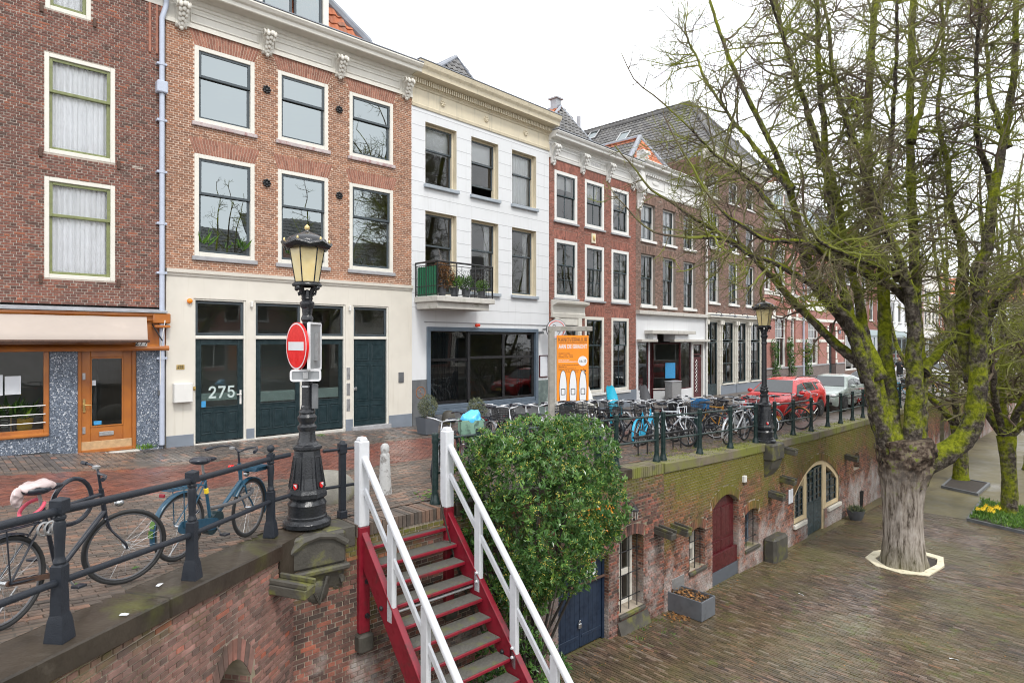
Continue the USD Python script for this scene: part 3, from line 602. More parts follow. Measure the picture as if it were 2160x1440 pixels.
# ---------------------------------------------------------------- the row of houses
FB = Frame((-7.79, 14.19), (1410, FPX))
def nextframe(fr, px, vp=2340):
    s = fr.s_at(px); return Frame(fr.w(s)[:2], (vp - CXP, FPX)), s
F3, W2 = nextframe(FB, 868, 2345)
F4, W3 = nextframe(F3, 1158); F5, W4 = nextframe(F4, 1341); F6, W5 = nextframe(F5, 1487); F7, W6 = nextframe(F6, 1612); F8, W7 = nextframe(F7, 1780)
def house(name, label, fr, cat='house', group=None): return thing(name, label, cat, (fr.P[0], fr.P[1], 0), fr.rz, group)

# --- brown-red brick house with the cafe front, far left
h1 = house('brick_house', 'dark brown-red brick house with green sashes above a wooden cafe front', FB)
L = -6.4
win1 = [(-2.216, -0.983, 6.21, 8.23), (-2.216, -0.983, 3.68, 5.725), (-2.2, -1.42, 9.11, 10.4), (-5.4, -4.1, 6.21, 8.23), (-5.4, -4.1, 3.68, 5.725)]
brick_wall(h1, FB, L, -0.04, 3.16, 11.2, win1, 0.185, 0.046, 0.010, M['brick_b1'], M['mortar_light'], seed=11, n_ind=300, proud=0.009)
shell(h1, L, -0.04, -0.3, 11.2, floors=(3.0, 5.95, 8.7, 11.1))
for i, (a, b, c, d) in enumerate(win1):
    w = window(h1, a, b, c, d, M['frame_cream'], M['green_sash'], fw=0.085, fy=-0.005, sw=0.06, split=0.36 if i != 2 else 0, net='full', seed=i * 5, glass=M['glass_thin'])
    for sx in (a - 0.06, b + 0.06): MB().box(sx - 0.03, sx + 0.03, -0.05, 0.0, c - 0.12, c + 0.06, 0.01).build('shutter_hook', M['rust'], w)
extr(MB(), [(0.05, 9.9), (-0.03, 9.9), (-0.05, 10.02), (-0.12, 10.1), (-0.12, 10.2), (-0.3, 10.3), (-0.3, 10.45), (0.05, 10.5)], L, -0.06).build('cornice', M['frame_cream'], h1)
for sx in (-0.32, -0.18, -0.08): MB().box(sx - 0.03, sx + 0.02, -0.035, 0.0, 8.8, 9.9, 0.006).build('corner_strip', M['brick_lintel'], h1)
# zinc ledge, wooden fascia, round rail
extr(MB(), [(0.2, 3.15), (-0.22, 3.07), (-0.22, 3.03), (0.2, 3.03)], L, -0.02).build('ledge', M['ledge_zinc'], h1)
fas = extr(MB(), [(0.2, 3.03), (-0.18, 3.02), (-0.18, 2.97), (-0.12, 2.93), (-0.12, 2.86), (-0.06, 2.82), (-0.06, 2.34), (-0.12, 2.30), (0.2, 2.30)], L, -0.03).build('fascia', M['wood'], h1)
MB().bar((L, -0.14, 2.25), (0.02, -0.14, 2.25), 0.055, 12).build('wooden_rail', M['wood'], fas)
MB().box(-0.30, 0.05, -0.2, -0.02, 2.80, 3.02, 0.02).box(-0.28, 0.04, -0.22, -0.02, 2.70, 2.76, 0.015).build('fascia_corner', M['wood'], fas)
# awning
aw = MB(); ya, yb, yc = -0.16, -0.62, -0.66; za, zb = 2.93, 2.53
xr_t, xr_b = -0.42, FB.s_at(312, -0.64); n = 2
for x0, x1 in ((L, 0),):
    nx = 24; X = np.linspace(0, 1, nx); pts = []
    for t in np.linspace(0, 1, 7):
        xr = xr_t + (xr_b - xr_t) * t; sag = 0.02 * math.sin(math.pi * t)
        pts.append(np.stack([L + (xr - L) * X, np.full(nx, ya + (yb - ya) * t), np.full(nx, za + (zb - za) * t - sag) + 0.004 * np.sin(X * 40)], 1))
    pts.append(pts[-1] + [0, -0.02, -0.10])
    V = np.vstack(pts); F = []
    for r in range(len(pts) - 1):
        for i in range(nx - 1): a = r * nx + i; F += [[a, a + 1, a + nx + 1], [a, a + nx + 1, a + nx]]
    awn = put('awning', V, F, M['awning'], h1, True)
MB().box(L, xr_b + 0.03, yc - 0.03, yc + 0.03, 2.38, 2.435, 0.012).build('front_bar', M['rust'], awn)
for sx in (-0.2, -2.4): MB().bar((sx - 0.1, -0.1, 2.78), (sx + 0.0, -0.5, 2.42), 0.015, 6).build('awning_arm', M['black'], awn)
MB().tube([(-0.06, -0.14, 2.98), (-0.07, -0.2, 2.85), (-0.12, -0.2, 2.5), (-0.15, -0.16, 2.3), (-0.14, -0.12, 1.3)], 0.011, 6).build('cable', M['white'], h1)
MB().box(-0.18, -0.10, -0.13, -0.05, 1.2, 1.32, 0.01).build('socket_box', M['stone_dark'], h1)
xs277 = FB.s_at(300, -0.3); plate = MB().box(xs277 - 0.1, xs277 + 0.12, -0.2, -0.185, 2.3, 2.44, 0.004).build('number_plate', M['white'], h1)
text(plate, 'lettering', '277', 0.1, xs277 + 0.01, 2.32, -0.2, M['text_black'], True, center=True)
# terrazzo piers, door, shop window
for a, b in ((-2.13, -1.66), (-0.585, -0.06)): MB().box(a, b, -0.05, 0.3, -0.3, 2.3, 0.01).build('terrazzo_pier', M['terrazzo'], h1)
MB().box(L, -2.132, -0.045, 0.3, 0.18, 0.55, 0.006).build('terrazzo_apron', M['terrazzo'], h1)
MB().box(L, -2.131, -0.02, 0.3, -0.3, 0.178).build('plinth', M['stone_dark'], h1)
sw = ring(MB(), -5.2, -2.134, 0.55, 2.3, 0.09, -0.02, 0.1, 0.01).build('shop_window', M['wood'], h1)
MB().box(-5.2, -2.14, -0.1, 0.0, 0.5, 0.57, 0.02).build('sill', M['wood'], sw)
pane(sw, -5.11, -2.224, 0.64, 2.21, 0.05, M['glass_shop'])
for z in (0.78, 0.95, 1.12): MB().bar((-5.1, -0.05, z), (-2.2, -0.05, z), 0.012, 6).build('guard_rail', M['dull_steel'], sw)
for a, b, z, hh in ((-3.02, -2.86, 1.35, 0.4), (-2.83, -2.58, 1.36, 0.36)): MB().box(a, b, 0.043, 0.047, z, z + hh).build('notice', M['paper'], sw)
MB().box(L + 0.3, -1.7, 0.32, 1.6, 0.45, 0.6, 0.01).build('window_shelf', M['wood_pale'], h1)
dr = ring(MB(), -1.66, -0.585, 0.06, 2.30, 0.07, 0.0, 0.16, 0.01).build('door_frame', M['wood'], h1)
d = MB(); ring(d, -1.59, -0.655, 0.1, 2.23, 0.17, 0.06, 0.11, 0.01, 0.5); d = d.build('door', M['wood'], h1)
MB().box(-1.585, -0.66, 0.045, 0.06, 0.1, 0.30, 0.005).build('kick_plate', M['wood_pale'], d)
pane(d, -1.42, -0.825, 0.6, 2.06, 0.085, M['glass_shop'])
ring(MB(), -1.425, -0.82, 0.595, 2.065, 0.03, 0.045, 0.07, 0.006).build('moulding', M['wood'], d)
MB().box(-1.56, -1.51, 0.035, 0.06, 0.92, 1.2, 0.006).bar((-1.535, 0.03, 1.08), (-1.535, -0.02, 1.08), 0.012, 8).bar((-1.535, -0.02, 1.08), (-1.42, -0.02, 1.07), 0.011, 8).build('handle', M['brass'], d)
for z in (1.6, 0.47): MB().box(-1.565, -1.51, 0.045, 0.06, z, z + 0.14, 0.004).build('lock_plate', M['dull_steel'], d)
lb = MB().box(-1.27, -1.0, 0.04, 0.06, 0.40, 0.49, 0.006).build('letter_slot', M['dull_steel'], d)
MB().box(-1.36, -1.22, 0.078, 0.082, 0.64, 0.72).build('sticker', M['sticker_blue'], d)
MB().box(-1.40, -1.32, 0.078, 0.082, 1.47, 1.58).build('label_card', M['paper'], d)
MB().box(-1.7, -0.55, -0.18, 0.2, -0.2, 0.055, 0.015).build('doorstep', M['concrete'], h1)
# drainpipe at the joint
dp = MB().bar((-0.105, -0.1, 0.1), (-0.105, -0.1, 7.95), 0.055, 12).tube([(-0.105, -0.1, 8.15), (-0.105, -0.1, 9.6), (-0.02, -0.1, 9.9), (0.0, -0.1, 10.3)], 0.055, 12).build('drainpipe', M['pipe'], h1, 40)
MB().box(-0.22, 0.0, -0.2, -0.01, 7.92, 8.18, 0.02).build('rainwater_head', M['pipe'], dp)
for z in (8.55, 7.3, 6.15, 5.0, 3.9, 2.0): MB().box(-0.21, 0.0, -0.125, 0.0, z, z + 0.05, 0.008).lathe([(0.065, z - 0.01), (0.065, z + 0.06)], 12, (-0.105, -0.1, 0)).build('pipe_bracket', M['pipe'], dp)

# --- number 275: orange-brown brick over a cream shop front
h2 = house('brick_house', 'orange-brown brick house with charcoal sash windows over a cream front numbered 275', FB)
cols2 = [(0.598, 1.982), (2.565, 3.935), (4.567, 5.965)]
win2 = [(a, b, 7.5, 9.27) for a, b in cols2] + [(a, b, 4.385, 6.765) for a, b in cols2]
brick_wall(h2, FB, 0.0, W2, 4.04, 9.62, win2, 0.20, 0.0425, 0.0115, M['brick_b2'], M['mortar_pale'], seed=12, skip=[Polygon([(a, z), (b, z), (b + 0.13, z + 0.36), (a - 0.13, z + 0.36)]) for a, b, _, z in win2])
for a, b, c, z in win2: lintel(h2, a, b, z, 0.36 if z > 9 else 0.36, 0.13, M['brick_lintel'], M['mortar_pale'])
shell(h2, 0.0, W2, -0.2, 9.7, floors=(3.6, 7.1, 9.62), m=M['room_light'])
for i, (a, b, c, d) in enumerate(win2):
    window(h2, a, b, c, d, M['frame_cream'], M['slate_sash'], fw=0.10, fy=-0.012, sw=0.06, split=0.37, glass=M['glass_hi'], sill=M['stone_sill_red'] if c > 7 else M['stone_sill'], sill_h=0.1, sill_out=0.06, seed=i)
for x in ((1.982 + 2.565) / 2, (3.935 + 4.567) / 2):
    for z in (8.68, 6.35):
        mb = MB().lathe([(0.0, 0.06), (0.03, 0.055), (0.045, 0.03), (0.085, 0.02), (0.085, 0.0)], 14, (x, 0, z), rotx(math.pi / 2))
        for k in range(8): mb.sphere((x + 0.078 * math.cos(k * math.pi / 4), -0.03, z + 0.078 * math.sin(k * math.pi / 4)), 0.03, 1)
        mb.build('wall_anchor', M['black'], h2)
# frieze + cornice with consoles
extr(MB(), [(0.3, 9.62), (-0.05, 9.62), (-0.05, 9.70), (-0.03, 9.72), (-0.03, 10.05), (0.3, 10.05)], -0.02, W2 + 0.02).build('frieze', M['frame_cream'], h2)
cornice(h2, -0.1, W2 + 0.06, 10.03, M['frame_cream'], 1.15, h=0.86)
MB().box(-0.1, W2 + 0.06, -0.56, 0.0, 10.513, 10.54).build('gutter_lip', M['lead'], h2)
cx2 = [0.3, 2.27, 4.25, 6.38]
for x in cx2: console(h2, x, 9.54, 10.07, M['frame_cream'], 0.24, 0.3)
for a, b in zip(cx2[:-1], cx2[1:]): ring(MB(), a + 0.2, b - 0.2, 9.75, 9.98, 0.03, -0.055, -0.028, 0.008).build('frieze_panel', M['frame_cream'], h2)
# roof with dormer
O2 = np.array([0, 0.05, 10.55]); p1_, p2_ = hit(FB, 775, 90, O2, (0, -2.5, 1)), hit(FB, 676, -12, O2, (0, -2.5, 1)); ul = lambda p: (p[0], (p[1] - 0.05) * math.hypot(1, 2.5))
roof_tiles(h2, O2, (1, 0, 0), (0, 1, 2.5), [(0, 0), (ul(p1_)[0] + .3, 0), ul(p1_), ul(p2_), (0, ul(p2_)[1])], M['tile_red'], 60, under=M['tile_red'])
MB().tube([p1_ + [.3, -.02, -.5], p1_ + [0, -.02, 0], p2_ + [0, -.02, 0], p2_ * 2 - p1_], 0.14, 8).build('hip_ridge', M['lead'], h2)
put('roof_side', [p1_ + [.3, 0, -.5], p2_ * 2 - p1_, (p2_ * 2 - p1_) + [2.2, 5, 0], p1_ + [2.2, 5, -.5]], [[0, 1, 2], [0, 2, 3]], M['lead'], h2)
D0, D1 = FB.s_at(540), FB.s_at(693); dm = ring(MB(), D0, D1, 10.6, 13.2, 0.16, -0.02, 0.14, 0.01).box(D0 + .01, D0 + .15, 0.145, 2.0, 10.6, 13.15).box(D1 - .15, D1 - .01, 0.145, 2.0, 10.6, 13.15).box(D0 - .15, D1 + .15, -0.12, 2.3, 13.21, 13.4, 0.02).build('dormer', M['frame_cream'], h2)
for a, b in ((D0 + .18, (D0 + D1) / 2 - .03), ((D0 + D1) / 2 + .03, D1 - .18)):
    s_ = ring(MB(), a, b, 10.8, 13.0, 0.06, 0.03, 0.08, 0.006).build('sash', M['slate_sash'], dm); pane(dm, a + 0.06, b - 0.06, 10.86, 12.94, 0.055, M['glass_hi'])
# cream ground floor
def S(px, yo=0.0): return FB.s_at(px, yo)
o2 = [(S(408), S(518.5), 0.0, 3.40), (S(536), S(728), 0.0, 3.40), (S(743.5), S(819), 0.0, 3.40)]
pol = sbox(0.0, -0.3, W2, 4.0).difference(unary_union([as_poly(h) for h in o2]))
MB().prism(pol, -0.02, 0.3).build('shop_wall', M['cream'], h2)
extr(MB(), [(0.02, 3.9), (-0.045, 3.9), (-0.05, 3.95), (-0.09, 3.97), (-0.1, 4.05), (0.02, 4.06)], 0.0, W2).build('string_course', M['cream'], h2)
for a, b in ((0.0, S(408) - 0.002), (S(518.5) + 0.002, S(536) - 0.002), (S(728) + 0.002, S(743.5) - 0.002), (S(819) + 0.002, W2)):
    MB().box(a, b, -0.035, -0.02, -0.3, 0.27, 0.006).build('plinth', M['grey_plinth'], h2)
def light(parent, a, b, z0, z1, y, m, g, w=0.055, fn='transom_window'):
    t = ring(MB(), a, b, z0, z1, w, y, y + 0.06, 0.006).build(fn, m, parent); pane(t, a + w, b - w, z0 + w, z1 - w, y + 0.03, g); return t
for (a, b, _, _) in o2: ring(MB(), a, b, 0.02, 3.4, 0.045, 0.0, 0.13, 0.006, 0.01).box(a + 0.045, b - 0.045, 0.002, 0.12, 2.46, 2.54, 0.008).build('front_frame', M['frame_cream'], h2)
# door numbered 275
a, b = o2[0][0] + 0.05, o2[0][1] - 0.05
light(h2, a, b, 2.545, 3.34, 0.04, M['slate_sash'], M['glass_shop'])
d = ring(MB(), a, b, 0.05, 2.45, 0.12, 0.045, 0.10, 0.008, 0.80).build('door', M['dark_green'], h2)
pane(d, a + 0.12, b - 0.12, 0.85, 2.33, 0.075, M['glass_shop'])
ring(MB(), a + 0.11, b - 0.11, 0.84, 2.34, 0.022, 0.03, 0.05, 0.005).build('moulding', M['dark_green'], d)
for k in range(3):
    p0 = a + 0.1 + (b - a - 0.2) * k / 3; p1 = a + 0.1 + (b - a - 0.2) * (k + 1) / 3; panel_door(None, d, p0 + 0.03, p1 - 0.03, 0.22, 0.74, 0.043, M['dark_green'])
MB().box(a + 0.125, b - 0.125, 0.078, 0.080, 1.0, 1.18).build('frosted_band', M['frost'], d)
text(d, 'lettering', '275', 0.27, (a + b) / 2 + 0.06, 1.06, 0.0725, M['frost'], True, center=True, depth=0.002, width=0.6)
MB().box(b - 0.085, b - 0.04, 0.03, 0.046, 0.88, 1.22, 0.005).bar((b - 0.06, 0.03, 1.12), (b - 0.06, -0.02, 1.12), 0.011, 8).bar((b - 0.06, -0.02, 1.12), (b - 0.17, -0.02, 1.12), 0.012, 8).build('handle', M['white'], d)
MB().box(a + 0.13, a + 0.24, 0.066, 0.070, 0.86, 1.0).build('sticker', M['sticker_blue'], d)
# middle fixed lights
xm = S(636.5)
for a, b in ((o2[1][0] + 0.05, xm - 0.03), (xm + 0.03, o2[1][1] - 0.05)):
    light(h2, a, b, 2.545, 3.34, 0.04, M['slate_sash'], M['glass_shop'])
    d = ring(MB(), a, b, 0.05, 2.45, 0.11, 0.045, 0.10, 0.008, 0.80).build('shop_window', M['dark_green'], h2)
    pane(d, a + 0.11, b - 0.11, 0.85, 2.34, 0.075, M['glass_shop'])
    ring(MB(), a + 0.10, b - 0.10, 0.84, 2.35, 0.022, 0.03, 0.05, 0.005).build('moulding', M['dark_green'], d)
    for k in range(3):
        p0 = a + 0.08 + (b - a - 0.16) * k / 3; p1 = a + 0.08 + (b - a - 0.16) * (k + 1) / 3; panel_door(None, d, p0 + 0.025, p1 - 0.025, 0.22, 0.74, 0.043, M['dark_green'])
    MB().box(a + 0.115, b - 0.115, 0.078, 0.080, 0.9, 1.16).build('frosted_band', M['frost'], d)
MB().box(xm - 0.03, xm + 0.03, 0.01, 0.1, 0.04, 3.35, 0.006).build('mullion', M['frame_cream'], h2)
# right panel door
a, b = o2[2][0] + 0.05, o2[2][1] - 0.05
light(h2, a, b, 2.545, 3.34, 0.04, M['slate_sash'], M['glass_shop'])
d = MB().box(a, b, 0.05, 0.10, 0.05, 2.45, 0.008).build('door', M['dark_green'], h2)
w_ = (b - a - 0.16) / 2
for k in range(2):
    p0 = a + 0.05 + k * (w_ + 0.06)
    for z0, z1 in ((0.2, 0.62), (0.74, 1.74), (1.86, 2.34)): panel_door(None, d, p0, p0 + w_, z0, z1, 0.048, M['dark_green'])
MB().box(a + 0.02, a + 0.1, 0.0, 0.05, 1.05, 1.13, 0.01).build('handle', M['steel'], d)
MB().box(a - 0.1, b + 0.1, -0.1, 0.1, -0.2, 0.045, 0.01).build('doorstep', M['stone_sill'], h2)
MB().box(o2[0][0], o2[1][1], -0.04, 0.1, -0.2, 0.03, 0.01).build('threshold', M['concrete'], h2)
xp = (o2[1][1] + o2[2][0]) / 2 - 0.03
for z0, z1 in ((1.36, 1.69), (0.93, 1.26), (0.5, 0.83)): MB().box(xp - 0.05, xp + 0.05, -0.035, -0.018, z0, z1, 0.004).build('letter_plate', M['dull_steel'], h2)
MB().box(S(845) - 0.09, S(845) + 0.09, -0.045, -0.018, 1.2, 1.5, 0.008).build('intercom', M['stone_dark'], h2)
mbx = MB().box(S(363), S(402), -0.18, -0.02, 1.02, 1.45, 0.008).build('letter_box', M['white'], h2)
MB().box(S(363) + 0.01, S(402) - 0.01, -0.187, -0.178, 1.03, 1.44, 0.004).build('letter_box_door', M['white'], mbx)
pl = MB().box(S(380) - 0.085, S(380) + 0.085, -0.032, -0.018, 1.76, 1.87, 0.004).build('house_plate', M['brass'], h2); text(pl, 'lettering', '275', 0.05, S(380), 1.79, -0.032, M['text_black'], True, center=True)
MB().box(S(409.5) - 0.03, S(409.5) + 0.03, -0.035, -0.018, 1.27, 1.36, 0.006).sphere((S(409.5), -0.045, 1.315), 0.02, 1).build('door_bell', M['brass'], h2)
MB().sphere((S(399), -0.05, 3.33), 0.06, 2).build('alarm_lamp', M['amber'], h2, True)
for px in (529, 736): MB().box(S(px) - 0.025, S(px) + 0.025, -0.1, -0.02, 3.24, 3.38, 0.01).build('camera_box', M['white'], h2)

# --- white plastered house with the balcony and dark corner restaurant
h3 = house('plastered_house', 'white plastered house with cream cornice, small balcony and dark restaurant front', F3)
cols3 = [(0.517, 1.78), (2.41, 3.66), (4.33, 5.6)]
win3 = [(a, b, 7.17, 9.06) for a, b in cols3] + [(cols3[0][0], cols3[0][1], 3.85, 6.37)] + [(a, b, 4.02, 6.37) for a, b in cols3[1:]]
x30, x31 = F3.s_at(905), F3.s_at(1133)
shop3 = (x30, x31, 0.17, 2.75)
MB().prism(sbox(0.0, -0.5, W3, 9.62).difference(unary_union([as_poly(h) for h in win3 + [shop3]])), 0.0, 0.32).build('wall', M['white_wall'], h3)
jl = MB()
for k in range(15):
    z = 3.42 + k * 0.42
    segs = sbox(0.02, z - 0.004, W3 - 0.02, z + 0.004).difference(unary_union([as_poly((a - 0.02, b + 0.02, c - 0.1, d + 0.02)) for a, b, c, d in win3]))
    jl.prism(segs, -0.0035, 0.0005)
jl.build('plaster_joint', M['stone_sill'], h3)
MB().box(F3.s_at(905) - 0.2, W3, -0.02, 0.0, 2.98, 3.01).build('plaster_ledge', M['stone_sill'], h3)
shell(h3, 0.0, W3, -0.5, 9.7, floors=(3.3, 6.8, 9.62), y0=0.32)
for i, (a, b, c, d) in enumerate(win3):
    w = window(h3, a, b, c, d, M['cream_dk'], M['slate_sash'], fw=0.06, fy=0.16, sw=0.055, split=0.4, glass=M['glass'], sill=None if i == 3 else M['sill_blue'], sill_h=0.11, sill_out=0.1, seed=40 + i, blind=(0.75, 0.6, 0.0)[i] if i < 3 else 0.0, net=(None, None, 'full', None, 'sides', 'sides')[i], open_low=0.3 if i == 1 else 0.0)
    MB().box(a, a + 0.003, 0.0, 0.16, c, d).box(b - 0.003, b, 0.0, 0.16, c, d).box(a + 0.003, b - 0.003, 0.0, 0.16, d - 0.003, d).build('reveal', M['cream_dk'], w)
extr(MB(), [(0.3, 9.42), (-0.03, 9.42), (-0.05, 9.50), (-0.03, 9.52), (-0.03, 9.97), (0.3, 9.97)], 0.0, W3).build('frieze', M['cream_dk'], h3)
extr(MB(), [(y_, z_ - .15) for y_, z_ in ((0.3, 10.12), (-0.05, 10.12), (-0.07, 10.18), (-0.12, 10.2), (-0.12, 10.36), (-0.2, 10.38), (-0.42, 10.42), (-0.44, 10.55), (-0.52, 10.62), (-0.56, 10.74), (0.3, 10.76))], -0.1, W3 + 0.1).build('cornice', M['cream_dk'], h3)
MB().box(-0.1, W3 + 0.1, -0.56, 0.3, 10.615, 10.64).build('gutter_lip', M['lead'], h3)
for k in range(76):
    x = 0.03 + k * (W3 - 0.06) / 75.0; MB().box(x - 0.022, x + 0.022, -0.19, -0.12, 10.07, 10.21, 0).build('dentil', M['cream_dk'], h3)
for px in (932, 1024, 1107):
    x = F3.s_at(px); mb = MB().lathe([(0.0, 0.05), (0.035, 0.045), (0.05, 0.02), (0.1, 0.02), (0.11, 0.0)], 14, (x, -0.03, 9.76), rotx(math.pi / 2))
    for k in range(6): mb.sphere((x + 0.07 * math.cos(k * math.pi / 3), -0.06, 9.76 + 0.07 * math.sin(k * math.pi / 3)), 0.03, 1)
    mb.build('rosette', M['cream_dk'], h3)
a3, z3 = F3.at(961, 122, 3.0); b3, _ = F3.at(1034, 188, 1.2); c3_ = F3.s_at(922, 1.2)
roof_tiles(h3, (c3_ - 1.2, 1.2, 10.6), (1, 0, 0), (0, 1.8, z3 - 10.6), [(0, 0), (b3 + 0.6 - c3_ + 1.2, 0), (a3 - c3_ + 1.2, math.hypot(1.8, z3 - 10.6))], M['tile_grey'], 40, under=M['lead'])
MB().tube([(b3 + 0.6, 1.2, 10.6), (a3, 3.0, z3), (c3_ - 1.2, 1.2, 10.6)], 0.1, 8).tube([(a3, 3, z3), (a3, 6, z3)], 0.1, 8).build('hip_ridge', M['lead'], h3)
# restaurant front
rf = ring(MB(), x30 - 0.1, x31 + 0.02, 0.15, 2.85, 0.13, -0.06, 0.3, 0.012).build('restaurant_front', M['blue_grey'], h3)
xA = F3.s_at(992)
MB().box(x30 - 0.1, x31 + 0.02, -0.05, 0.3, -0.5, 0.148, 0.01).build('plinth', M['stone_dark'], h3)
MB().box(x30 + 0.04, x31 - 0.12, -0.02, 0.26, 0.285, 0.42, 0.01).build('inner_sill', M['blue_grey'], rf)
fr3 = MB(); y3 = 0.05
for x in (xA, (xA + x31 - 0.11) / 2 + 0.02, x31 - 0.17): fr3.box(x - 0.05, x + 0.05, y3, y3 + 0.09, 0.421, 2.715, 0.006)
for z0, z1 in ((0.43, 0.50), (1.83, 1.91), (2.64, 2.712)): fr3.box(xA + 0.051, x31 - 0.221, y3 + 0.004, y3 + 0.085, z0, z1, 0.005)
fr3.build('window_frame', M['black'], rf)
xm3 = (xA + x31 - 0.11) / 2 + 0.02
for a, b in ((xA + 0.05, xm3 - 0.05), (xm3 + 0.05, x31 - 0.22)):
    for c, d in ((0.5, 1.83), (1.91, 2.64)): pane(rf, a, b, c, d, y3 + 0.04, M['glass_shop'])
MB().prism([(0, 0)], 0, 0) if False else None
lf = MB().box(x30 + 0.035, x30 + 0.09, 0.31, 0.4, 0.43, 2.71, 0.005)
lf.cbox(((x30 + xA) / 2, 0.28, 1.82), (xA - x30 - 0.1, 0.06, 0.09), rotz(-0.22)); lf.cbox(((x30 + xA) / 2, 0.28, 0.47), (xA - x30 - 0.1, 0.06, 0.09), rotz(-0.22)); lf.build('side_light', M['black'], rf)
put('pane', [[x30 + 0.09, 0.42, 0.43], [xA - 0.05, 0.12, 0.43], [xA - 0.05, 0.12, 2.71], [x30 + 0.09, 0.42, 2.71]], [[0, 1, 2], [0, 2, 3]], M['glass_shop'], rf)
curtain(rf, x30 + 0.1, xA, 0.45, 2.7, 0.62, M['dark_curtain'], 0.03, seed=9)
curtain(rf, x31 - 0.5, x31 - 0.24, 0.45, 2.7, 0.5, M['dark_curtain'], 0.03, seed=10)
MB().box(0.02, x30 - 0.11, -0.03, 0.0, -0.5, 1.25, 0.004).build('stone_pier', M['stone_dark'], h3)
MB().box(x31 + 0.03, W3 - 0.01, -0.03, 0.0, -0.5, 1.0, 0.004).build('stone_pier', mat('green_marble', (0.13, 0.17, 0.16), 0.35, 0.3, 3, spots=((0.28, 0.32, 0.30), 3.0, 0.55, 0.65)), h3)
mb = MB(); c3 = (F3.s_at(886), -0.034, 0.87); mb.tube([(c3[0] + 0.17 * math.cos(a), c3[1], c3[2] + 0.17 * math.sin(a)) for a in np.linspace(0, 2 * math.pi, 28)[:-1]], 0.009, 5, True); mb.build('round_emblem', M['wood'], h3)
mb = MB().tube([(c3[0] - 0.08, c3[1], c3[2] + 0.06), (c3[0] - 0.03, c3[1], c3[2] + 0.1), (c3[0], c3[1], c3[2] + 0.05), (c3[0] - 0.05, c3[1], c3[2] - 0.0), (c3[0] + 0.02, c3[1], c3[2])], 0.007, 5).tube([(c3[0], c3[1], c3[2] - 0.04), (c3[0] + 0.08, c3[1], c3[2] - 0.04), (c3[0] + 0.04, c3[1], c3[2] - 0.11)], 0.007, 5).build('emblem_figures', M['wood'], h3)
mn = ring(MB(), F3.s_at(1136.5), F3.s_at(1155), 1.1, 1.9, 0.03, -0.05, -0.005, 0.005).build('menu_case', M['red_wood'], h3); MB().box(F3.s_at(1136.5) + 0.03, F3.s_at(1155) - 0.03, -0.03, -0.01, 1.13, 1.87).build('menu_sheet', M['paper'], mn)
mb = MB().sphere((F3.s_at(1001), -0.1, 2.92), 0.06, 2).sphere((F3.s_at(1001) + 0.1, -0.1, 2.93), 0.05, 2).build('alarm_lamp', M['amber_red'], h3, True)
MB().bar((x31 + 0.1, -0.2, 2.72), (x31 + 0.1, 0.0, 2.72), 0.05, 10).build('spot_lamp', M['stone_dark'], h3)
# balcony
BX0, BX1, BD = 0.1, F3.s_at(1038, -1.0), 1.02
slab = MB().box(BX0, BX1 + 0.06, -BD - 0.06, -0.002, 3.56, 3.72, 0.015).box(BX0 + 0.08, BX1 - 0.1, -BD + 0.05, -0.003, 3.36, 3.558, 0.01).build('balcony', M['concrete'], h3)
def iron_rail(parent, A, B, z0, z1, ornate):
    A, B = np.array(A, float), np.array(B, float); Lr = np.linalg.norm(B - A); mb = MB()
    mb.bar((*A, z1), (*B, z1), 0.028, 8)
    for zz in (z0 + 0.06, z1 - 0.1, z0 + 0.3): mb.bar((*A, zz), (*B, zz), 0.012, 6)
    n = max(2, int(Lr / 0.6))
    for k in range(n + 1):
        p = A + (B - A) * k / n; mb.bar((*p, z0), (*p, z1), 0.018, 6)
    m = int(Lr / 0.11)
    for k in range(m):
        p = A + (B - A) * (k + 0.5) / m
        if not ornate or k % 4 == 0: mb.bar((*p, z0 + 0.06), (*p, z1 - 0.1), 0.008, 5)
    if ornate:
        u = (B - A) / Lr
        for k in range(int(Lr / 0.15)):
            for r_, zz in ((0.06, z0 + 0.42), (0.06, z0 + 0.58), (0.05, z0 + 0.73)):
                q = A + u * (0.09 + k * 0.15 + (0.07 if zz < z0 + 0.5 or zz > z0 + 0.7 else 0)); mb.tube([(*(q + u * r_ * math.cos(t)), zz + r_ * math.sin(t)) for t in np.linspace(0, 5.3, 10)], 0.007, 4)
    return mb.build('railing', M['black'], parent)
iron_rail(slab, (BX0 + 0.04, -0.02), (BX0 + 0.04, -BD), 3.72, 4.72, False)
iron_rail(slab, (BX0 + 0.04, -BD), (BX1, -BD), 3.72, 4.72, True)
iron_rail(slab, (BX1, -BD), (BX1, -0.02), 3.72, 4.72, False)

# --- red brick house with carved white cornice
h4 = house('brick_house', 'narrow red brick house with carved white frieze and lead-hipped red and grey roof', F4)
cols4 = [(0.315, 1.7), (2.19, 3.492), (4.02, 5.317)]
win4 = [(a, b, 6.93, 8.82) for a, b in cols4] + [(a, b, 4.04, 6.24) for a, b in cols4]
win4g = [(a, b, 0.32, 3.39) for a, b in cols4[1:]]
door4 = (0.25, 1.95, -0.6, 3.4)
sk4 = [Polygon([(a, z), (b, z), (b + 0.05, z + 0.36), (a - 0.05, z + 0.36)]) for a, b, _, z in win4 + win4g]
brick_wall(h4, F4, 0.0, W4, 0.32, 9.25, win4 + win4g + [(0.25, 1.95, 0.3, 3.4)], 0.2, 0.05, 0.01, M['brick_b4'], M['mortar_red'], seed=14, n_ind=300, skip=sk4)
for a, b, c, z in win4 + win4g: lintel(h4, a, b, z, 0.36, 0.05, M['brick_b4'], M['mortar_red'], 0.062)
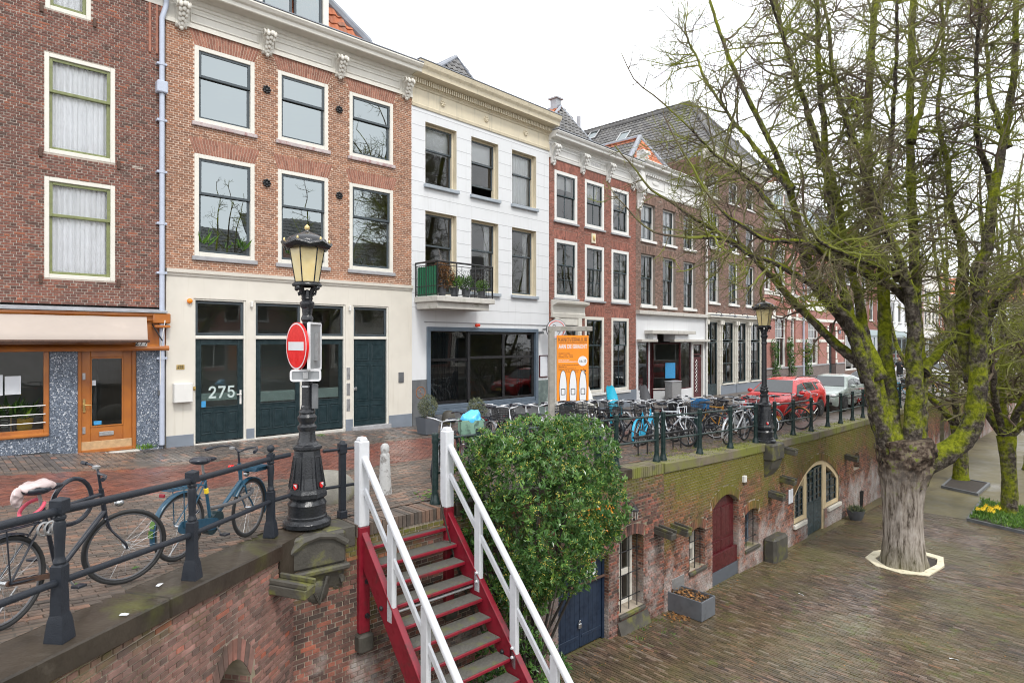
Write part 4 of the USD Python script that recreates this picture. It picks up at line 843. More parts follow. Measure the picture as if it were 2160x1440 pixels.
MB().prism(sbox(0.0, -0.8, W4, 0.32).difference(as_poly(door4)), -0.04, 0.3).build('plinth', M['grey_plinth'], h4)
MB().box(2.3, 3.5, -0.05, -0.035, -0.28, -0.05).build('cellar_grate', M['stone_dark'], h4)
shell(h4, 0.0, W4, -0.8, 9.3, floors=(3.65, 6.6, 9.2))
for i, (a, b, c, d) in enumerate(win4): window(h4, a, b, c, d, M['white'], M['dark_green'], fw=0.13, fy=-0.01, sw=0.05, split=0.47 if c > 6 else 0.42, vb=(1, 1), hb=(0, 1 if c < 6 else 0), sill=M['stone_sill'], sill_h=0.08, blind=(0.5 if c > 6 else 0), seed=60 + i, net='sides' if i == 4 or i == 5 else None)
for i, (a, b, c, d) in enumerate(win4g): window(h4, a, b, c, d, M['frame_cream'], M['dark_green'], fw=0.13, fy=-0.01, sw=0.05, split=0.36, vb=(1, 1), hb=(0, 1), sill=M['white'], sill_h=0.1, seed=70 + i)
MB().box(2.6, 3.1, 1.4, 3.2, 0.4, 1.3).box(4.2, 5.2, 1.5, 3.0, 0.4, 1.2).build('counter', M['white'], h4)
# entrance
MB().box(0.28, 0.52, -0.08, 0.2, -0.6, 3.3, 0.01).box(1.68, 1.92, -0.08, 0.2, -0.6, 3.3, 0.01).box(0.521, 1.679, -0.05, 0.2, 3.02, 3.3, 0.01).box(0.34, 0.46, -0.1, -0.08, 0.2, 3.0, 0.01).box(1.74, 1.86, -0.1, -0.08, 0.2, 3.0, 0.01).build('door_surround', M['frame_cream'], h4)
extr(MB(), [(0.1, 3.3), (-0.08, 3.3), (-0.1, 3.45), (-0.08, 3.48), (-0.08, 3.72), (-0.16, 3.76), (-0.3, 3.82), (-0.32, 3.9), (0.1, 3.98)], 0.1, 2.1).build('entablature', M['frame_cream'], h4)
light(h4, 0.521, 1.679, 2.32, 3.018, 0.06, M['dark_green'], M['glass'])
d = MB().box(0.525, 1.675, 0.08, 0.14, -0.5, 2.3, 0.01).build('door', M['dark_green'], h4)
for z0, z1 in ((-0.3, 0.5), (0.7, 2.1)):
    for k in range(2): panel_door(None, d, 0.6 + k * 0.54, 1.06 + k * 0.54, z0, z1, 0.078, M['dark_green'])
gs = MB().lathe([(0.0, 0.55), (0.2, 0.5), (0.28, 0.35), (0.27, 0.0)], 12, (2.25, -0.32, -0.38)).build('guard_stone', M['stone_moss'], h4)
extr(MB(), [(0.3, 9.2), (-0.04, 9.2), (-0.06, 9.28), (-0.03, 9.3), (-0.03, 9.69), (0.3, 9.69)], 0.0, W4).build('frieze', M['white'], h4)
cornice(h4, -0.05, W4 + 0.08, 9.67, M['white'], 1.0, h=0.82)
MB().box(-0.05, W4 + 0.08, -0.5, 0.1, 10.135, 10.16).build('gutter_lip', M['lead'], h4)
cx4 = [0.2, 2.0, 3.75, 5.6]
for x in cx4: console(h4, x, 8.98, 9.71, M['white'], 0.24, 0.3)
for a, b in zip(cx4[:-1], cx4[1:]): ring(MB(), a + 0.22, b - 0.22, 9.34, 9.62, 0.035, -0.055, -0.028, 0.008).build('frieze_panel', M['white'], h4)
text(h4, 'lettering', 'De Eikel', 0.12, 2.9, 9.42, -0.031, M['stone_sill'], False, 0.002, center=True)
mb = MB().box(2.6, 2.88, -0.05, 0, 6.33, 6.72, 0.01).build('gable_stone', M['cream_dk'], h4); MB().sphere((2.74, -0.06, 6.54), (0.07, 0.04, 0.12), 2).build('gilt_acorn', M['gold'], mb, True)
# hipped roof
RY = 2.4; apx, rz4 = F4.at(1183, 226, RY); E4 = F4.s_at(1255, 0.4); U4 = rz4 - 10.2
roof_tiles(h4, (-0.1, 0.2, 10.2), (1, 0, 0), (0, RY - 0.2, U4), [(0.2, 0), (E4, 0), (apx + 0.15, math.hypot(RY - .2, U4)), (apx + 0.05, math.hypot(RY - .2, U4))], M['tile_grey'], 80, seed=5, under=M['lead'])
roof_tiles(h4, (-0.1, 0.2, 10.2), (0, 1, 0), (apx + 0.1, 0, U4), [(0, 0), (7, 0), (7, math.hypot(apx + .1, U4)), (RY - 0.2, math.hypot(apx + .1, U4))], M['tile_red'], 60, seed=6, under=M['tile_red'])
MB().tube([(-0.1, 0.15, 10.3), (apx, RY, rz4 + 0.02)], 0.07, 8).tube([(apx, RY, rz4), (apx, 8, rz4)], 0.12, 8).tube([(apx, RY, rz4), (E4, 0.2, 10.25)], 0.06, 8).build('hip_ridge', M['lead'], h4)
ch = MB().box(apx - 0.18, apx + 0.18, RY + 0.1, RY + 0.46, rz4 - .2, rz4 + .38, 0.01).box(apx - 0.25, apx + 0.25, RY + 0.03, RY + 0.53, rz4 + .38, rz4 + .45, 0.01).build('chimney', M['ledge_zinc'], h4)
q4, z4 = F4.at(1221, 246, 3.0); MB().bar((q4, 3, 10), (q4, 3, z4), 0.09, 10).bar((q4 - .35, 3.2, 10), (q4 - .35, 3.2, z4 - .05), 0.07, 10).build('flue', M['ledge_zinc'], h4)
# --- brown house with the white modern shop front
h5 = house('brick_house', 'brown brick house with ornate white cornice and white shop front with burgundy door', F5)
S5 = lambda px, yo=0.0: F5.s_at(px, yo)
cols5 = [(0.423, 1.625), (2.298, 3.486), (4.271, 5.47)]
win5 = [(a, b, 6.93, 8.56) for a, b in cols5] + [(a, b, 4.01, 6.31) for a, b in cols5]
brick_wall(h5, F5, 0.0, W5, 3.64, 9.1, win5, 0.2, 0.05, 0.01, M['brick_b5'], M['mortar_grey'], seed=15, n_ind=250, skip=[Polygon([(a, z), (b, z), (b + 0.06, z + 0.36), (a - 0.06, z + 0.36)]) for a, b, _, z in win5])
for a, b, c, z in win5: lintel(h5, a, b, z, 0.36, 0.06, M['brick_b5'], M['mortar_grey'], 0.065)
shell(h5, 0.0, W5, -0.8, 9.3, floors=(3.7, 6.6, 9.3))
for i, (a, b, c, d) in enumerate(win5): window(h5, a, b, c, d, M['white'], M['dark_green'], fw=0.07, fy=0.12, sw=0.05, split=0.45, vb=(1, 1), hb=(0, 1 if c < 6 else 0), sill=M['white'], sill_h=0.12, net=('full', 'full', None, 'sides', 'sides', 'sides')[i], seed=80 + i)
extr(MB(), [(0.3, 9.05), (-0.04, 9.05), (-0.07, 9.14), (-0.04, 9.18), (-0.04, 9.88), (0.3, 9.88)], 0.0, W5).build('frieze', M['white'], h5)
cornice(h5, 0.0, W5 + 0.1, 9.86, M['white'], 0.95, h=0.85)
for k in range(30): MB().box(0.4 + k * 0.19, 0.5 + k * 0.19, -0.16, -0.05, 9.77, 9.88, 0.01).build('dentil', M['white'], h5)
console(h5, 0.25, 8.2, 9.2, M['white'], 0.34, 0.32); console(h5, W5 - 0.25, 8.2, 9.2, M['white'], 0.34, 0.32)
MB().box(0.05, 0.5, -0.2, 0.0, 9.2, 9.86, 0.03).build('cornice_block', M['white'], h5); console(h5, 0.28, 9.95, 10.75, M['white'], 0.42, 0.42)
for a, b in ((0.8, 2.4), (2.7, 4.0), (4.3, 5.9)):
    p = ring(MB(), a, b, 9.3, 9.74, 0.04, -0.07, -0.038, 0.01).build('frieze_panel', M['white'], h5); MB().sphere(((a + b) / 2, -0.05, 9.58), (0.3, 0.03, 0.12), 2).build('carving', M['white'], p)
R5 = 2.4; x5, rz5 = F5.at(1350, 292, R5); x5 = max(x5, 0.3); E5 = F5.s_at(1418, 0.4); U5 = rz5 - 10.3
roof_tiles(h5, (-0.1, 0.3, 10.3), (1, 0, 0), (0, R5 - .3, U5), [(0, 0), (E5, 0), (x5 + .2, math.hypot(R5 - .3, U5)), (x5 + .1, math.hypot(R5 - .3, U5))], M['tile_red'], 60, seed=8, under=M['tile_red'])
roof_tiles(h5, (-0.1 - 2.4, 0.3, 10.3), (0, 1, 0), (x5 + 2.5, 0, U5), [(0, 0), (8, 0), (8, math.hypot(x5 + 2.5, U5)), (R5 - .3, math.hypot(x5 + 2.5, U5))], M['tile_red'], 60, seed=9, under=M['tile_red'])
MB().tube([(-0.1, 0.3, 10.35), (x5, R5, rz5 + 0.05), (x5, 9, rz5 + 0.05)], 0.14, 8).tube([(x5, R5, rz5), (E5, 0.3, 10.4)], 0.13, 8).build('hip_ridge', M['lead'], h5)
# shop front
xs5 = dict(w0=S5(1345), w1=S5(1368), e0=S5(1369), e1=S5(1412), f0=S5(1436), f1=S5(1458), d0=S5(1460), d1=S5(1482))
holes = [(xs5['w0'], xs5['w1'], 0.25, 2.4), (xs5['e0'], xs5['f1'], -0.8, 2.4), (xs5['e0'], xs5['e1'], 2.39, 2.85), (xs5['d0'], xs5['d1'], -0.8, 2.3)]
MB().prism(sbox(0, -0.8, W5, 3.6).difference(unary_union([as_poly(q) for q in holes])), -0.03, 0.3).build('shop_wall', M['white_wall'], h5)
MB().box(-0.02, W5, -0.22, 0.0, 3.6, 3.76, 0.012).build('ledge', M['concrete'], h5)
MB().box(S5(1358), S5(1450), -0.45, -0.031, 2.74, 2.9, 0.01).box(0.02, S5(1376), -0.3, -0.031, 2.38, 2.5, 0.01).box(S5(1411), W5 - 0.02, -0.3, -0.031, 2.38, 2.5, 0.01).build('canopy', M['concrete'], h5)
MB().box(S5(1366), S5(1374), -0.3, -0.031, 2.5, 2.74, 0.006).box(S5(1412), S5(1440), -0.3, -0.031, 2.5, 2.74, 0.006).build('canopy_side', M['white_wall'], h5)
def rlight(a, b, z0, z1, y, m=None, w=0.05):
    t = ring(MB(), a, b, z0, z1, w, y, y + 0.07, 0.006).build('shop_window', m or M['red_wood'], h5); pane(t, a + w, b - w, z0 + w, z1 - w, y + 0.03, M['glass_shop']); return t
rlight(xs5['w0'], xs5['w1'], 0.25, 2.38, 0.02)
rlight(xs5['f0'], xs5['f1'], 0.1, 2.38, 0.02)
MB().box(xs5['e1'] + 0.3, xs5['f1'], -0.029, 0.3, -0.8, 0.1, 0.01).build('window_base', M['white_wall'], h5)
a, b = xs5['e0'] + 0.2, xs5['e1'] - 0.1
d = ring(MB(), a, b, -0.42, 2.8, 0.14, 0.9, 0.96, 0.01, 1.1).build('door', M['red_wood'], h5); pane(d, a + 0.14, b - 0.14, 0.7, 2.66, 0.93, M['glass_shop']); panel_door(None, d, a + 0.2, b - 0.2, -0.3, 0.55, 0.9, M['red_wood'])
MB().box(a + 0.05, a + 0.1, 0.86, 0.9, 0.5, 0.8, 0.004).bar((a + 0.075, 0.84, 0.7), (a + 0.19, 0.84, 0.7), 0.012, 6).build('handle', M['steel'], d)
sd = MB(); q0, q1 = np.array([xs5['e1'] + 0.02, 0.92]), np.array([xs5['f0'], 0.06])
for z in (0.1, 2.32): sd.bar((*q0, z), (*q1, z), 0.05, 6)
for q in (q0, q1): sd.bar((*q, -0.4), (*q, 2.36), 0.05, 6)
sd = sd.build('side_light', M['red_wood'], h5); put('pane', [[*q0, 0.1], [*q1, 0.1], [*q1, 2.32], [*q0, 2.32]], [[0, 1, 2], [0, 2, 3]], M['glass_shop'], sd)
put('side_base', [[*q0, -0.8], [*q1, -0.8], [*q1, 0.1], [*q0, 0.1]], [[0, 1, 2], [0, 2, 3]], M['white_wall'], sd)
pq = q0 * 0.35 + q1 * 0.65; MB().cbox((pq[0] - 0.03, pq[1] - 0.02, 1.0), (0.5, 0.01, 0.75), rotz(math.atan2(q1[1] - q0[1], q1[0] - q0[0]))).build('poster', M['sticker_blue'], sd)
d = MB().box(xs5['d0'] + 0.04, xs5['d1'] - 0.04, 0.06, 0.1, -0.42, 1.62, 0.01).build('door', M['red_wood'], h5)
xc = (xs5['d0'] + xs5['d1']) / 2
g = MB()
for k in range(9): z = -0.1 + k * 0.18; g.tube([(xc - 0.13, 0.04, z), (xc, 0.04, z + 0.14), (xc + 0.13, 0.04, z), (xc, 0.04, z - 0.03)], 0.012, 4, True)
g.build('grille', M['dull_steel'], d)
t = ring(MB(), xs5['d0'] + 0.04, xs5['d1'] - 0.04, 1.72, 2.26, 0.06, 0.05, 0.1).build('transom_window', M['red_wood'], h5); pane(t, xs5['d0'] + 0.1, xs5['d1'] - 0.1, 1.78, 2.2, 0.08, M['glass_shop'])
ring(MB(), xs5['d0'] - 0.06, xs5['d1'] + 0.06, -0.5, 2.36, 0.1, -0.05, 0.1).build('door_frame', M['white'], h5)
MB().bar((W5 - 0.02, -0.1, -0.4), (W5 - 0.02, -0.1, 9.9), 0.055, 10).build('drainpipe', M['white'], h5, 40)
ub = thing('utility_box', 'grey metal utility box standing in the entrance of the white shop front', 'utility box', F5.w(S5(1420, -0.35), -0.35, -0.42), F5.rz)
MB().box(-0.42, 0.42, -0.2, 0.2, 0, 0.95, 0.02).build('body', M['dull_steel'], ub); MB().box(-0.44, 0.44, -0.22, 0.22, 0.95, 1.0, 0.015).build('lid', M['stone_sill'], ub)

# --- taller brown house with big grey hipped roof
h6 = house('brick_house', 'tall brown brick house with cream shop windows and large grey hipped tile roof', F6)
S6 = lambda px, yo=0.0: F6.s_at(px, yo)
cols6 = [(0.43, 1.6), (2.77, 4.0), (5.0, 6.2)]
win6 = [(a, b, 9.95, 11.15) for a, b in cols6] + [(a, b, 7.3, 9.12) for a, b in cols6] + [(a, b, 4.42, 6.72) for a, b in cols6]
HB6 = 11.86
brick_wall(h6, F6, 0.0, W6, 3.9, HB6, win6, 0.2, 0.05, 0.01, M['brick_b6'], M['mortar_grey'], seed=16, n_ind=150)
shell(h6, 0.0, W6, -0.8, HB6, depth=13, floors=(3.9, 6.9, 9.5, 11.9), m=M['brick_b6'])
for i, (a, b, c, d) in enumerate(win6): window(h6, a, b, c, d, M['white'], M['dark_green'], fw=0.08, fy=0.08, sw=0.05, split=0.45, vb=(1, 1), hb=(0, 1), sill=M['white'], sill_h=0.1, seed=100 + i)
cornice(h6, -0.2, W6 + 0.2, HB6 - 0.1, M['frame_cream'], 1.0)
ap6 = 3.6; ax6, az6 = F6.at(1460, 222, ap6); e6 = 10.3; U6 = az6 - e6; S6l = math.hypot(ax6 + .4, U6); kf = (HB6 + .44 - e6) / U6
roof_tiles(h6, (-0.4, -0.2, e6), (0, 1, 0), (ax6 + .4, 0, U6), [(0.5, 0), (16, 0), (16, S6l), (ap6 + .2, S6l), (0.1, S6l * kf), (0.1, S6l * kf - .3)], M['tile_grey'], 250, tw=0.26, th=0.32, seed=10, under=M['tile_grey'])
V6 = az6 - HB6 - .44
roof_tiles(h6, (-0.2, -0.3, HB6 + 0.44), (1, 0, 0), (0, ap6 + 0.3, V6), [((ax6 + .4) * kf - .2, 0), (W6 + 0.5, 0), (ax6 + 0.3, math.hypot(ap6 + .3, V6)), (ax6 + 0.2, math.hypot(ap6 + .3, V6))], M['tile_grey'], 50, tw=0.26, th=0.32, seed=11, under=M['tile_grey'])
MB().tube([(ax6, ap6, az6 + 0.1), (ax6, 15, az6 + 0.1)], 0.13, 8).tube([((ax6 + .4) * kf - .4, -0.3, HB6 + 0.5), (ax6, ap6, az6 + 0.1), (W6 + 0.3, -0.3, HB6 + 0.5)], 0.12, 8).build('hip_ridge', M['tile_grey'], h6)
roof_tiles(h6, (W6 + 0.3, -0.3, HB6 + 0.44), (0, 1, 0), (ax6 - W6 - .3, 0, V6), [(0, 0), (15, 0), (15, math.hypot(ax6 - W6 - .3, V6)), (ap6 + 0.3, math.hypot(ax6 - W6 - .3, V6))], M['tile_grey'], 0, tw=0.5, th=0.5, seed=12, under=M['tile_grey'])
extr(MB(), [(0, 0), (.14, 0), (.2, .16), (.24, .18), (.24, .3), (0, .3)], .3, 15.5).xf(rotz(math.pi / 2), (-.15, 0, e6 - .3)).build('eave_gutter', M['frame_cream'], h6)
u6 = np.array([ax6 + .4, 0, U6]) / S6l; n6 = np.array([-u6[2], 0, u6[0]]); Rm = np.stack([np.array([0, -1.0, 0]), u6, n6], 1)
for px, py in ((1316, 290), (1252, 287)):
    o = hit(F6, px, py, (-.4, -.2, e6), n6) + n6 * .06; mb = ring(MB(), -.4, .4, -.5, .5, .07, 0, .08); v = np.vstack(mb.v)[:, [0, 2, 1]]
    sk = put('skylight', v @ Rm.T + o, np.vstack(mb.f), M['dull_steel'], h6); q = np.array([[-.33, -.43, .03], [.33, -.43, .03], [.33, .43, .03], [-.33, .43, .03]]); put('pane', q @ Rm.T + o, [[0, 1, 2], [0, 2, 3]], M['glass_hi'], sk)
# cream shop front with slim posts
o6 = [(S6(1490), S6(1513)), (S6(1521.5), S6(1546)), (S6(1554), S6(1573)), (S6(1581), S6(1603))]
MB().prism(sbox(0, -0.8, W6, 3.9).difference(unary_union([sbox(a, -0.8 if i == 0 else 0.15, b, 3.42) for i, (a, b) in enumerate(o6)])), -0.03, 0.25).build('shop_wall', M['frame_cream'], h6)
extr(MB(), [(0.1, 3.5), (-0.1, 3.5), (-0.14, 3.6), (-0.32, 3.66), (-0.32, 3.74), (0.1, 3.9)], 0.0, W6).build('shop_cornice', M['frame_cream'], h6)
MB().box(0.0, W6, -0.34, -0.05, 3.76, 3.8).build('lead_flashing', M['lead'], h6)
for i, (a, b) in enumerate(o6):
    zb = -0.42 if i == 0 else 0.16
    t = ring(MB(), a, b, 2.46, 3.4, 0.05, 0.02, 0.1).build('transom_window', M['dark_green'], h6); pane(t, a + 0.05, b - 0.05, 2.51, 3.35, 0.06, M['glass_shop'])
    MB().box((a + b) / 2 - 0.02, (a + b) / 2 + 0.02, 0.025, 0.08, 2.51, 3.35).build('glazing_bar', M['dark_green'], t)
    t = ring(MB(), a, b, zb, 2.38, 0.06, 0.02, 0.1, 0.006, 0.6 if i == 0 else 0.06).build('door' if i == 0 else 'shop_window', M['dark_green'], h6); pane(t, a + 0.06, b - 0.06, zb + (0.6 if i == 0 else 0.06), 2.32, 0.06, M['glass_shop'])
    mb = MB().box((a + b) / 2 - 0.02, (a + b) / 2 + 0.02, 0.025, 0.08, zb + 0.06, 2.32)
    if i: mb.box(a + 0.06, (a + b) / 2 - 0.021, 0.03, 0.08, 1.2, 1.24).box((a + b) / 2 + 0.021, b - 0.06, 0.03, 0.08, 1.2, 1.24)
    mb.build('glazing_bar', M['dark_green'], t)
    if i: MB().box(a - 0.3, b + 0.3, -0.1, -0.031, -0.8, 0.06, 0.01).build('plinth', M['grey_plinth'], h6); MB().box(a - 0.02, b + 0.02, -0.14, 0.02, 0.08, 0.15, 0.01).build('sill', M['frame_cream'], h6)
    for xx in (a - 0.12, b + 0.12):
        mb = MB().bar((xx, -0.09, 0.2 if i else -0.4), (xx, -0.09, 3.3), 0.045, 8)
        for z in np.arange(0.4, 3.2, 0.42): mb.lathe([(0.06, -0.05), (0.06, 0.05)], 8, (xx, -0.09, z))
        mb.box(xx - 0.08, xx + 0.08, -0.22, -0.032, 3.28, 3.5, 0.02).build('slim_column', M['frame_cream'], h6)
for k in range(5):
    x = 0.6 + k * 1.6; MB().tube([(x, -0.3, 3.84), (x, -0.5, 3.95), (x + 0.05, -0.6, 3.8)], 0.02, 6).lathe([(0.03, 0), (0.09, -0.12)], 8, (x + 0.05, -0.6, 3.8)).build('front_lamp', M['stone_dark'], h6)

# --- pale red institution with cream bands and arched windows
h7 = house('brick_institution', 'pale red brick building with cream stone bands, arched windows and arched doorway', F7, 'building')
S7 = lambda px, yo=0.0: F7.s_at(px, yo)
tops7 = [(0.0, 1.2, 5.5, 8.5), (1.7, 3.6, 5.5, 8.5), (4.4, 5.3, 5.5, 8.5), (7.4, 8.9, 5.5, 8.3), (10.2, 11.3, 5.5, 8.3), (13.0, 14.2, 5.5, 8.3)]
gr7 = [(1.7, 3.65, 0.75, 3.9), (4.34, 5.2, 0.75, 3.9), (7.6, 9.85, 0.75, 3.9)]
arch = lambda a, b, z0, z1: Polygon([(a, z0), (b, z0)] + [((a + b) / 2 + (b - a) / 2 * math.cos(t), z1 + (b - a) / 2 * math.sin(t) * 0.9) for t in np.linspace(0, math.pi, 16)])
door7 = arch(11.9, 13.5, -0.8, 3.1)
HB7 = 9.4
holes7 = tops7 + gr7 + [door7]
MB().prism(sbox(0, 0.72, W7, HB7).difference(unary_union([as_poly(q) for q in holes7])), 0, 0.35).build('wall', mat('brick_pattern_pale_red', (0.3, 0.1, 0.08)) if False else usdkit.material(stage, '/World/Looks/far_brick_pale_red', {'g': ('texture_coordinate', {}), 'x': ('separate_xyz', {}), 'c': ('combine_xyz', {}), 'b': ('brick_texture', {'scale': 1.0, 'brick_width': 0.22, 'row_height': 0.065, 'mortar_size': 0.007, 'color1': (0.38, 0.145, 0.115), 'color2': (0.27, 0.10, 0.08), 'mortar': (0.36, 0.24, 0.20)}), 'p': ('principled_bsdf', {'roughness': 0.85})},
    [('g.object', 'x.vector'), ('x.x', 'c.x'), ('x.z', 'c.y'), ('c.vector', 'b.vector'), ('b.color', 'p.base_color')], surface='p.BSDF'), h7)
MB().prism(sbox(0, -0.8, W7, 0.70).difference(door7), -0.06, 0.35).build('plinth', usdkit.material(stage, '/World/Looks/plinth_brick', {'g': ('texture_coordinate', {}), 'x': ('separate_xyz', {}), 'c': ('combine_xyz', {}), 'b': ('brick_texture', {'scale': 1.0, 'brick_width': 0.22, 'row_height': 0.065, 'mortar_size': 0.008, 'color1': (0.17, 0.13, 0.12), 'color2': (0.12, 0.09, 0.085), 'mortar': (0.2, 0.17, 0.15)}), 'p': ('principled_bsdf', {'roughness': 0.8})},
    [('g.object', 'x.vector'), ('x.x', 'c.x'), ('x.z', 'c.y'), ('c.vector', 'b.vector'), ('b.color', 'p.base_color')], surface='p.BSDF'), h7)
MB().prism(sbox(0, 0.702, W7, 0.8).difference(door7), -0.1, 0.02).build('plinth_cap', M['stone_sill'], h7)
shell(h7, 0, W7, -0.8, HB7, floors=(4.6, HB7))
for i, (a, b, c, d) in enumerate(tops7 + gr7):
    window(h7, a, b, c, d, M['white'], M['white'], fw=0.09, fy=0.1, sw=0.05, split=0.4, vb=(2 if b - a > 1.4 else 1, 2 if b - a > 1.4 else 1), hb=(1, 0), sill=M['white'], seed=120 + i)
def cut7(z0, z1): return sbox(0, z0, W7, z1).difference(unary_union([as_poly(q) for q in holes7]))
for z0, z1 in ((2.35, 2.55), (3.8, 4.0), (5.25, 5.45)): MB().prism(cut7(z0, z1), -0.03, 0.01).build('stone_band', M['frame_cream'], h7)
for a, b in ((1.7, 3.65), (4.34, 5.2)):
    th = np.linspace(0, math.pi, 18); cx, r0 = (a + b) / 2, (b - a) / 2
    MB().prism([(cx + r0 * math.cos(t), 4.02 + r0 * 0.85 * math.sin(t)) for t in th], -0.02, 0.01).build('tympanum', M['red_wood'] if False else M['brick_lintel'], h7)
    mb = MB()
    for k in range(19):
        t0, t1 = math.pi * k / 19 + 0.012, math.pi * (k + 1) / 19 - 0.012
        mb.prism([(cx + q * math.cos(t), 4.02 + q * 0.85 * math.sin(t)) for q, t in ((r0, t0), (r0 + 0.28, t0), (r0 + 0.28, t1), (r0, t1))], -0.035, 0.01)
    mb.build('arch_ring', M['brick_b7'], h7)
    for xx in (a - 0.2, b + 0.2): MB().prism([(xx - 0.17, 3.8), (xx + 0.17, 3.8), (xx + 0.17, 4.3), (xx, 4.5), (xx - 0.17, 4.3)], -0.05, 0.01).build('arch_springer', M['frame_cream'], h7)
    MB().prism([(cx - 0.12, 4.02 + r0 * 0.85), (cx + 0.12, 4.02 + r0 * 0.85), (cx + 0.2, 4.5 + r0 * 0.85), (cx - 0.2, 4.5 + r0 * 0.85)], -0.05, 0.01).build('keystone', M['frame_cream'], h7)
MB().box(7.2, 11.3, -0.05, 0.0, 4.55, 5.1, 0.01).build('stone_tablet', M['frame_cream'], h7)
d = MB().box(11.95, 13.45, 0.25, 0.3, -0.5, 3.2, 0.01).build('door', M['dark_green'], h7)
MB().prism(arch(11.9, 13.5, 3.1, 3.12), 0.2, 0.26).build('fanlight', M['red_wood'], h7)
mb = MB()
for z in np.arange(-0.4, 3.2, 0.5):
    w_ = 0.45 if int(round(z * 2)) % 2 else 0.3; mb.box(11.9 - w_, 11.88, -0.05, 0.0, z, z + 0.44, 0.01).box(13.52, 13.5 + w_, -0.05, 0.0, z, z + 0.44, 0.01)
mb.build('door_quoins', M['frame_cream'], h7)
MB().bar((6.43, -0.1, -0.4), (6.43, -0.1, 9.2), 0.06, 10).build('drainpipe', M['pipe'], h7, 40)
MB().box(14.25, 14.75, -0.05, -0.0, 3.0, 3.25).build('street_name_plate', M['bike_blue'], h7)
cornice(h7, 0, W7, HB7 - 0.4, M['frame_cream'], 1.0)
roof_tiles(h7, (0, -0.2, HB7 + 0.1), (1, 0, 0), (0, 2.2, 4.0), [(0, 0), (W7, 0), (W7, 4.5), (0, 4.5)], M['tile_grey'], 0, tw=0.5, th=0.45, under=M['tile_grey'])
for x in (2.5, 8.5):
    dmr = ring(MB(), x - 0.9, x + 0.9, HB7 + 0.3, HB7 + 2.4, 0.14, 0.1, 0.25).box(x - 0.9, x + 0.9, 0.26, 2.0, HB7 + 0.3, HB7 + 2.39).prism([(x - 1.1, HB7 + 2.4), (x + 1.1, HB7 + 2.4), (x, HB7 + 3.1)], 0.0, 2.2).build('dormer', M['white'], h7)
    pane(dmr, x - 0.75, x + 0.75, HB7 + 0.45, HB7 + 2.25, 0.15, M['glass_hi'])
MB().box(4.5, 6.0, 1.0, 2.0, HB7, HB7 + 4.2, 0.02).build('chimney', M['brick_b7'], h7)

# --- further houses of the row, plainer with distance
def far_house(fr, s0, w, hgt, wallm, label, ncol, floors, shopm=None, roofm=None, framem=None, zb=-0.45, depth=8, gable=False, name='row_house', group=None):
    f = Frame(fr.w(s0)[:2], fr.T); h = house(name, label, f, 'house', group)
    cw = w / ncol; ww = min(1.25, cw * 0.6); holes = []
    for k in range(ncol):
        for z0, z1 in floors: holes.append((cw * (k + 0.5) - ww / 2, cw * (k + 0.5) + ww / 2, z0, z1))
    sh = (0.35, w - 0.35, 0.1, 2.9) if shopm else None
    pol = [(0, zb), (w, zb), (w, hgt), (0, hgt)] if not gable else [(0, zb), (w, zb), (w, hgt), (w * 0.78, hgt + 1.6), (w * 0.6, hgt + 2.0), (w * 0.5, hgt + 2.6), (w * 0.4, hgt + 2.0), (w * 0.22, hgt + 1.6), (0, hgt)]
    MB().prism(Polygon(pol).difference(unary_union([as_poly(q) for q in holes + ([sh] if sh else [])])), 0, 0.3).build('wall', wallm, h)
    shell(h, 0, w, zb, hgt, depth, floors=[z0 - 0.7 for z0, _ in floors] + [hgt])
    for i, q in enumerate(holes): window(h, *q, framem or M['white'], M['slate_sash'], fw=0.1, fy=0.03, split=0.45, vb=(1, 1), sill=M['stone_sill'], seed=200 + i)
    if sh:
        t = ring(MB(), *sh, 0.12, 0.0, 0.2).box(sh[0], sh[1], -0.05, 0.1, 2.92, 3.4, 0.02).build('shop_front', shopm, h)
        for k in range(3):
            a = sh[0] + 0.12 + k * (sh[1] - sh[0] - 0.24) / 3; pane(t, a + 0.05, a + (sh[1] - sh[0] - 0.24) / 3 - 0.05, 0.4, 2.75, 0.1, M['glass_shop']); MB().box(a - 0.04, a + 0.05, 0.05, 0.15, 0.22, 2.78).build('mullion', shopm, t)
    if not gable: cornice(h, -0.03, w + 0.03, hgt - 0.35, framem or M['white'], 0.8)
    rm = roofm or M['tile_grey']
    if gable: roof_tiles(h, (0, 0.3, hgt), (0, 1, 0), (w / 2, 0, 2.4), [(0, 0), (depth, 0), (depth, 3.2), (0, 3.2)], rm, 0, 0.6, 0.5, under=rm); roof_tiles(h, (w, 0.3, hgt), (0, 1, 0), (-w / 2, 0, 2.4), [(0, 0), (depth, 0), (depth, 3.2), (0, 3.2)], rm, 0, 0.6, 0.5, under=rm)
    else: roof_tiles(h, (0, 0, hgt + 0.15), (1, 0, 0), (0, 1, 1.1), [(0, 0), (w, 0), (w, 3.6), (0, 3.6)], rm, 0, 0.5, 0.45, under=rm)
    MB().box(w * 0.7, w * 0.7 + 0.7, 2.2, 2.8, hgt, hgt + 3.6, 0.02).build('chimney', M['brick_b6'], h)
    return h
fl3 = [(4.2, 6.0), (6.9, 8.5)]
far_house(F8, 0.02, 6.6, 9.6, M['brick_b5'], 'brown brick house with a pale shop front beside the pale red building', 3, fl3, M['white'], M['tile_red'])
far_house(F8, 6.64, 7.4, 9.8, M['brick_b4'], 'red brick house under an orange tiled roof, half hidden by the mossy trunks', 3, fl3, M['grey_wall'], M['tile_red'])
far_house(F8, 14.06, 8.0, 11.6, M['white_wall'], 'white plastered house with a grey-green shop front seen between the trunks', 3, [(4.2, 6.2), (7.2, 8.9), (9.5, 10.8)], M['grey_wall'], M['tile_grey'])
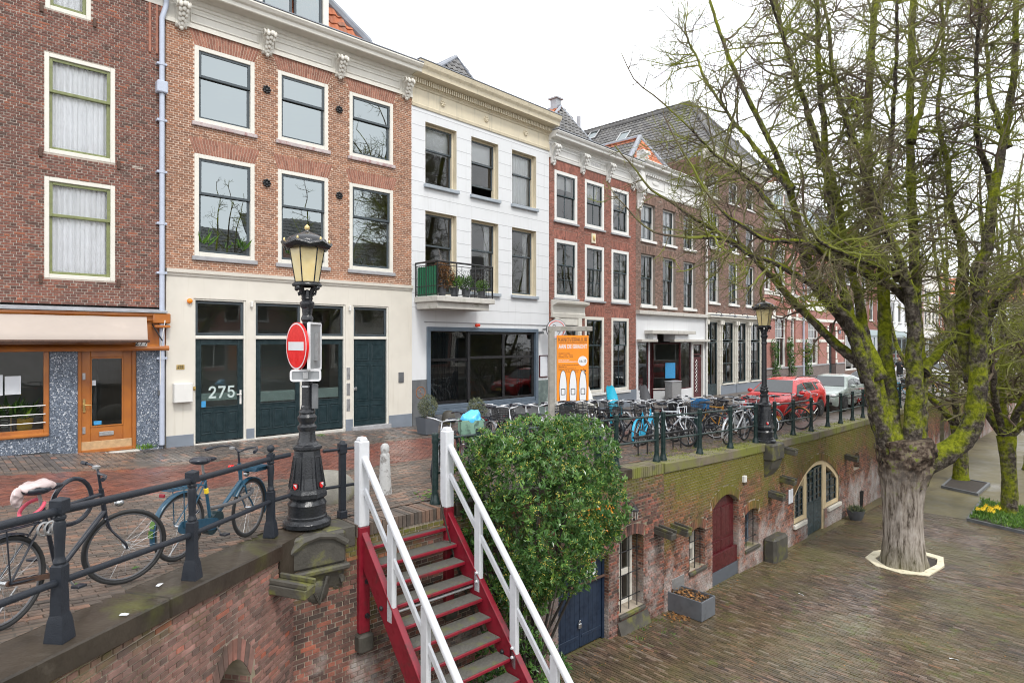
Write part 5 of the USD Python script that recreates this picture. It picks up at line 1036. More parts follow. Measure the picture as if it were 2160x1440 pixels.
far_house(F8, 22.1, 7.0, 9.0, M['brick_b6'], 'dull brown brick house beyond the white one with dark shop front', 3, fl3, M['slate_sash'], M['tile_red'])
far_house(F8, 29.15, 8.6, 11.0, M['cream'], 'cream plastered house far along the row behind the bare trees', 4, fl3, M['white'], M['tile_grey'])
far_house(F8, 37.8, 8.0, 9.5, M['brick_b4'], 'red brick house at the far end of the row', 3, fl3, M['dark_green'], M['tile_red'])
FE = Frame((52.0, 100.0), (1.0, -0.12))
far_house(FE, 0.0, 9.0, 8.6, M['brick_b6'], 'brown house with an orange roof closing the far end of the canal', 4, fl3, M['white'], M['tile_red'])
far_house(FE, 9.05, 10.0, 9.6, M['brick_b5'], 'wide brown house under the orange roof at the right edge of the view', 4, fl3, M['white'], M['tile_red'])
far_house(FE, 19.1, 10.0, 8.2, M['white_wall'], 'white house at the right edge of the view beyond the trees', 4, fl3, M['grey_wall'], M['tile_red'])
far_house(FE, 29.15, 10.0, 9.0, M['brick_b4'], 'red house at the right edge of the view beyond the trees', 4, fl3, M['white'], M['tile_red'])
far_house(FE, -10.0, 9.9, 10.0, M['white_wall'], 'white house closing the view behind the left trunks of the big tree', 4, fl3, M['white'], M['tile_grey'])
# ---------------------------------------------------------------- ground, quay walls, paving
import shapely
TT = FB.T; NN = FB.N
ZT = np.array([[-8, .85], [0, .27], [.75, .22], [1.9, .13], [3.1, .03], [4, 0], [9, -.06], [10.7, -.12], [14, -.25], [17, -.32], [20, -.39], [26, -.42], [300, -.42]])
def zt(x, y): return np.interp(np.asarray(x) * TT[0] + np.asarray(y) * TT[1], ZT[:, 0], ZT[:, 1])
def zw(x, y): return np.interp(np.asarray(x) * TT[0] + np.asarray(y) * TT[1], [0, 9, 20, 30, 300], [-3.1, -3.22, -3.47, -3.55, -3.55])
dL = np.array([0.1715, 1.0]); dL /= np.linalg.norm(dL)
C0 = np.array([-2.67, 7.68]); LL = 7.79
FL = Frame(C0 - dL * LL, dL)
FD = Frame(C0, TT); LD = FD.s_at(1400)
FR = Frame(FD.w(LD)[:2], (1, 1)); LR = 95.0
inner = 0.44
def off(fr, s, n): return np.array(fr.w(s, n)[:2])
def meet(f1, f2, n):
    A = np.stack([f1.T, -f2.T], 1); q = np.linalg.solve(A, f2.P + f2.N * n - f1.P - f1.N * n); return f1.P + f1.N * n + f1.T * q[0]
quay_in = [off(FL, -6, inner), meet(FL, FD, inner), meet(FD, FR, inner), off(FR, LR, inner)]
fac = [off(FB, -14, 0.3), off(FB, W2, 0.3), off(F3, W3, 0.3), off(F8, 60, 0.3), off(F8, 90, 0.3)]
street_poly = Polygon([tuple(p) for p in quay_in] + [tuple(p) for p in fac[::-1]])
def pavemat(name, bw, bh, ang, c1, c2, mo, ms=0.008, rough=0.45):
    return usdkit.material(stage, '/World/Looks/' + name, {'g': ('geometry', {}), 'm': ('mapping', {'rotation': (0, 0, ang)}), 'b': ('brick_texture', {'scale': 1.0, 'brick_width': bw, 'row_height': bh, 'mortar_size': ms, 'color1': c1, 'color2': c2, 'mortar': mo}),
        'n': ('noise_texture', {'scale': 0.7, 'detail': 7.0, 'roughness': 0.65}), 'r': ('rgb_ramp', {'ramp': [(0.3, (0.6,) * 3), (0.7, (1.3, 1.25, 1.15))]}), 'x': ('mix', {'mix_type': 'multiply', 'fac': 1.0}), 'ro': ('map_range', {'from_min': 0.35, 'from_max': 0.65, 'to_min': rough - 0.22, 'to_max': rough + 0.15, 'clamp': True}), 'p': ('principled_bsdf', {})},
        [('g.position', 'm.vector'), ('m.vector', 'b.vector'), ('g.position', 'n.vector'), ('n.fac', 'r.fac'), ('b.color', 'x.color1'), ('r.color', 'x.color2'), ('x.color', 'p.base_color'), ('n.fac', 'ro.value'), ('ro.result', 'p.roughness')], surface='p.BSDF')
angT = math.atan2(TT[1], TT[0])
M['street_far'] = pavemat('street_base', 0.21, 0.06, -angT, (0.10, 0.085, 0.073), (0.14, 0.105, 0.085), (0.06, 0.055, 0.048))
M['werf_far'] = pavemat('werf_base', 0.2, 0.058, math.pi / 2 - angT, (0.15, 0.13, 0.066), (0.105, 0.09, 0.05), (0.085, 0.08, 0.036), 0.006, 0.5)
def sheet(name, poly, zf, m, step, label=None):
    tri = trimesh.creation.extrude_polygon(poly, 0.01, engine='earcut') if False else None
    # clip a regular grid to the polygon: fine strips so that the sheet can follow the slope
    V, F = [], []; x0, y0, x1, y1 = poly.bounds
    for ya in np.arange(y0, y1, step):
        strip = poly.intersection(sbox(x0 - 1, ya, x1 + 1, min(ya + step, y1)))
        for xa in ([None] if step > 30 else np.arange(x0, x1, step * 2)):
            g = strip if xa is None else strip.intersection(sbox(xa, ya - 1, xa + step * 2, ya + step + 1))
            for q in getattr(g, 'geoms', [g]):
                if q.geom_type != 'Polygon' or q.area < 1e-4: continue
                v, f = trimesh.creation.triangulate_polygon(q, engine='earcut'); n = sum(len(a) for a in V)
                V.append(v); F.append(np.asarray(f) + n)
    v = np.vstack(V); f = np.vstack(F); v3 = np.column_stack([v, zf(v[:, 0], v[:, 1])])
    nz = np.cross(v3[f[:, 1]] - v3[f[:, 0]], v3[f[:, 2]] - v3[f[:, 0]])[:, 2]; f[nz < 0] = f[nz < 0][:, ::-1]
    return put(name, v3, f, m, None, False, None, label, None, None, 'structure')
street = sheet('street', street_poly, zt, M['street_far'], 1.0, 'brick-paved street along the quay')
wq = [off(FL, -2, 0.3), off(FL, LL, 0.3), off(FD, LD, 0.3), off(FR, LR, 0.3)]
wout = [np.array([-3.3, 0.5]) + TT * 2, np.array([0.3, -0.3]) + TT * 3, np.array([0.4, -0.4]) + TT * 60, np.array([0.4, -0.4]) + TT * 110]
werf_poly = Polygon([tuple(p) for p in wq] + [tuple(off(FR, LR, -9)), tuple(TT * 60 - NN * 1.5), tuple(TT * 1.5 - NN * 1.5), (-2.0, 1.0)]).buffer(0)
werf = sheet('lower_quay', werf_poly, zw, M['werf_far'], 2.0, 'mossy brick-paved lower quay beside the cellars')
bed = put('ground', [[-400, -400, -5.2], [500, -400, -5.2], [500, 600, -5.2], [-400, 600, -5.2]], [[0, 1, 2], [0, 2, 3]], M['street_far'], None, False, None, 'ground', None, None, 'structure')
wa = TT * -60 - NN * 1.5; wb = TT * 120 - NN * 1.5; wc = TT * 120 - NN * 13; wd = TT * -60 - NN * 13
M['water'] = mat('canal_water', (0.03, 0.04, 0.03), 0.08, 0.2, 1.0, spec=0.6)
canal = put('canal_water', [[*wa, -4.4], [*wd, -4.4], [*wc, -4.4], [*wb, -4.4]], [[0, 1, 2], [0, 2, 3]], M['water'], None, False, None, 'canal water', None, None, 'structure')
xb = MB().box(-60, 120, -60, -13, -5.1, -0.2).xf(np.stack([np.array([*TT, 0]), np.array([*NN, 0]), np.array([0, 0, 1.0])], 1)).build('far_bank', M['street_far'], None, label='opposite bank of the canal', kind='structure')
back = MB().box(-90, 140, 1.0, 40, -5.1, -0.5).build('ground_behind_houses', M['street_far'], None, kind='structure')
back.GetPrim(); UsdGeom.Xformable(back).AddTranslateOp().Set(Gf.Vec3d(FB.P[0], FB.P[1], 0)); UsdGeom.Xformable(back).AddRotateZOp().Set(FB.rz)
back.SetCustomDataByKey('label', 'ground behind the row of houses')

def in_view(W, ymax):
    px = CXP + FPX * W[:, 0] / np.maximum(W[:, 1], 0.1); py = CYP - FPX * (W[:, 2] - EYE) / np.maximum(W[:, 1], 0.1)
    return (W[:, 1] > 0.8) & (W[:, 1] < ymax) & (px > -120) & (px < 2280) & (py < 1560)
def pave(parent, fr, R, poly, zf, bmat, n_ind, h, field, ymax, seed, Rot=None, jit=0.0016, loff=0.0):
    rng = np.random.default_rng(seed); c = np.stack([R[:, :2].mean(1), R[:, 2:].mean(1)], 1)
    def toworld(q):
        q = q if Rot is None else q @ Rot.T
        return q @ np.array([fr.T, fr.N]) + fr.P
    W = toworld(c); W = np.column_stack([W, zf(W[:, 0], W[:, 1])])
    ok = in_view(W, ymax) & shapely.contains_xy(poly, W[:, 0], W[:, 1]); R, W = R[ok], W[ok]
    V, F = brick_arrays(R, -h, 0.002, jit, rng)
    def xf(p):
        w = toworld(p[:, [0, 2]]); return np.column_stack([w, zf(w[:, 0], w[:, 1]) - p[:, 1] + loff])
    emit_pieces(parent, 'brick', V, F[:, ::-1], bmat, n_ind, np.linalg.norm(W - [0, 0, EYE], axis=1), rng.random(len(R)), field, xf)
def bond(x0, x1, y0, y1, L_, W_, j, along_x=True, seed=0):
    rng = np.random.default_rng(seed); out = []
    if not along_x: x0, x1, y0, y1 = y0, y1, x0, x1
    for r, y in enumerate(np.arange(y0, y1, W_ + j)):
        xs = np.arange(x0 + (r % 2) * (L_ + j) / 2 + rng.normal(0, 0.008), x1, L_ + j)
        out.append(np.stack([xs, xs + L_, np.full(len(xs), y), np.full(len(xs), y + W_)], 1))
    R = np.vstack(out); R += rng.normal(0, 0.0015, R.shape)
    return R if along_x else R[:, [2, 3, 0, 1]]
def herring(x0, x1, y0, y1, w, j):
    out = []
    for a in range(int(x0 / w), int(x1 / w)):
        for b in range(int(y0 / w), int(y1 / w)):
            k = (a - b) % 4
            if k == 0: out.append((a * w, (a + 2) * w - j, b * w, (b + 1) * w - j))
            elif k == 3: out.append((a * w, (a + 1) * w - j, b * w, (b + 2) * w - j))
    return np.array(out)
zone = lambda n0, n1: street_poly.intersection(Polygon([tuple(off(FB, -16, n0)), tuple(off(FB, 22, n0)), tuple(off(FB, 22, n1)), tuple(off(FB, -16, n1))]))
pave(street, FB, bond(-13, 14, -2.1, 0.2, 0.2, 0.095, 0.008, False, 1), zone(-2.1, 0.2), zt, M['street_grey'], 60, 0.012, 'pavement_bricks', 21, 1)
pave(street, FB, bond(-13, 14, -2.42, -2.1, 0.2, 0.095, 0.008, True, 2), zone(-2.42, -2.1), zt, M['street_mix'], 0, 0.014, 'kerb_bricks', 21, 2)
R45 = np.array([[math.cos(.785), -math.sin(.785)], [math.sin(.785), math.cos(.785)]])
pave(street, FB, herring(-14, 14, -14, 14, 0.104, 0.007), zone(-4.9, -2.42), zt, M['street_red'], 60, 0.012, 'carriageway_bricks', 21, 3, R45)
pave(street, FB, bond(-14, 16, -9.6, -4.9, 0.2, 0.062, 0.007, True, 4), zone(-9.6, -4.9).buffer(-0.03), zt, M['street_mix'], 300, 0.012, 'quay_strip_bricks', 22, 4)
pave(werf, FD, bond(-1, 22, -14, -0.05, 0.2, 0.056, 0.007, False, 5), werf_poly.buffer(-0.04), zw, M['werf_brick'], 300, 0.011, 'lower_quay_bricks', 23, 5, None, 0.0022)

# ---------------------------------------------------------------- quay walls
def drape(mb, fr, zf=zt):
    for i in range(len(mb.v)):
        w = mb.v[i][:, :2] @ np.array([fr.T, fr.N]) + fr.P; mb.v[i][:, 2] += zf(w[:, 0], w[:, 1])
    return mb
def quay(name, label, fr): return thing(name, label, 'wall', (fr.P[0], fr.P[1], 0), fr.rz)
def coping(parent, fr, s0, s1, ln, m, th=0.17, out=0.06, back=inner, rng=np.random.default_rng(3), dz=0.006, name='coping_stone'):
    n = max(1, int(round((s1 - s0) / ln)))
    for k in range(n):
        a, b = s0 + (s1 - s0) * k / n + 0.004, s0 + (s1 - s0) * (k + 1) / n - 0.004
        mb = MB()
        for q in range(4): mb.box(a + (b - a) * q / 4, a + (b - a) * (q + 1) / 4, -out, back, -th, dz, 0) if False else None
        mb.box(a, b, -out, back, -th, dz, 0.014, tone=rng.random()); drape(mb, fr).build(name, m, parent)
def brick_coping(parent, fr, s0, s1, m, th=0.16, out=0.03, back=0.4):
    V = []; n = int((s1 - s0) / 0.065)
    for k in range(n):
        mb = drape(MB().box(s0 + k * 0.065, s0 + k * 0.065 + 0.056, -out + RNG.normal(0, 0.004), back, -th, 0.004 + RNG.normal(0, 0.003)), fr); V.append(mb.v[0])
    emit_pieces(parent, 'coping_brick', np.array(V), BOXF, m, n, np.arange(n))
def top_hole(fr, s0, s1, th=0.17):
    ss = np.linspace(s0, s1, 12); w = np.array([fr.w(s)[:2] for s in ss])
    return Polygon(list(zip(ss, zt(w[:, 0], w[:, 1]) - th)) + [(s1, 3), (s0, 3)])
def reveal_bricks(parent, fr, x, z0, z1, d, bmat, sgn=-1):
    "the bricks of an opening's side, facing along the wall"
    R = course_rects(0.0, d, z0, z1, [], 0.17, 0.048, 0.011, RNG); V, F = brick_arrays(R, -0.006, 0.003, 0.002)
    emit_pieces(parent, 'reveal_bricks', V, F, bmat, 0, np.zeros(len(V)), None, 'reveal_bricks', lambda p: np.stack([x + (p[:, 1] if sgn < 0 else -p[:, 1]), p[:, 0], p[:, 2]], 1) if sgn < 0 else np.stack([x - p[:, 1], p[:, 0], p[:, 2]], 1))
def arch_rise(a, b, z0, zs, rise):
    return Polygon([(a, z0), (b, z0), (b, zs)] + [(a + (b - a) * t, zs + rise * (1 - (2 * t - 1) ** 2)) for t in np.linspace(1, 0, 11)[1:-1]] + [(a, zs)])
def arch_bricks(parent, a, b, zs, rise, bmat, h=0.21, n=None):
    "ring of upright bricks over a segmental opening"
    n = n or max(8, int((b - a) / 0.065)); V = []
    P = lambda t, r: np.array([a + (b - a) * t + (t - 0.5) * r * 0.7, zs + rise * (1 - (2 * t - 1) ** 2) + r])
    for k in range(n):
        t0, t1 = (k + 0.07) / n, (k + 0.93) / n; q = [P(t0, 0.0), P(t1, 0.0), P(t1, h), P(t0, h)]; v = np.zeros((8, 3)); v[:4, [0, 2]] = q; v[4:, [0, 2]] = q; v[:4, 1] = -0.013 + RNG.normal(0, 0.002); v[4:, 1] = 0.004; V.append(v)
    F = np.array([[0, 1, 2], [0, 2, 3]] + sum([[[k, k + 4, (k + 1) % 4 + 4], [k, (k + 1) % 4 + 4, (k + 1) % 4]] for k in range(4)], []))
    emit_pieces(parent, 'arch_brick', np.array(V), F, bmat, len(V), np.arange(len(V)))
def arch_skip(a, b, zs, rise, h=0.22): return Polygon([(a - 0.06, zs - 0.02), (b + 0.06, zs - 0.02)] + [(a + (b - a) * t + (t - 0.5) * h * 0.7, zs + rise * (1 - (2 * t - 1) ** 2) + h) for t in np.linspace(1, 0, 9)])
def gutter(parent, s, z, ln=0.5, w=0.2, m=None, tilt=-0.12):
    "stone spout sticking out of the wall"
    mb = MB().box(-w / 2, w / 2, -ln, 0.05, -0.12, 0.0, 0.015).box(-w / 2, -w / 2 + 0.04, -ln, 0.0, 0.001, 0.06, 0.01).box(w / 2 - 0.04, w / 2, -ln, 0.0, 0.001, 0.06, 0.01)
    mb.xf(rotx(-tilt), (s, 0, z)).build('stone_spout', m or M['stone_moss'], parent)

# left wall
ql = quay('quay_wall', 'pinkish brick quay wall under the wet stone coping beside the two bicycles', FL)
sa, za = FL.at(482, 1440); nl = arch_rise(FL.s_at(445), FL.s_at(528), -4.0, za - 0.12, 0.32)
al, bl = nl.bounds[0], nl.bounds[2]
brick_wall(ql, FL, 0.0, LL, -3.3, 0.6, [top_hole(FL, 0.0, LL), nl], 0.195, 0.047, 0.012, M['brick_q1'], M['mortar_q'], 0.5, 300, [arch_skip(al, bl, za - 0.12, 0.32)], seed=21, proud=0.012)
arch_bricks(ql, al, bl, za - 0.12, 0.32, M['brick_q1']); reveal_bricks(ql, FL, bl, -3.2, za - 0.1, 0.4, M['brick_q1'])
MB().box(al, bl, 0.42, 0.46, -3.3, za + 0.3).build('niche_back', M['mortar_q'], ql)
coping(ql, FL, 0.0, LL - 0.32, 1.7, M['coping'], 0.175, 0.06)
drape(MB().box(LL - 0.34, LL + 0.4, -0.03, 0.9, -0.5, -0.006), FL).build('corner_stone', M['coping'], ql)
gutter(ql, LL - 0.42, FL.at(560, 1232)[1] - 0.02, 0.46, 0.24, tilt=-0.1)

# diagonal wall
qd = quay('quay_wall', 'dark brown brick quay wall behind the red staircase and the bush', FD)
SD = lambda px: FD.s_at(px)
bd = (SD(1177), SD(1284)); zdb = float(zw(*FD.w(SD(1230))[:2])); zdt = FD.at(1284, 1168)[1]
bw_ = (SD(1305), SD(1357)); zwb = FD.at(1320, 1290)[1]; zwt = FD.at(1340, 1132)[1]
ow = (SD(1082), SD(1136)); ozb, ozt = FD.at(1110, 1400)[1], FD.at(1110, 1255)[1]
hd = [(bd[0], bd[1], -4.0, zdt), arch_rise(bw_[0], bw_[1], zwb, zwt - 0.02, 0.10), arch_rise(ow[0], ow[1], ozb, ozt - 0.1, 0.1)]
brick_wall(qd, FD, 0.0, LD, -3.5, 0.1, [top_hole(FD, 0.0, LD)] + hd, 0.195, 0.05, 0.011, M['brick_q2'], M['mortar_q'], 0.5, 300, [arch_skip(bw_[0], bw_[1], zwt - 0.02, 0.10)], seed=22, proud=0.012)
arch_bricks(qd, bw_[0], bw_[1], zwt - 0.02, 0.10, M['brick_q2'], 0.2)
reveal_bricks(qd, FD, bw_[1], zwb, zwt, 0.32, M['brick_q3']); reveal_bricks(qd, FD, bd[1], -3.3, zdt, 0.14, M['brick_q3']); reveal_bricks(qd, FD, ow[1], ozb, ozt, 0.3, M['brick_q2'])
sL0, sR0 = 4.26 - 3.315, 5.67 - 3.315       # where the stair posts stand, along this wall
coping(qd, FD, 0.42, sL0 - 0.1, 0.4, M['stone_moss'], 0.26, 0.03, 0.42)
brick_coping(qd, FD, sL0 - 0.095, sR0 + 0.12, M['street_mix'])
coping(qd, FD, sR0 + 0.13, SD(1330), 1.5, M['coping'], 0.17)
brick_coping(qd, FD, SD(1330) + 0.01, LD, M['coping_moss'], 0.2)
# blue double door with its bar and notices
mdd = (bd[0] + bd[1]) / 2; dd = MB().box(bd[0] - 0.0, bd[0] + 0.07, 0.1, 0.2, zdb, zdt).box(bd[1] - 0.07, bd[1], 0.1, 0.2, zdb, zdt).box(bd[0] + 0.07, bd[1] - 0.07, 0.1, 0.2, zdt - 0.07, zdt).build('cellar_door', M['navy'], qd)
for a, b in ((bd[0] + 0.075, mdd - 0.004), (mdd + 0.004, bd[1] - 0.075)):
    lf_ = MB()
    for k in range(5): lf_.box(a + (b - a) * k / 5, a + (b - a) * (k + 1) / 5 - 0.003, 0.12, 0.16, zdb + 0.03, zdt - 0.08, 0.004)
    lf_.box(a + 0.05, b - 0.03, 0.108, 0.12, zdb + 0.2, zdb + 0.26, 0.004).box(a + 0.05, b - 0.03, 0.108, 0.12, zdt - 0.4, zdt - 0.34, 0.004).build('door_leaf', M['navy'], dd)
zb_ = FD.at(1262, 1222)[1]; MB().bar((mdd - 0.3, 0.07, zb_), (bd[1] - 0.03, 0.07, zb_), 0.025, 8).build('locking_bar', M['rust'], dd)
sp_, zp_ = FD.at(1231, 1322); MB().box(sp_ - 0.04, sp_ + 0.04, 0.07, 0.11, zp_ - 0.05, zp_ + 0.04, 0.01).tube([(sp_ - 0.025, 0.09, zp_ + 0.04), (sp_ - 0.02, 0.09, zp_ + 0.09), (sp_ + 0.02, 0.09, zp_ + 0.09), (sp_ + 0.025, 0.09, zp_ + 0.04)], 0.008, 6).build('padlock', M['steel'], dd)
n0, nz1 = FD.at(1246, 1182); n1, nz0 = FD.at(1265, 1213)
nt = MB().box(n0, n1, 0.1, 0.106, nz0, nz1).build('door_notice', M['paper'], dd); MB().box(n0, n1, 0.097, 0.0995, nz1 - 0.09, nz1).build('notice_header', M['sign_red'], nt)
for k in range(5): MB().box(n0 + 0.03, n1 - 0.04 - 0.02 * (k % 2), 0.098, 0.0995, nz0 + 0.05 + k * 0.035, nz0 + 0.057 + k * 0.035).build('print_line', M['text_black'], nt)
# barred windows
def barred(parent, a, b, z0, z1, zf=None, nv=3, nh=3, fm=None, bars=True, rise=0.08, vb=1):
    w = ring(MB(), a, b, z0, z1 + rise, 0.07, 0.27, 0.36, 0.006).box((a + b) / 2 - 0.03, (a + b) / 2 + 0.03, 0.265, 0.35, z0 + 0.07, z1).box(a + 0.07, b - 0.07, 0.268, 0.35, z0 + (z1 - z0) * 0.42, z0 + (z1 - z0) * 0.42 + 0.1).build('window', fm or M['frame_cream'], parent)
    pane(w, a + 0.07, b - 0.07, z0 + 0.07, z1, 0.33, M['glass'])
    MB().box(a - 0.02, b + 0.02, -0.06, 0.27, z0 - 0.09, z0 - 0.005, 0.02).build('sill', M['stone_moss'], w)
    if bars:
        mb = MB()
        for k in range(nv): x = a + (b - a) * (k + 0.5) / nv; mb.bar((x, 0.06, z0), (x, 0.06, z1 + rise * 0.9), 0.012, 6)
        for k in range(nh): z = z0 + (z1 - z0) * (k + 0.5) / nh; mb.bar((a, 0.08, z), (b, 0.08, z), 0.010, 6)
        mb.build('window_bars', M['black'], w)
    return w
barred(qd, bw_[0], bw_[1], zwb, zwt - 0.02); barred(qd, ow[0], ow[1], ozb, ozt - 0.1)
extr(MB(), [(0.1, zwb - 0.12), (-0.02, zwb - 0.13), (-0.16, zwb - 0.5), (-0.16, -3.6), (0.1, -3.6)], bw_[0] - 0.05, bw_[1] + 0.12).build('sloped_plinth', M['stone_moss'], qd)
# corner pedestal that carries the lamp: corbel, block, carved face
LB = np.array([-2.655, 8.17])
pc = thing('stone_pedestal', 'mossy carved stone pedestal on the wall corner under the near lamp post', 'pedestal', (LB[0], LB[1], 0), FB.rz - 6)
zl = float(zt(*LB))
blk = MB().box(-0.36, 0.36, -0.42, 0.36, zl - 0.42, zl - 0.01, 0.03)
blk.tube([(-0.36, -0.43, zl - 0.17), (-0.2, -0.43, zl - 0.06), (0, -0.43, zl - 0.02), (0.2, -0.43, zl - 0.06), (0.36, -0.43, zl - 0.17)], 0.045, 8).build('block', M['stone_moss'], pc)
MB().box(-0.40, 0.40, -0.47, 0.3, zl - 0.50, zl - 0.425, 0.02).build('moulding', M['stone_moss'], pc)
extr(MB(), [(0.3, zl - 0.505), (-0.42, zl - 0.505), (-0.36, zl - 0.7), (-0.22, zl - 0.9), (-0.05, zl - 1.0), (0.3, zl - 1.0)], -0.33, 0.33).build('corbel', M['stone_moss'], pc)
mb = MB()
for sx in (-1, 1): mb.tube([(sx * 0.27 + 0.05 * math.cos(a), -0.40 + 0.02 * a, zl - 0.66 + 0.09 * math.sin(a)) for a in np.linspace(0, 5.5, 12)], 0.035, 6)
mb.sphere((0, -0.33, zl - 0.72), (0.16, 0.1, 0.17), 2).tube([(-0.12, -0.4, zl - 0.55), (0, -0.44, zl - 0.85), (0.12, -0.4, zl - 0.55)], 0.03, 6).build('carved_relief', M['stone_moss'], pc)

# right wall
qr = quay('quay_wall', 'long mossy brick quay wall with cellar doors and arched windows', FR)
SR = lambda px: FR.s_at(px)
A = FR.at
o_a = (SR(1453), SR(1487)); o_d = (SR(1502), SR(1558)); o_b = (SR(1571), SR(1600)); o_w = (SR(1674), SR(1770)); o_n = (SR(1800), SR(1813))
za0, za1 = A(1470, 1198)[1], A(1470, 1112)[1]; zd1 = A(1530, 1043)[1]; zb0, zb1 = A(1586, 1152)[1], A(1586, 1072)[1]
zwz1 = A(1735, 968)[1]; zwsL = A(1674, 1107)[1]; zn0, zn1 = A(1806, 988)[1], A(1806, 954)[1]
zdoor = float(zw(*FR.w(SR(1530))[:2])); zdr2 = float(zw(*FR.w(SR(1720))[:2]))
rise_w = 0.75
hw = arch_rise(o_w[0], o_w[1], zwsL, zwz1 - rise_w, rise_w).union(sbox(SR(1703), zdr2 - 0.2, SR(1739), zwsL + 0.01))
H3 = [arch_rise(*o_a, za0, za1 - 0.12, 0.12), arch_rise(*o_d, zdoor - 0.2, zd1 - 0.25, 0.25), arch_rise(*o_b, zb0, zb1 - 0.1, 0.1), hw, arch_rise(*o_n, zn0, zn1 - 0.15, 0.15)]
far_n = []
for k, (px, w_, hz) in enumerate(((1982, 1.0, 2.0), (2000, 0.5, 1.0), (2030, 1.2, 2.0))):
    s_ = SR(px); far_n.append((s_, s_ + w_, -3.6 if hz > 1.5 else -2.6, -1.6 if hz > 1.5 else -1.5)); H3.append(arch_rise(s_, s_ + w_, far_n[-1][2], far_n[-1][3], w_ * 0.45))
brick_wall(qr, FR, 0.0, 40, -3.9, 0.0, [top_hole(FR, 0.0, 40, 0.2)] + H3, 0.195, 0.05, 0.011, M['brick_q3'], M['mortar_q'], 0.5, 300, [arch_skip(*o_a, za1 - 0.12, 0.12), arch_skip(*o_d, zd1 - 0.25, 0.25), arch_skip(*o_b, zb1 - 0.1, 0.1), arch_skip(*o_w, zwz1 - rise_w, rise_w)], seed=23, proud=0.012)
MB().prism(sbox(40, -3.9, LR, -0.6), 0, 0.5).build('wall', M['brick_q3'], qr)
for o, z, r in ((o_a, za1 - 0.12, 0.12), (o_d, zd1 - 0.25, 0.25), (o_b, zb1 - 0.1, 0.1), (o_w, zwz1 - rise_w, rise_w)): arch_bricks(qr, *o, z, r, M['brick_q3'], 0.2)
for o, z0, z1 in ((o_a, za0, za1), (o_d, zdoor, zd1 - 0.2), (o_b, zb0, zb1), (o_n, zn0, zn1)): reveal_bricks(qr, FR, o[1], z0, z1, 0.3, M['brick_q3'])
coping(qr, FR, 0.0, 34, 1.5, M['coping_moss'], 0.2, 0.05); coping(qr, FR, 34, LR, 4, M['coping_moss'], 0.2, 0.05)
barred(qr, *o_a, za0, za1 - 0.12, nv=3, nh=2); barred(qr, *o_b, zb0, zb1 - 0.1, nv=2, nh=2, fm=M['blue_grey'])
for a, b, z0, z1 in far_n: MB().box(a - 0.1, b + 0.1, 0.4, 0.46, z0, z1 + 0.5).build('cellar_door', M['navy'], qr)
MB().box(o_n[0] - 0.1, o_n[1] + 0.1, 0.4, 0.46, zn0, zn1).build('niche_back', M['mortar_q'], qr)
cd_ = MB().prism(arch_rise(o_d[0], o_d[1], zdoor, zd1 - 0.25, 0.25), 0.14, 0.2).build('cellar_door', M['red_wood'], qr)
mo = (o_d[0] + o_d[1]) / 2
for a, b in ((o_d[0] + 0.03, mo - 0.01), (mo + 0.01, o_d[1] - 0.03)):
    for z0, z1 in ((zdoor + 0.35, zdoor + 0.95), (zdoor + 1.05, zd1 - 0.32)):
        w_ = (b - a) / 3
        for k in range(3): MB().box(a + k * w_, a + (k + 1) * w_ - 0.006, 0.118, 0.139, z0, z1, 0.004).build('door_plank', M['red_wood'], cd_)
MB().prism([(o_d[0] - 0.02, zdoor + 0.0), (o_d[1] + 0.02, zdoor + 0.0), (o_d[1] + 0.02, zdoor + 0.30), (o_d[0] - 0.02, zdoor + 0.30)], 0.02, 0.1).build('flood_board', M['planter_grey'], cd_)
MB().box(o_d[0], o_d[1], 0.04, 0.11, zdoor + 0.305, zdoor + 0.7, 0.01).build('flood_board', M['red_wood'], cd_)
# arched window and glazed door in cream
cf = arch_rise(o_w[0], o_w[1], zwsL, zwz1 - rise_w, rise_w).union(sbox(SR(1703), zdr2 - 0.02, SR(1739), zwsL + 0.01))
topz = lambda x: zwz1 - rise_w + rise_w * (1 - (2 * (x - o_w[0]) / (o_w[1] - o_w[0]) - 1) ** 2)
fr_ = cf.difference(cf.buffer(-0.13)); p0, p1 = SR(1698), SR(1703.5); p2, p3 = SR(1737), SR(1744.5)
fr_ = unary_union([fr_, sbox(p0, zwsL, p1, 3).intersection(cf), sbox(p2, zdr2, p3, 3).intersection(cf)]).difference(sbox(p1, zdr2 - 1, p2, zwsL + 0.2))
cw_ = MB().prism(fr_, 0.03, 0.16).build('window', mat('buff_paint', (0.68, 0.54, 0.33), 0.45, 0.05, 4), qr)
MB().box(o_w[0] - 0.05, p0, -0.08, 0.16, zwsL - 0.12, zwsL, 0.015).box(p3, o_w[1] + 0.05, -0.08, 0.16, zwsL - 0.12, zwsL, 0.015).build('sill', M['frame_cream'], cw_)
def leafwin(a, b, z0, z1, nb, nh, nm='sash'):
    t = topz((a + b) / 2) - 0.2; z1 = min(z1, t); mb = ring(MB(), a, b, z0, z1, 0.05, 0.06, 0.11)
    for k in range(nb): x = a + (b - a) * (k + 1) / (nb + 1); mb.box(x - 0.014, x + 0.014, 0.062, 0.1, z0 + 0.05, z1 - 0.05)
    for k in range(nh): z = z0 + (z1 - z0) * (k + 1) / (nh + 1); mb.box(a + 0.05, b - 0.05, 0.066, 0.098, z - 0.012, z + 0.012)
    mb.build(nm, M['dark_green'], cw_); pane(cw_, a + 0.05, b - 0.05, z0 + 0.05, z1 - 0.05, 0.085, M['glass'])
leafwin(o_w[0] + 0.13, p0, zwsL + 0.1, 9, 1, 4); leafwin(p3, o_w[1] - 0.13, zwsL + 0.1, 9, 1, 3)
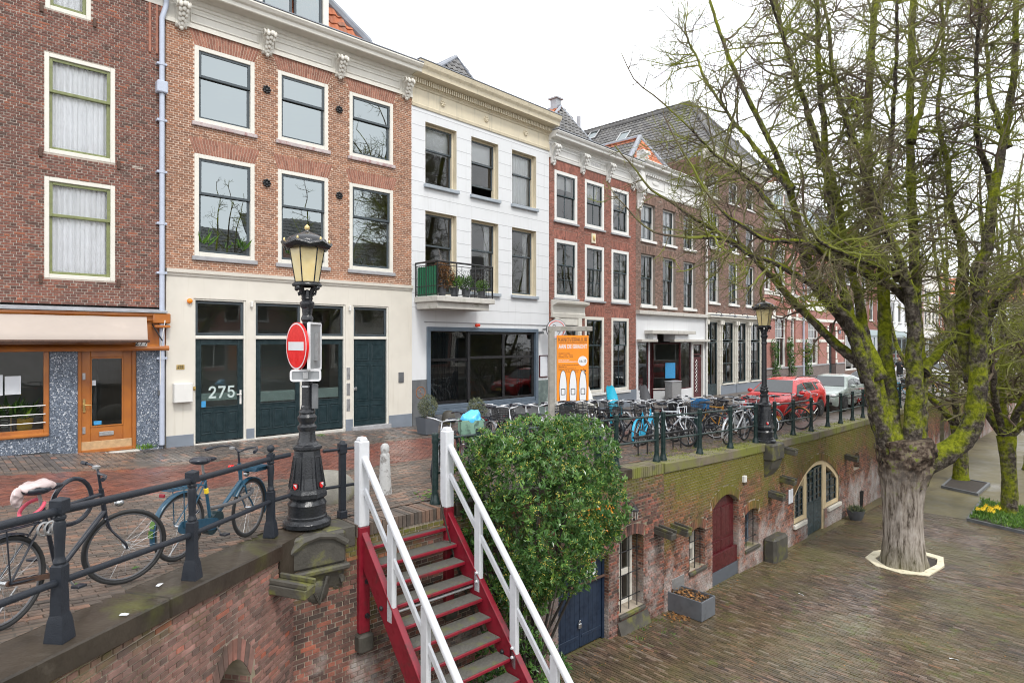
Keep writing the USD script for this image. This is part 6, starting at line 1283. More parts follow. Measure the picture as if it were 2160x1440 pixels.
for a, b in ((p1, (p1 + p2) / 2 - 0.005), ((p1 + p2) / 2 + 0.005, p2)): leafwin(a, b, zdr2 + 0.95, 9, 1, 4, 'door_leaf'); MB().box(a, b, 0.06, 0.11, zdr2 + 0.02, zdr2 + 0.945, 0.006).build('door_leaf', M['dark_green'], cw_)
for px, py in ((1403, 1116), (1436, 1110), (1664, 946), (1662, 1008), (1638, 1040), (1796, 962), (1935, 868), (2040, 880)):
    s, z = A(px, py, -0.2); gutter(qr, s, z, 0.42, 0.2)
s, z = A(1567, 1009); MB().box(s - 0.07, s + 0.07, -0.08, 0, z - 0.08, z + 0.08, 0.01).build('cable_box', M['white'], qr)
for dx in (0, 0.17):
    s, z = A(1664, 1047); MB().box(s + dx - 0.07, s + dx + 0.07, -0.03, -0.014, z - 0.2, z + 0.2, 0.006).build('plaque', M['paper'], qr)
s, z = A(1545, 1085); 
MB().box(SR(1608), SR(1636), -0.35, -0.014, -3.9, -2.75, 0.06).build('stone_block', M['stone_moss'], qr)
MB().box(SR(1416), SR(1441), -0.03, -0.012, -3.5, A(1428, 1215)[1], 0.006).build('drain_cover', M['dull_steel'], qr)
# stone corbel under the second lamp
L2 = np.array(FR.w(FR.s_at(1612, 0.12), 0.12)[:2]); z2 = float(zt(*L2))
pc2 = thing('stone_pedestal', 'mossy stone pedestal on the right-hand wall under the far lamp post', 'pedestal', (L2[0], L2[1], 0), FR.rz)
MB().box(-0.36, 0.36, -0.40, 0.3, z2 - 0.42, z2 + 0.004, 0.03).build('block', M['stone_moss'], pc2)
extr(MB(), [(0.1, z2 - 0.43), (-0.36, z2 - 0.43), (-0.3, z2 - 0.65), (-0.12, z2 - 0.9), (0.1, z2 - 0.95)], -0.3, 0.3).build('corbel', M['stone_moss'], pc2)
# ---------------------------------------------------------------- trees and plants
def tubes(P, Rd, n=3):
    "many tubes at once: P k x m x 3, Rd k x m"
    k, m = P.shape[:2]; D = np.gradient(P, axis=1); D /= np.maximum(np.linalg.norm(D, axis=2, keepdims=True), 1e-9)
    ref = np.where(np.abs(D[:, :1, 2:]) < 0.8, [0, 0, 1.0], [1.0, 0, 0]); U = np.cross(D, np.broadcast_to(ref, D.shape)); U /= np.maximum(np.linalg.norm(U, axis=2, keepdims=True), 1e-9); W = np.cross(D, U)
    a = np.arange(n) / n * 2 * math.pi
    V = P[:, :, None] + Rd[:, :, None, None] * (np.cos(a)[:, None] * U[:, :, None] + np.sin(a)[:, None] * W[:, :, None])
    f = []
    for i in range(m - 1):
        for q in range(n): q2 = (q + 1) % n; f += [[i * n + q, i * n + q2, (i + 1) * n + q2], [i * n + q, (i + 1) * n + q2, (i + 1) * n + q]]
    F = (np.array(f)[None] + (np.arange(k) * m * n)[:, None, None]).reshape(-1, 3)
    return V.reshape(-1, 3), F
def unit(v): return v / np.maximum(np.linalg.norm(v, axis=-1, keepdims=True), 1e-9)
def grow(start, d, length, m, rng, wob, up, droop=0.0):
    "k polylines that leave start along d, wander, and turn up towards their ends"
    k = len(start); P = np.zeros((k, m, 3)); P[:, 0] = start; d = unit(d); st = (length / (m - 1))[:, None]
    for i in range(1, m):
        t = i / (m - 1)
        d = unit(d + rng.normal(0, wob, (k, 3)) + np.array([0, 0, up * (t - 0.25)]) - np.array([0, 0, droop * (1 - t)]))
        P[:, i] = P[:, i - 1] + d * st
    return P
def spawn(P, Rd, per, rng, t0, t1, lmin, lmax, m, spread, wob, up, r1, ratio, droop=0.0):
    "side shoots along the polylines P"
    k, mm = P.shape[:2]; idx = np.repeat(np.arange(k), per); t = rng.uniform(t0, t1, len(idx)); f = t * (mm - 1); i = np.minimum(f.astype(int), mm - 2); w = (f - i)[:, None]
    s = P[idx, i] * (1 - w) + P[idx, i + 1] * w; dr = unit(P[idx, i + 1] - P[idx, i]); rr = Rd[idx, i] * (1 - w[:, 0]) + Rd[idx, i + 1] * w[:, 0]
    side = unit(np.cross(dr, rng.normal(0, 1, (len(idx), 3)))); d = dr * rng.uniform(0.25, 0.8, (len(idx), 1)) + side * spread
    L = rng.uniform(lmin, lmax, len(idx)) * (1.15 - 0.6 * t)
    Q = grow(s, d, L, m, rng, wob, up, droop); ra = np.minimum(rr * ratio, r1)
    return Q, np.linspace(1, 0.45, m)[None] * ra[:, None]
def smooth_path(p, n):
    p = np.array(p, float); t = np.linspace(0, len(p) - 1, n); from_ = np.arange(len(p))
    q = np.stack([np.interp(t, from_, p[:, k]) for k in range(p.shape[1])], 1)
    for _ in range(3): q[1:-1] = (q[:-2] + 2 * q[1:-1] + q[2:]) / 4
    return q
def limb_mesh(path, rad, n=14, bump=0.12, seed=0):
    mb = MB().tube(path, rad, n); v = mb.v[0]; c = np.repeat(path, n, axis=0)
    k = len(c); d = v[:k] - c; nz = meshkit.fbm(v[:k] * 6.0 + seed, 4, seed) - 0.5; v[:k] = c + d * (1 + bump * 2 * nz[:, None]); return mb
def twig_mass(tree, limbs, rng, n1, n2, n3, n4=2, l1=(1.0, 2.6), reach=(0.25, 1.0), r1=0.035, thin=1.0):
    "limbs: list of (path, radius). Four orders of shoots, one mesh each for branches and twigs"
    Q1, R1 = [], []
    for (p, r), k in zip(limbs, n1):
        a, b = spawn(p[None], np.asarray(r)[None], k, rng, reach[0], reach[1], *l1, 9, 0.9, 0.16, 0.16, r1, 0.6, 0.10); Q1.append(a); R1.append(b)
        tip = grow(p[-1:], p[-1:] - p[-2:-1], np.array([l1[1] * 0.9]), 9, rng, 0.14, 0.15); Q1.append(tip); R1.append(np.linspace(1, 0.4, 9)[None] * min(r[-1], r1 * 1.4))
    Q1, R1 = np.vstack(Q1), np.vstack(R1)
    Q2, R2 = spawn(Q1, R1, n2, rng, 0.12, 1.0, 0.5, 1.25, 7, 0.95, 0.2, 0.22, 0.0135 * thin, 0.75, 0.08)
    Q3, R3 = spawn(Q2, R2, n3, rng, 0.15, 1.0, 0.18, 0.5, 5, 0.95, 0.22, 0.35, 0.0082 * thin, 0.8, 0.05)
    vs = [tubes(Q1, R1, 5), tubes(Q2, R2, 4), tubes(Q3, R3, 3)]
    if n4: Q4, R4 = spawn(Q3, R3, n4, rng, 0.3, 1.0, 0.08, 0.22, 4, 0.9, 0.2, 0.4, 0.0062 * thin, 0.9); vs.append(tubes(Q4, R4, 3))
    v = np.vstack([a for a, _ in vs]); n = 0; F = []
    for a, f in vs: F.append(f + n); n += len(a)
    put('crown', v - np.array(tree[1]), np.vstack(F), M['twig'], tree[0], False, None, kind='stuff')
def px3(x, y, Y): return np.array([(x - CXP) / FPX * Y, Y, EYE + (CYP - y) / FPX * Y])

# the big tree: bole with root flare and swollen head, limbs where they stand
zt0 = -3.42; TB = np.array([10.2, 16.45, zt0]); trng = np.random.default_rng(5)
big = thing('bare_tree', 'large bare pollarded tree with pale trunk and many mossy limbs in a cream ring', 'tree', TB)
bp = np.array([px3(x, y, 16.45) for x, y in ((1907, 1196), (1906, 1172), (1905, 1130), (1904, 1080), (1905, 1030), (1908, 985), (1910, 950), (1908, 925))])
br = np.array([45, 41, 37, 36, 39, 48, 53, 50]) * 16.45 / FPX
mb = MB().tube(smooth_path(bp, 90), np.interp(np.linspace(0, 7, 90), np.arange(8), br), 72)
v = mb.v[0]; ax_ = np.array([np.interp(v[:, 2], bp[:, 2], bp[:, k]) for k in range(3)]).T; d = v - ax_; ang = np.arctan2(d[:, 1], d[:, 0]); h = (v[:, 2] - zt0)
flare = np.exp(-np.maximum(h, 0) / 0.35); head = np.clip((h - 2.0) / 0.8, 0, 1)
f_ = 1 + 0.08 * flare * np.cos(ang * 5 + 1) + 0.05 * np.cos(ang * 9 + h * 0.8) * np.clip(h / 2, 0, 1) * (1 - head) + head * (0.42 * (meshkit.fbm(v * 2.6, 4, 2) - 0.45) + 0.3 * (meshkit.fbm(v * 8, 3, 9) - 0.5)) + 0.10 * (meshkit.fbm(v * [7, 7, 1.5], 3, 4) - 0.5)
v[:, :2] = ax_[:, :2] + d[:, :2] * f_[:, None]
put('trunk', v - TB, mb.f[0], usdkit.material(stage, '/World/Looks/pale_trunk', {'g': ('geometry', {}), 'mp': ('mapping', {'scale': (5.0, 5.0, 0.9)}), 'n': ('noise_texture', {'scale': 2.0, 'detail': 9.0, 'roughness': 0.7}), 'r': ('rgb_ramp', {'ramp': [(0.38, (0.06, 0.046, 0.036)), (0.47, (0.24, 0.205, 0.17)), (0.62, (0.43, 0.385, 0.34))]}),
    'n2': ('noise_texture', {'scale': 5.0, 'detail': 8.0, 'roughness': 0.7}), 'r2': ('rgb_ramp', {'ramp': [(0.36, (0.014, 0.011, 0.009)), (0.48, (0.065, 0.045, 0.033)), (0.58, (0.19, 0.15, 0.115)), (0.63, (0.14, 0.17, 0.02))]}), 'x': ('separate_xyz', {}), 'nz': ('noise_texture', {'scale': 1.4, 'detail': 5.0}), 'zz': ('math', {'math_type': 'multiply_add', 'value2': 1.6}), 'm': ('map_range', {'from_min': -1.15, 'from_max': 0.0, 'clamp': True}), 'k': ('mix', {}),
    'gm': ('map_range', {'from_min': -2.7, 'from_max': -3.5, 'to_max': 0.5, 'clamp': True}), 'k2': ('mix', {'color2': (0.10, 0.105, 0.04)}), 'bp': ('bump', {'strength': 1.0, 'distance': 0.05}), 'p': ('principled_bsdf', {'roughness': 0.9, 'specular_ior_level': 0.2})},
    [('g.position', 'mp.vector'), ('mp.vector', 'n.vector'), ('n.fac', 'r.fac'), ('g.position', 'n2.vector'), ('n2.fac', 'r2.fac'), ('g.position', 'x.vector'), ('g.position', 'nz.vector'), ('nz.fac', 'zz.value1'), ('x.z', 'zz.value3'), ('zz.value', 'm.value'), ('m.result', 'k.fac'), ('r.color', 'k.color1'), ('r2.color', 'k.color2'),
     ('x.z', 'gm.value'), ('gm.result', 'k2.fac'), ('k.color', 'k2.color1'), ('k2.color', 'p.base_color'), ('n.fac', 'bp.height'), ('bp.normal', 'p.normal')], surface='p.BSDF'), big, True)
# limbs: pixel path, widths in pixels (start, end), change of depth at the end
LB_ = [
 ([(1893, 1010), (1875, 955), (1850, 880), (1838, 780), (1812, 752), (1760, 712), (1700, 642), (1660, 598), (1622, 560), (1580, 520), (1510, 478), (1440, 435)], 40, 9, 1.0),
 ([(1890, 985), (1855, 880), (1838, 790), (1822, 720), (1785, 668), (1750, 634), (1725, 612), (1687, 585), (1637, 557), (1590, 545), (1530, 505), (1480, 500)], 30, 8, -1.5),
 ([(1845, 800), (1812, 715), (1787, 672), (1740, 625), (1722, 585), (1705, 552), (1698, 515), (1687, 477), (1670, 402), (1655, 365), (1607, 267), (1552, 155), (1520, 80), (1500, 10)], 42, 9, 1.5),
 ([(1893, 1000), (1862, 890), (1835, 800), (1808, 705), (1775, 590), (1765, 540), (1750, 465), (1735, 352), (1738, 270), (1728, 200), (1722, 90), (1715, -30)], 30, 12, -1.0),
 ([(1900, 990), (1875, 900), (1850, 800), (1826, 700), (1812, 615), (1795, 560), (1775, 465), (1760, 377), (1740, 330), (1700, 200), (1672, 122), (1640, -10)], 30, 12, 2.0),
 ([(1902, 985), (1882, 900), (1872, 790), (1864, 665), (1860, 565), (1838, 490), (1833, 420), (1830, 267), (1840, 67), (1846, -60)], 38, 20, 3.0),
 ([(1912, 1010), (1922, 940), (1928, 850), (1927, 750), (1930, 680), (1918, 615), (1910, 577), (1887, 527), (1850, 447), (1825, 383), (1800, 307), (1772, 233), (1750, 150), (1745, 40)], 42, 9, -1.5),
 ([(1918, 995), (1935, 920), (1940, 820), (1938, 700), (1935, 590), (1927, 465), (1922, 365), (1922, 280), (1923, 100), (1926, -60)], 40, 18, 1.5),
 ([(1908, 1020), (1938, 990), (1968, 968), (2015, 945), (2045, 912), (2060, 860), (2062, 770), (2066, 685), (2068, 622), (2060, 570), (2090, 530), (2093, 465), (2112, 383), (2126, 312), (2145, 230), (2154, 117), (2160, 0)], 56, 14, -1.2),
 ([(2060, 800), (2036, 727), (2031, 664), (2025, 612), (2029, 590), (2026, 500), (2002, 455), (2000, 406), (1996, 347), (1980, 300), (1975, 240), (1990, 150), (1985, 20)], 34, 8, 1.0),
 ([(1944, 785), (1967, 754), (1987, 727), (2019, 702), (2050, 660), (2090, 610), (2140, 560), (2190, 500)], 24, 10, 2.0),
 ([(1925, 640), (1890, 610), (1855, 590), (1800, 560), (1760, 540), (1725, 505), (1690, 500), (1640, 505), (1590, 480), (1540, 440)], 22, 8, -2.0),
 ([(1928, 620), (1880, 560), (1820, 540), (1770, 517), (1740, 500)], 20, 8, -2.2),
 ([(2068, 700), (2100, 640), (2150, 590), (2200, 560)], 26, 12, -1.5),
 ([(1670, 402), (1610, 330), (1545, 250), (1480, 150), (1445, 60)], 15, 6, 2.2), ([(1735, 352), (1700, 230), (1655, 110), (1600, -20)], 15, 7, -1.6), ([(1705, 552), (1640, 450), (1570, 380), (1500, 330), (1450, 270)], 14, 6, -0.5),
 ([(1922, 300), (1950, 200), (1985, 90), (2010, -20)], 15, 8, 1.5), ([(2100, 430), (2065, 300), (2050, 150), (2060, -10)], 16, 8, -2.0), ([(1850, 447), (1875, 330), (1882, 180), (1890, -20)], 16, 8, -1.8), ([(2126, 312), (2090, 200), (2085, 90), (2110, -20)], 14, 7, 1.0)]
limbs = []; n1 = []
for i, (pts, w0, w1, dY) in enumerate(LB_):
    q = np.array(pts, float); t = np.linspace(0, 1, len(q)); off_ = (dY * t ** 1.3)
    P3 = np.array([px3(x, y, 16.45 + o) for (x, y), o in zip(q, off_)]); P3 = smooth_path(P3, 70)
    P3[8:] += np.cumsum(trng.normal(0, 0.011, (62, 3)), 0)
    r = np.interp(np.linspace(0, 1, 70), [0, 0.08, 0.5, 1], [w0 * 0.66, w0 * 0.45, (w0 + w1) * 0.175, w1 * 0.36]) * 16.45 / FPX
    limb_mesh(P3, r, 16, 0.22, i).xf(None, -TB).build('limb', M['bark_moss'], big, True)
    limbs.append((P3, r)); n1.append(int(4 + (1.3 if i in (0, 1, 2, 10, 11, 12, 13) else 3.6) * np.linalg.norm(np.diff(P3, axis=0), axis=1).sum()))
twig_mass((big, TB), limbs, trng, n1, 7, 4, 2, (1.0, 2.9), (0.38, 1.0), 0.03)

def bare_tree(label, base, h, r, fork, nl, seed, group=None, lean=0.25, dens=1.0, n4=1, thin=1.6, ring=None, top=0.55):
    rng = np.random.default_rng(seed); base = np.array(base, float); t = thing('bare_tree', label, 'tree', base, 0, group)
    tp = smooth_path(np.array([[0, 0, -0.1], [0.03, 0, fork * 0.4], [rng.normal(0, .1), rng.normal(0, .1), fork]]), 14)
    limb_mesh(tp, np.interp(np.linspace(0, 1, 14), [0, .12, .7, 1], [r * 1.5, r * 1.05, r * 0.9, r * 1.2]), 16, 0.12, seed).build('trunk', M['bark_moss'], t, True)
    L = []
    for k in range(nl):
        a = 2 * math.pi * (k + rng.uniform(-.25, .25)) / nl; rad = rng.uniform(0.12, lean) * h; hh = h * rng.uniform(top + 0.2, 1.0)
        p = np.array([tp[-1] - [0, 0, 0.15], tp[-1] + [math.cos(a) * rad * 0.45, math.sin(a) * rad * 0.45, 0.12 * h], [math.cos(a) * rad * 0.8, math.sin(a) * rad * 0.8, fork + (hh - fork) * 0.45], [math.cos(a) * rad, math.sin(a) * rad, hh]])
        P = smooth_path(p, 20); P[3:] += np.cumsum(rng.normal(0, 0.03, (17, 3)), 0); rr = np.linspace(r * 0.55, r * 0.13, 20)
        limb_mesh(P, rr, 8, 0.12, k).build('limb', M['bark_moss'], t, True); L.append((P + base, rr))
    twig_mass((t, base), L, rng, [int(12 * dens)] * nl, 6, 3, n4, (1.0, 2.8), (0.2, 1.0), 0.045, thin)
    return t
def wpos(px, py, z0=-3.5):
    p = gpt(px, py, z0); p[2] = float(zw(p[0], p[1])); return gpt(px, py, p[2])
t2 = wpos(2128, 1088); t3 = wpos(2026, 1014)
bare_tree('bare tree with brown forked trunk rising from the daffodil bed', t2, 13, 0.24, 2.7, 7, 21, None, 0.32, 1.7, 1, 1.3)
bare_tree('bare mossy tree standing in the bed of dark soil', t3, 14, 0.28, 2.4, 5, 22, None, 0.22, 1.2, 1, 1.4)
for i, (s_, n_, sd) in enumerate(((26, -3.4, 31), (35, -3.2, 32), (46, -3.5, 33))):
    p = FR.w(s_, n_); bare_tree(('bare tree on the lower quay behind the soil bed', 'slender bare tree far along the lower quay', 'farthest bare tree on the lower quay')[i], (p[0], p[1], float(zw(p[0], p[1]))), 13.5 + i, 0.24, 2.6, 6, sd, None, 0.3, 1.8, 1, 1.8)
for i, (t_, n_) in enumerate(((14, -14.5), (23, -14.8), (33, -14.2), (6, -14.5))):
    p = TT * t_ + NN * n_; bare_tree('bare tree on the opposite bank, seen only in window reflections', (p[0], p[1], -0.3), 12.5, 0.3, 3.0, 6, 41 + i, 'trees on the opposite bank', 0.38, 1.0, 0, 2.6)
FO = Frame(TT * 62 - NN * 26, -TT)
for i in range(6): far_house(FO, i * 8.1, 8.0, (11, 9.5, 12, 10, 11.5, 9.8)[i], (M['brick_b5'], M['white_wall'], M['brick_b4'], M['cream'], M['brick_b6'], M['brick_b7'])[i], 'house on the opposite bank, seen only in window reflections', 3, fl3, M['white'] if i % 2 else M['dark_green'], group='houses on the opposite bank')

# leaves: base, side, side, tip, ridge
LEAF = np.array([[0, 0, 0], [0.45, 0.5, 0.05], [0.45, -0.5, 0.05], [1.0, 0, -0.06], [0.5, 0, -0.04]]); LEAFF = np.array([[0, 4, 1], [0, 2, 4], [1, 4, 3], [4, 2, 3]])
def leaves(C, D, L_, W_, rng):
    "C places, D directions"
    D = unit(D); S = unit(np.cross(D, rng.normal(0, 0.35, D.shape) + [0, 0, 1.0])); U = np.cross(D, S)
    q = LEAF; L_ = L_[:, None, None]; W_ = W_[:, None, None]
    return C[:, None] + q[None, :, :1] * L_ * D[:, None] + q[None, :, 1:2] * W_ * S[:, None] + q[None, :, 2:] * L_ * U[:, None]
def foliage(parent, blobs, nsprig, per, leaf, m, rng, n_ind=0, base=(0, 0, 0), name='leaf', depth=(0.55, 1.02), buds=0, tone=None, upw=0.45, keep=None):
    B = np.array(blobs, float); area = B[:, 3] * B[:, 4] + B[:, 4] * B[:, 5] + B[:, 3] * B[:, 5]; pick = rng.choice(len(B), nsprig, p=area / area.sum())
    n = unit(rng.normal(0, 1, (nsprig, 3))); rr = np.where(rng.random(nsprig) < 0.62, rng.uniform(0.9, depth[1] + 0.03, nsprig), rng.uniform(depth[0], 0.9, nsprig)); c = B[pick, :3] + n * B[pick, 3:6] * rr[:, None]
    ins = np.zeros(nsprig, int)
    for b in B: ins += (((c - b[:3]) / b[3:6]) ** 2).sum(1) < 0.62
    ok = ins <= 0 if depth[0] > 0.5 and len(B) > 1 else ins < 99
    ok |= rng.random(nsprig) < 0.22
    if keep is not None: ok &= keep(c)
    c, n = c[ok], n[ok]; k = len(c)
    ax = unit(n + [0, 0, upw] + rng.normal(0, 0.3, (k, 3))); a = np.repeat(c, per, 0); axr = np.repeat(ax, per, 0)
    side = unit(np.cross(axr, rng.normal(0, 1, axr.shape))); D = axr * rng.uniform(0.15, 0.9, (len(a), 1)) + side
    V = leaves(a + axr * rng.uniform(-0.5, 0.5, (len(a), 1)) * leaf[0], D, rng.uniform(0.7, 1.15, len(a)) * leaf[0], rng.uniform(0.8, 1.2, len(a)) * leaf[1], rng) - np.array(base)
    key = np.linalg.norm(V[:, 0] + np.array(base) - [0, 0, EYE], axis=1); tn = np.clip(np.repeat(rng.uniform(0, 0.85, k), per) + rng.normal(0, 0.12, len(a)), 0, 1)
    emit_pieces(parent, name, V, LEAFF, m, n_ind, key, tn, 'foliage')
    if buds:
        sel = rng.choice(k, min(k, buds)); mb = MB(); oc = np.array([[1, 0, 0], [-1, 0, 0], [0, 1, 0], [0, -1, 0], [0, 0, 1], [0, 0, -1.0]]); of = np.array([[0, 2, 4], [2, 1, 4], [1, 3, 4], [3, 0, 4], [2, 0, 5], [1, 2, 5], [3, 1, 5], [0, 3, 5]])
        Q = np.repeat(c[sel] + ax[sel] * leaf[0] * 0.25, 6, 0) + rng.normal(0, 0.022, (len(sel) * 6, 3)) - np.array(base)
        V = Q[:, None] + oc[None] * rng.uniform(0.004, 0.009, (len(Q), 1, 1)); F = (of[None] + (np.arange(len(Q)) * 6)[:, None, None]).reshape(-1, 3)
        put('blossom', V.reshape(-1, 3), F, M['bud'], parent, False, None, kind='stuff')
brng = np.random.default_rng(17); BY = 9.15
def bl(px, py, rx, rz, Y=BY, ry=None): p = px3(px, py, Y); k = Y / FPX; return [*p, rx * k, (ry or min(rx, rz)) * k, rz * k]
bush_b = [bl(1110, 1080, 150, 150, 9.2, 120), bl(1205, 960, 92, 78, 9.7), bl(1040, 1000, 92, 72, 9.1), bl(1235, 1060, 82, 92, 9.7), bl(1165, 1165, 88, 84, 9.4), bl(1060, 1160, 92, 100, 9.2), bl(1105, 1235, 56, 54, 9.15), bl(985, 965, 50, 40, 9.35), bl(1010, 1090, 62, 82, 9.3), bl(1255, 1120, 50, 45, 9.8), bl(1130, 930, 80, 50, 9.5)]
for k in range(16):
    b = bush_b[brng.integers(0, 11)]; a_ = brng.uniform(-0.6, 3.6); q = np.array(b[:3]) + np.array([math.cos(a_) * b[3], -.1, math.sin(a_) * b[5]]) * .92; bush_b.append([*q, *(brng.uniform(.10, .24, 3))])
bg = np.array([0.45, 9.3, -3.2])
bush = thing('laurel_bush', 'big dense green laurel bush with small yellow blossoms beside the staircase', 'bush', bg)
foliage(bush, bush_b, 8600, 7, (0.088, 0.034), M['leaf'], brng, 300, bg, 'leaf', (0.6, 1.1), 1500, upw=0.5, keep=lambda c: (c[:, :2] - FD.P) @ FD.T > sR0 + 0.17)
mb = MB()
for k in range(16):
    b = bush_b[k % len(bush_b)]; a = np.array([0.15 + brng.normal(0, .08), 9.55 + brng.normal(0, .08), -3.2]); e = np.array(b[:3]) + brng.normal(0, 0.2, 3); mb.tube(smooth_path([a, a * 0.5 + e * 0.5 + brng.normal(0, .15, 3), e], 8) - bg, np.linspace(0.03, 0.008, 8), 6)
mb.build('stem', M['soil'], bush)
low = thing('evergreen_shrub', 'dark low leafy growth behind the lower steps of the staircase', 'bush', (0.1, 8.9, -3.2))
foliage(low, [[0.0, 9.0, -2.2, 0.45, 0.3, 0.7], [-0.3, 8.8, -2.7, 0.5, 0.3, 0.6], [0.35, 9.2, -2.6, 0.5, 0.3, 0.6]], 900, 6, (0.09, 0.032), M['leaf'], brng, 0, (0.1, 8.9, -3.2))
# small plants: tufts of grass and weeds
def tuft(parent, c, n, h, w, rng, m=None, name='leaf_blades', spread=0.6, base=(0, 0, 0)):
    C = np.array(c) + np.column_stack([rng.normal(0, w, (n, 2)), np.zeros(n)]); D = np.column_stack([rng.normal(0, spread, (n, 2)), np.ones(n)])
    V = leaves(C, D, rng.uniform(0.5, 1.1, n) * h, np.full(n, h * 0.16), rng) - np.array(base); emit_pieces(parent, name, V, LEAFF, m or M['leaf_pale'], 0, np.zeros(n), None, name)
wr = np.random.default_rng(8)
p = gpt(308, 946, 0.1); wd_ = thing('weed', 'bright green weed at the foot of the terrazzo pier', 'weed', p); tuft(wd_, (0, 0, 0), 90, 0.13, 0.07, wr)
p = gpt(677, 919, 0.0); wd_ = thing('weed', 'tiny weed on the pavement in front of the cream shop front', 'weed', p); tuft(wd_, (0, 0, 0), 40, 0.08, 0.05, wr)
ms = thing('moss', 'yellow-green moss and grass along the right-hand coping between the railing posts', 'moss', (0, 0, 0), kind='stuff')
C = []
for k in range(240):
    s_ = wr.uniform(0.0, 15) if k % 3 else wr.uniform(0.2, 4.5); C.append(FR.w(s_, wr.uniform(0.02, 1.0) * (1 if s_ < 6 else 0.6)))
C = np.array(C); C[:, 2] = zt(C[:, 0], C[:, 1]) + 0.006; n = 12
V = leaves(np.repeat(C, n, 0) + np.column_stack([wr.normal(0, 0.055, (len(C) * n, 2)), np.zeros(len(C) * n)]), np.column_stack([wr.normal(0, 1, (len(C) * n, 2)), np.full(len(C) * n, 0.7)]), wr.uniform(0.02, 0.06, len(C) * n), np.full(len(C) * n, 0.012), wr)
M['moss'] = leafmat('moss_leaf', (0.09, 0.11, 0.012), (0.20, 0.23, 0.03), 0.8); emit_pieces(ms, 'moss_tuft', V, LEAFF, M['moss'], 0, np.zeros(len(V)), None, 'moss_tufts')
gr = thing('weeds', 'low green weeds scattered on the lower quay below the barred window', 'weeds', (0, 0, 0), kind='stuff')
for k in range(70):
    px, py = wr.normal(1378, 40), wr.normal(1318, 26)
    if px < 1310 or py < 1285: continue
    p = wpos(px, py); tuft(gr, p + [0, 0, 0.01], 7, wr.uniform(0.03, 0.08), 0.03, wr, name='weed_leaves', spread=1.0)
# daffodil bed, soil bed, cream tree ring
def kerb_bed(name, label, pts, hk, wk, km, sm, soil_h, smooth_in=None):
    P = Polygon([tuple(p[:2]) for p in pts]); z = float(np.mean([zw(p[0], p[1]) for p in pts])); c = P.centroid; t = thing(name, label, 'planting bed', (c.x, c.y, z))
    Q = affinity.translate(P, -c.x, -c.y); I = smooth_in(Q) if smooth_in else Q.buffer(-wk, join_style=2)
    k = trimesh.creation.extrude_polygon(Q.difference(I), hk, engine='earcut'); put('kerb', k.vertices - [0, 0, 0.02], k.faces, km, t)
    s = trimesh.creation.extrude_polygon(I.buffer(0.01), soil_h, engine='earcut'); put('soil', s.vertices - [0, 0, 0.02], s.faces, sm, t); return t, I, z, c
tb, I_, z_, c_ = kerb_bed('daffodil_bed', 'kerbed bed of daffodils and green ground cover around the forked tree', [wpos(2039, 1099), wpos(2175, 1131), wpos(2250, 1095), wpos(2068, 1060)], 0.14, 0.09, M['stone_dark'], M['soil'], 0.09)
b_ = I_.bounds; C = np.column_stack([wr.uniform(b_[0], b_[2], 900), wr.uniform(b_[1], b_[3], 900)]); C = C[shapely.contains_xy(I_, C[:, 0], C[:, 1])][:420]; n = 8
V = leaves(np.repeat(np.column_stack([C, np.full(len(C), 0.08)]), n, 0) + np.column_stack([wr.normal(0, 0.05, (len(C) * n, 2)), wr.uniform(0, 0.08, len(C) * n)]), np.column_stack([wr.normal(0, 0.8, (len(C) * n, 2)), np.ones(len(C) * n)]), wr.uniform(0.07, 0.17, len(C) * n), np.full(len(C) * n, 0.03), wr)
emit_pieces(tb, 'ground_cover', V, LEAFF, M['leaf_pale'], 0, np.zeros(len(V)), None, 'ground_cover')
for k in range(13):
    px, py = (2058, 2066, 2072, 2080, 2084, 2088, 2096, 2100, 2092, 2076, 2104, 2070, 2086)[k], (1092, 1094, 1093, 1096, 1090, 1094, 1092, 1088, 1097, 1089, 1091, 1097, 1099)[k]
    p = wpos(px, py); hgt = 0.32 + 0.08 * wr.random(); df = thing('daffodil', 'yellow daffodil in bloom at the near corner of the kerbed bed', 'flower', p, 0, 'daffodils in the kerbed bed')
    tuft(df, (0, 0, 0.05), 9, hgt * 0.9, 0.02, wr, spread=0.22); MB().tube([(0, 0, 0), (0.01, 0, hgt * 0.7), (0.02, -0.02, hgt)], 0.006, 5).build('stem', M['leaf_pale'], df)
    fl = MB(); a0 = wr.uniform(0, 6)
    for q in range(6): a = a0 + q * math.pi / 3; fl.raw([[0.02, -0.02, hgt], [0.02 + 0.05 * math.cos(a - .35), -0.05, hgt + 0.05 * math.sin(a - .35)], [0.02 + 0.085 * math.cos(a), -0.06, hgt + 0.085 * math.sin(a)], [0.02 + 0.05 * math.cos(a + .35), -0.05, hgt + 0.05 * math.sin(a + .35)]], [[0, 1, 2], [0, 2, 3]])
    fl.lathe([(0.012, 0), (0.018, 0.03), (0.028, 0.045)], 10, (0.02, -0.05, hgt), rotx(math.pi / 2)).build('bloom', M['daffodil'], df)
kerb_bed('soil_bed', 'low kerbed bed of dark bare soil around the mossy tree', [wpos(1985, 1029), wpos(2063, 1046), wpos(2089, 1023), wpos(2008, 1008)], 0.13, 0.08, M['stone_dark'], M['soil'], 0.1)
ring_pts = [wpos(*q) for q in ((1825, 1178), (1848, 1195), (1900, 1210), (1960, 1216), (1992, 1197), (1990, 1180), (1945, 1167), (1880, 1160), (1842, 1166))]
M['ring'] = mat('cream_ring', (0.66, 0.60, 0.44), 0.7, 0.08, 5, bump=0.3, spots=((0.42, 0.37, 0.25), 4.0, 0.58, 0.7))
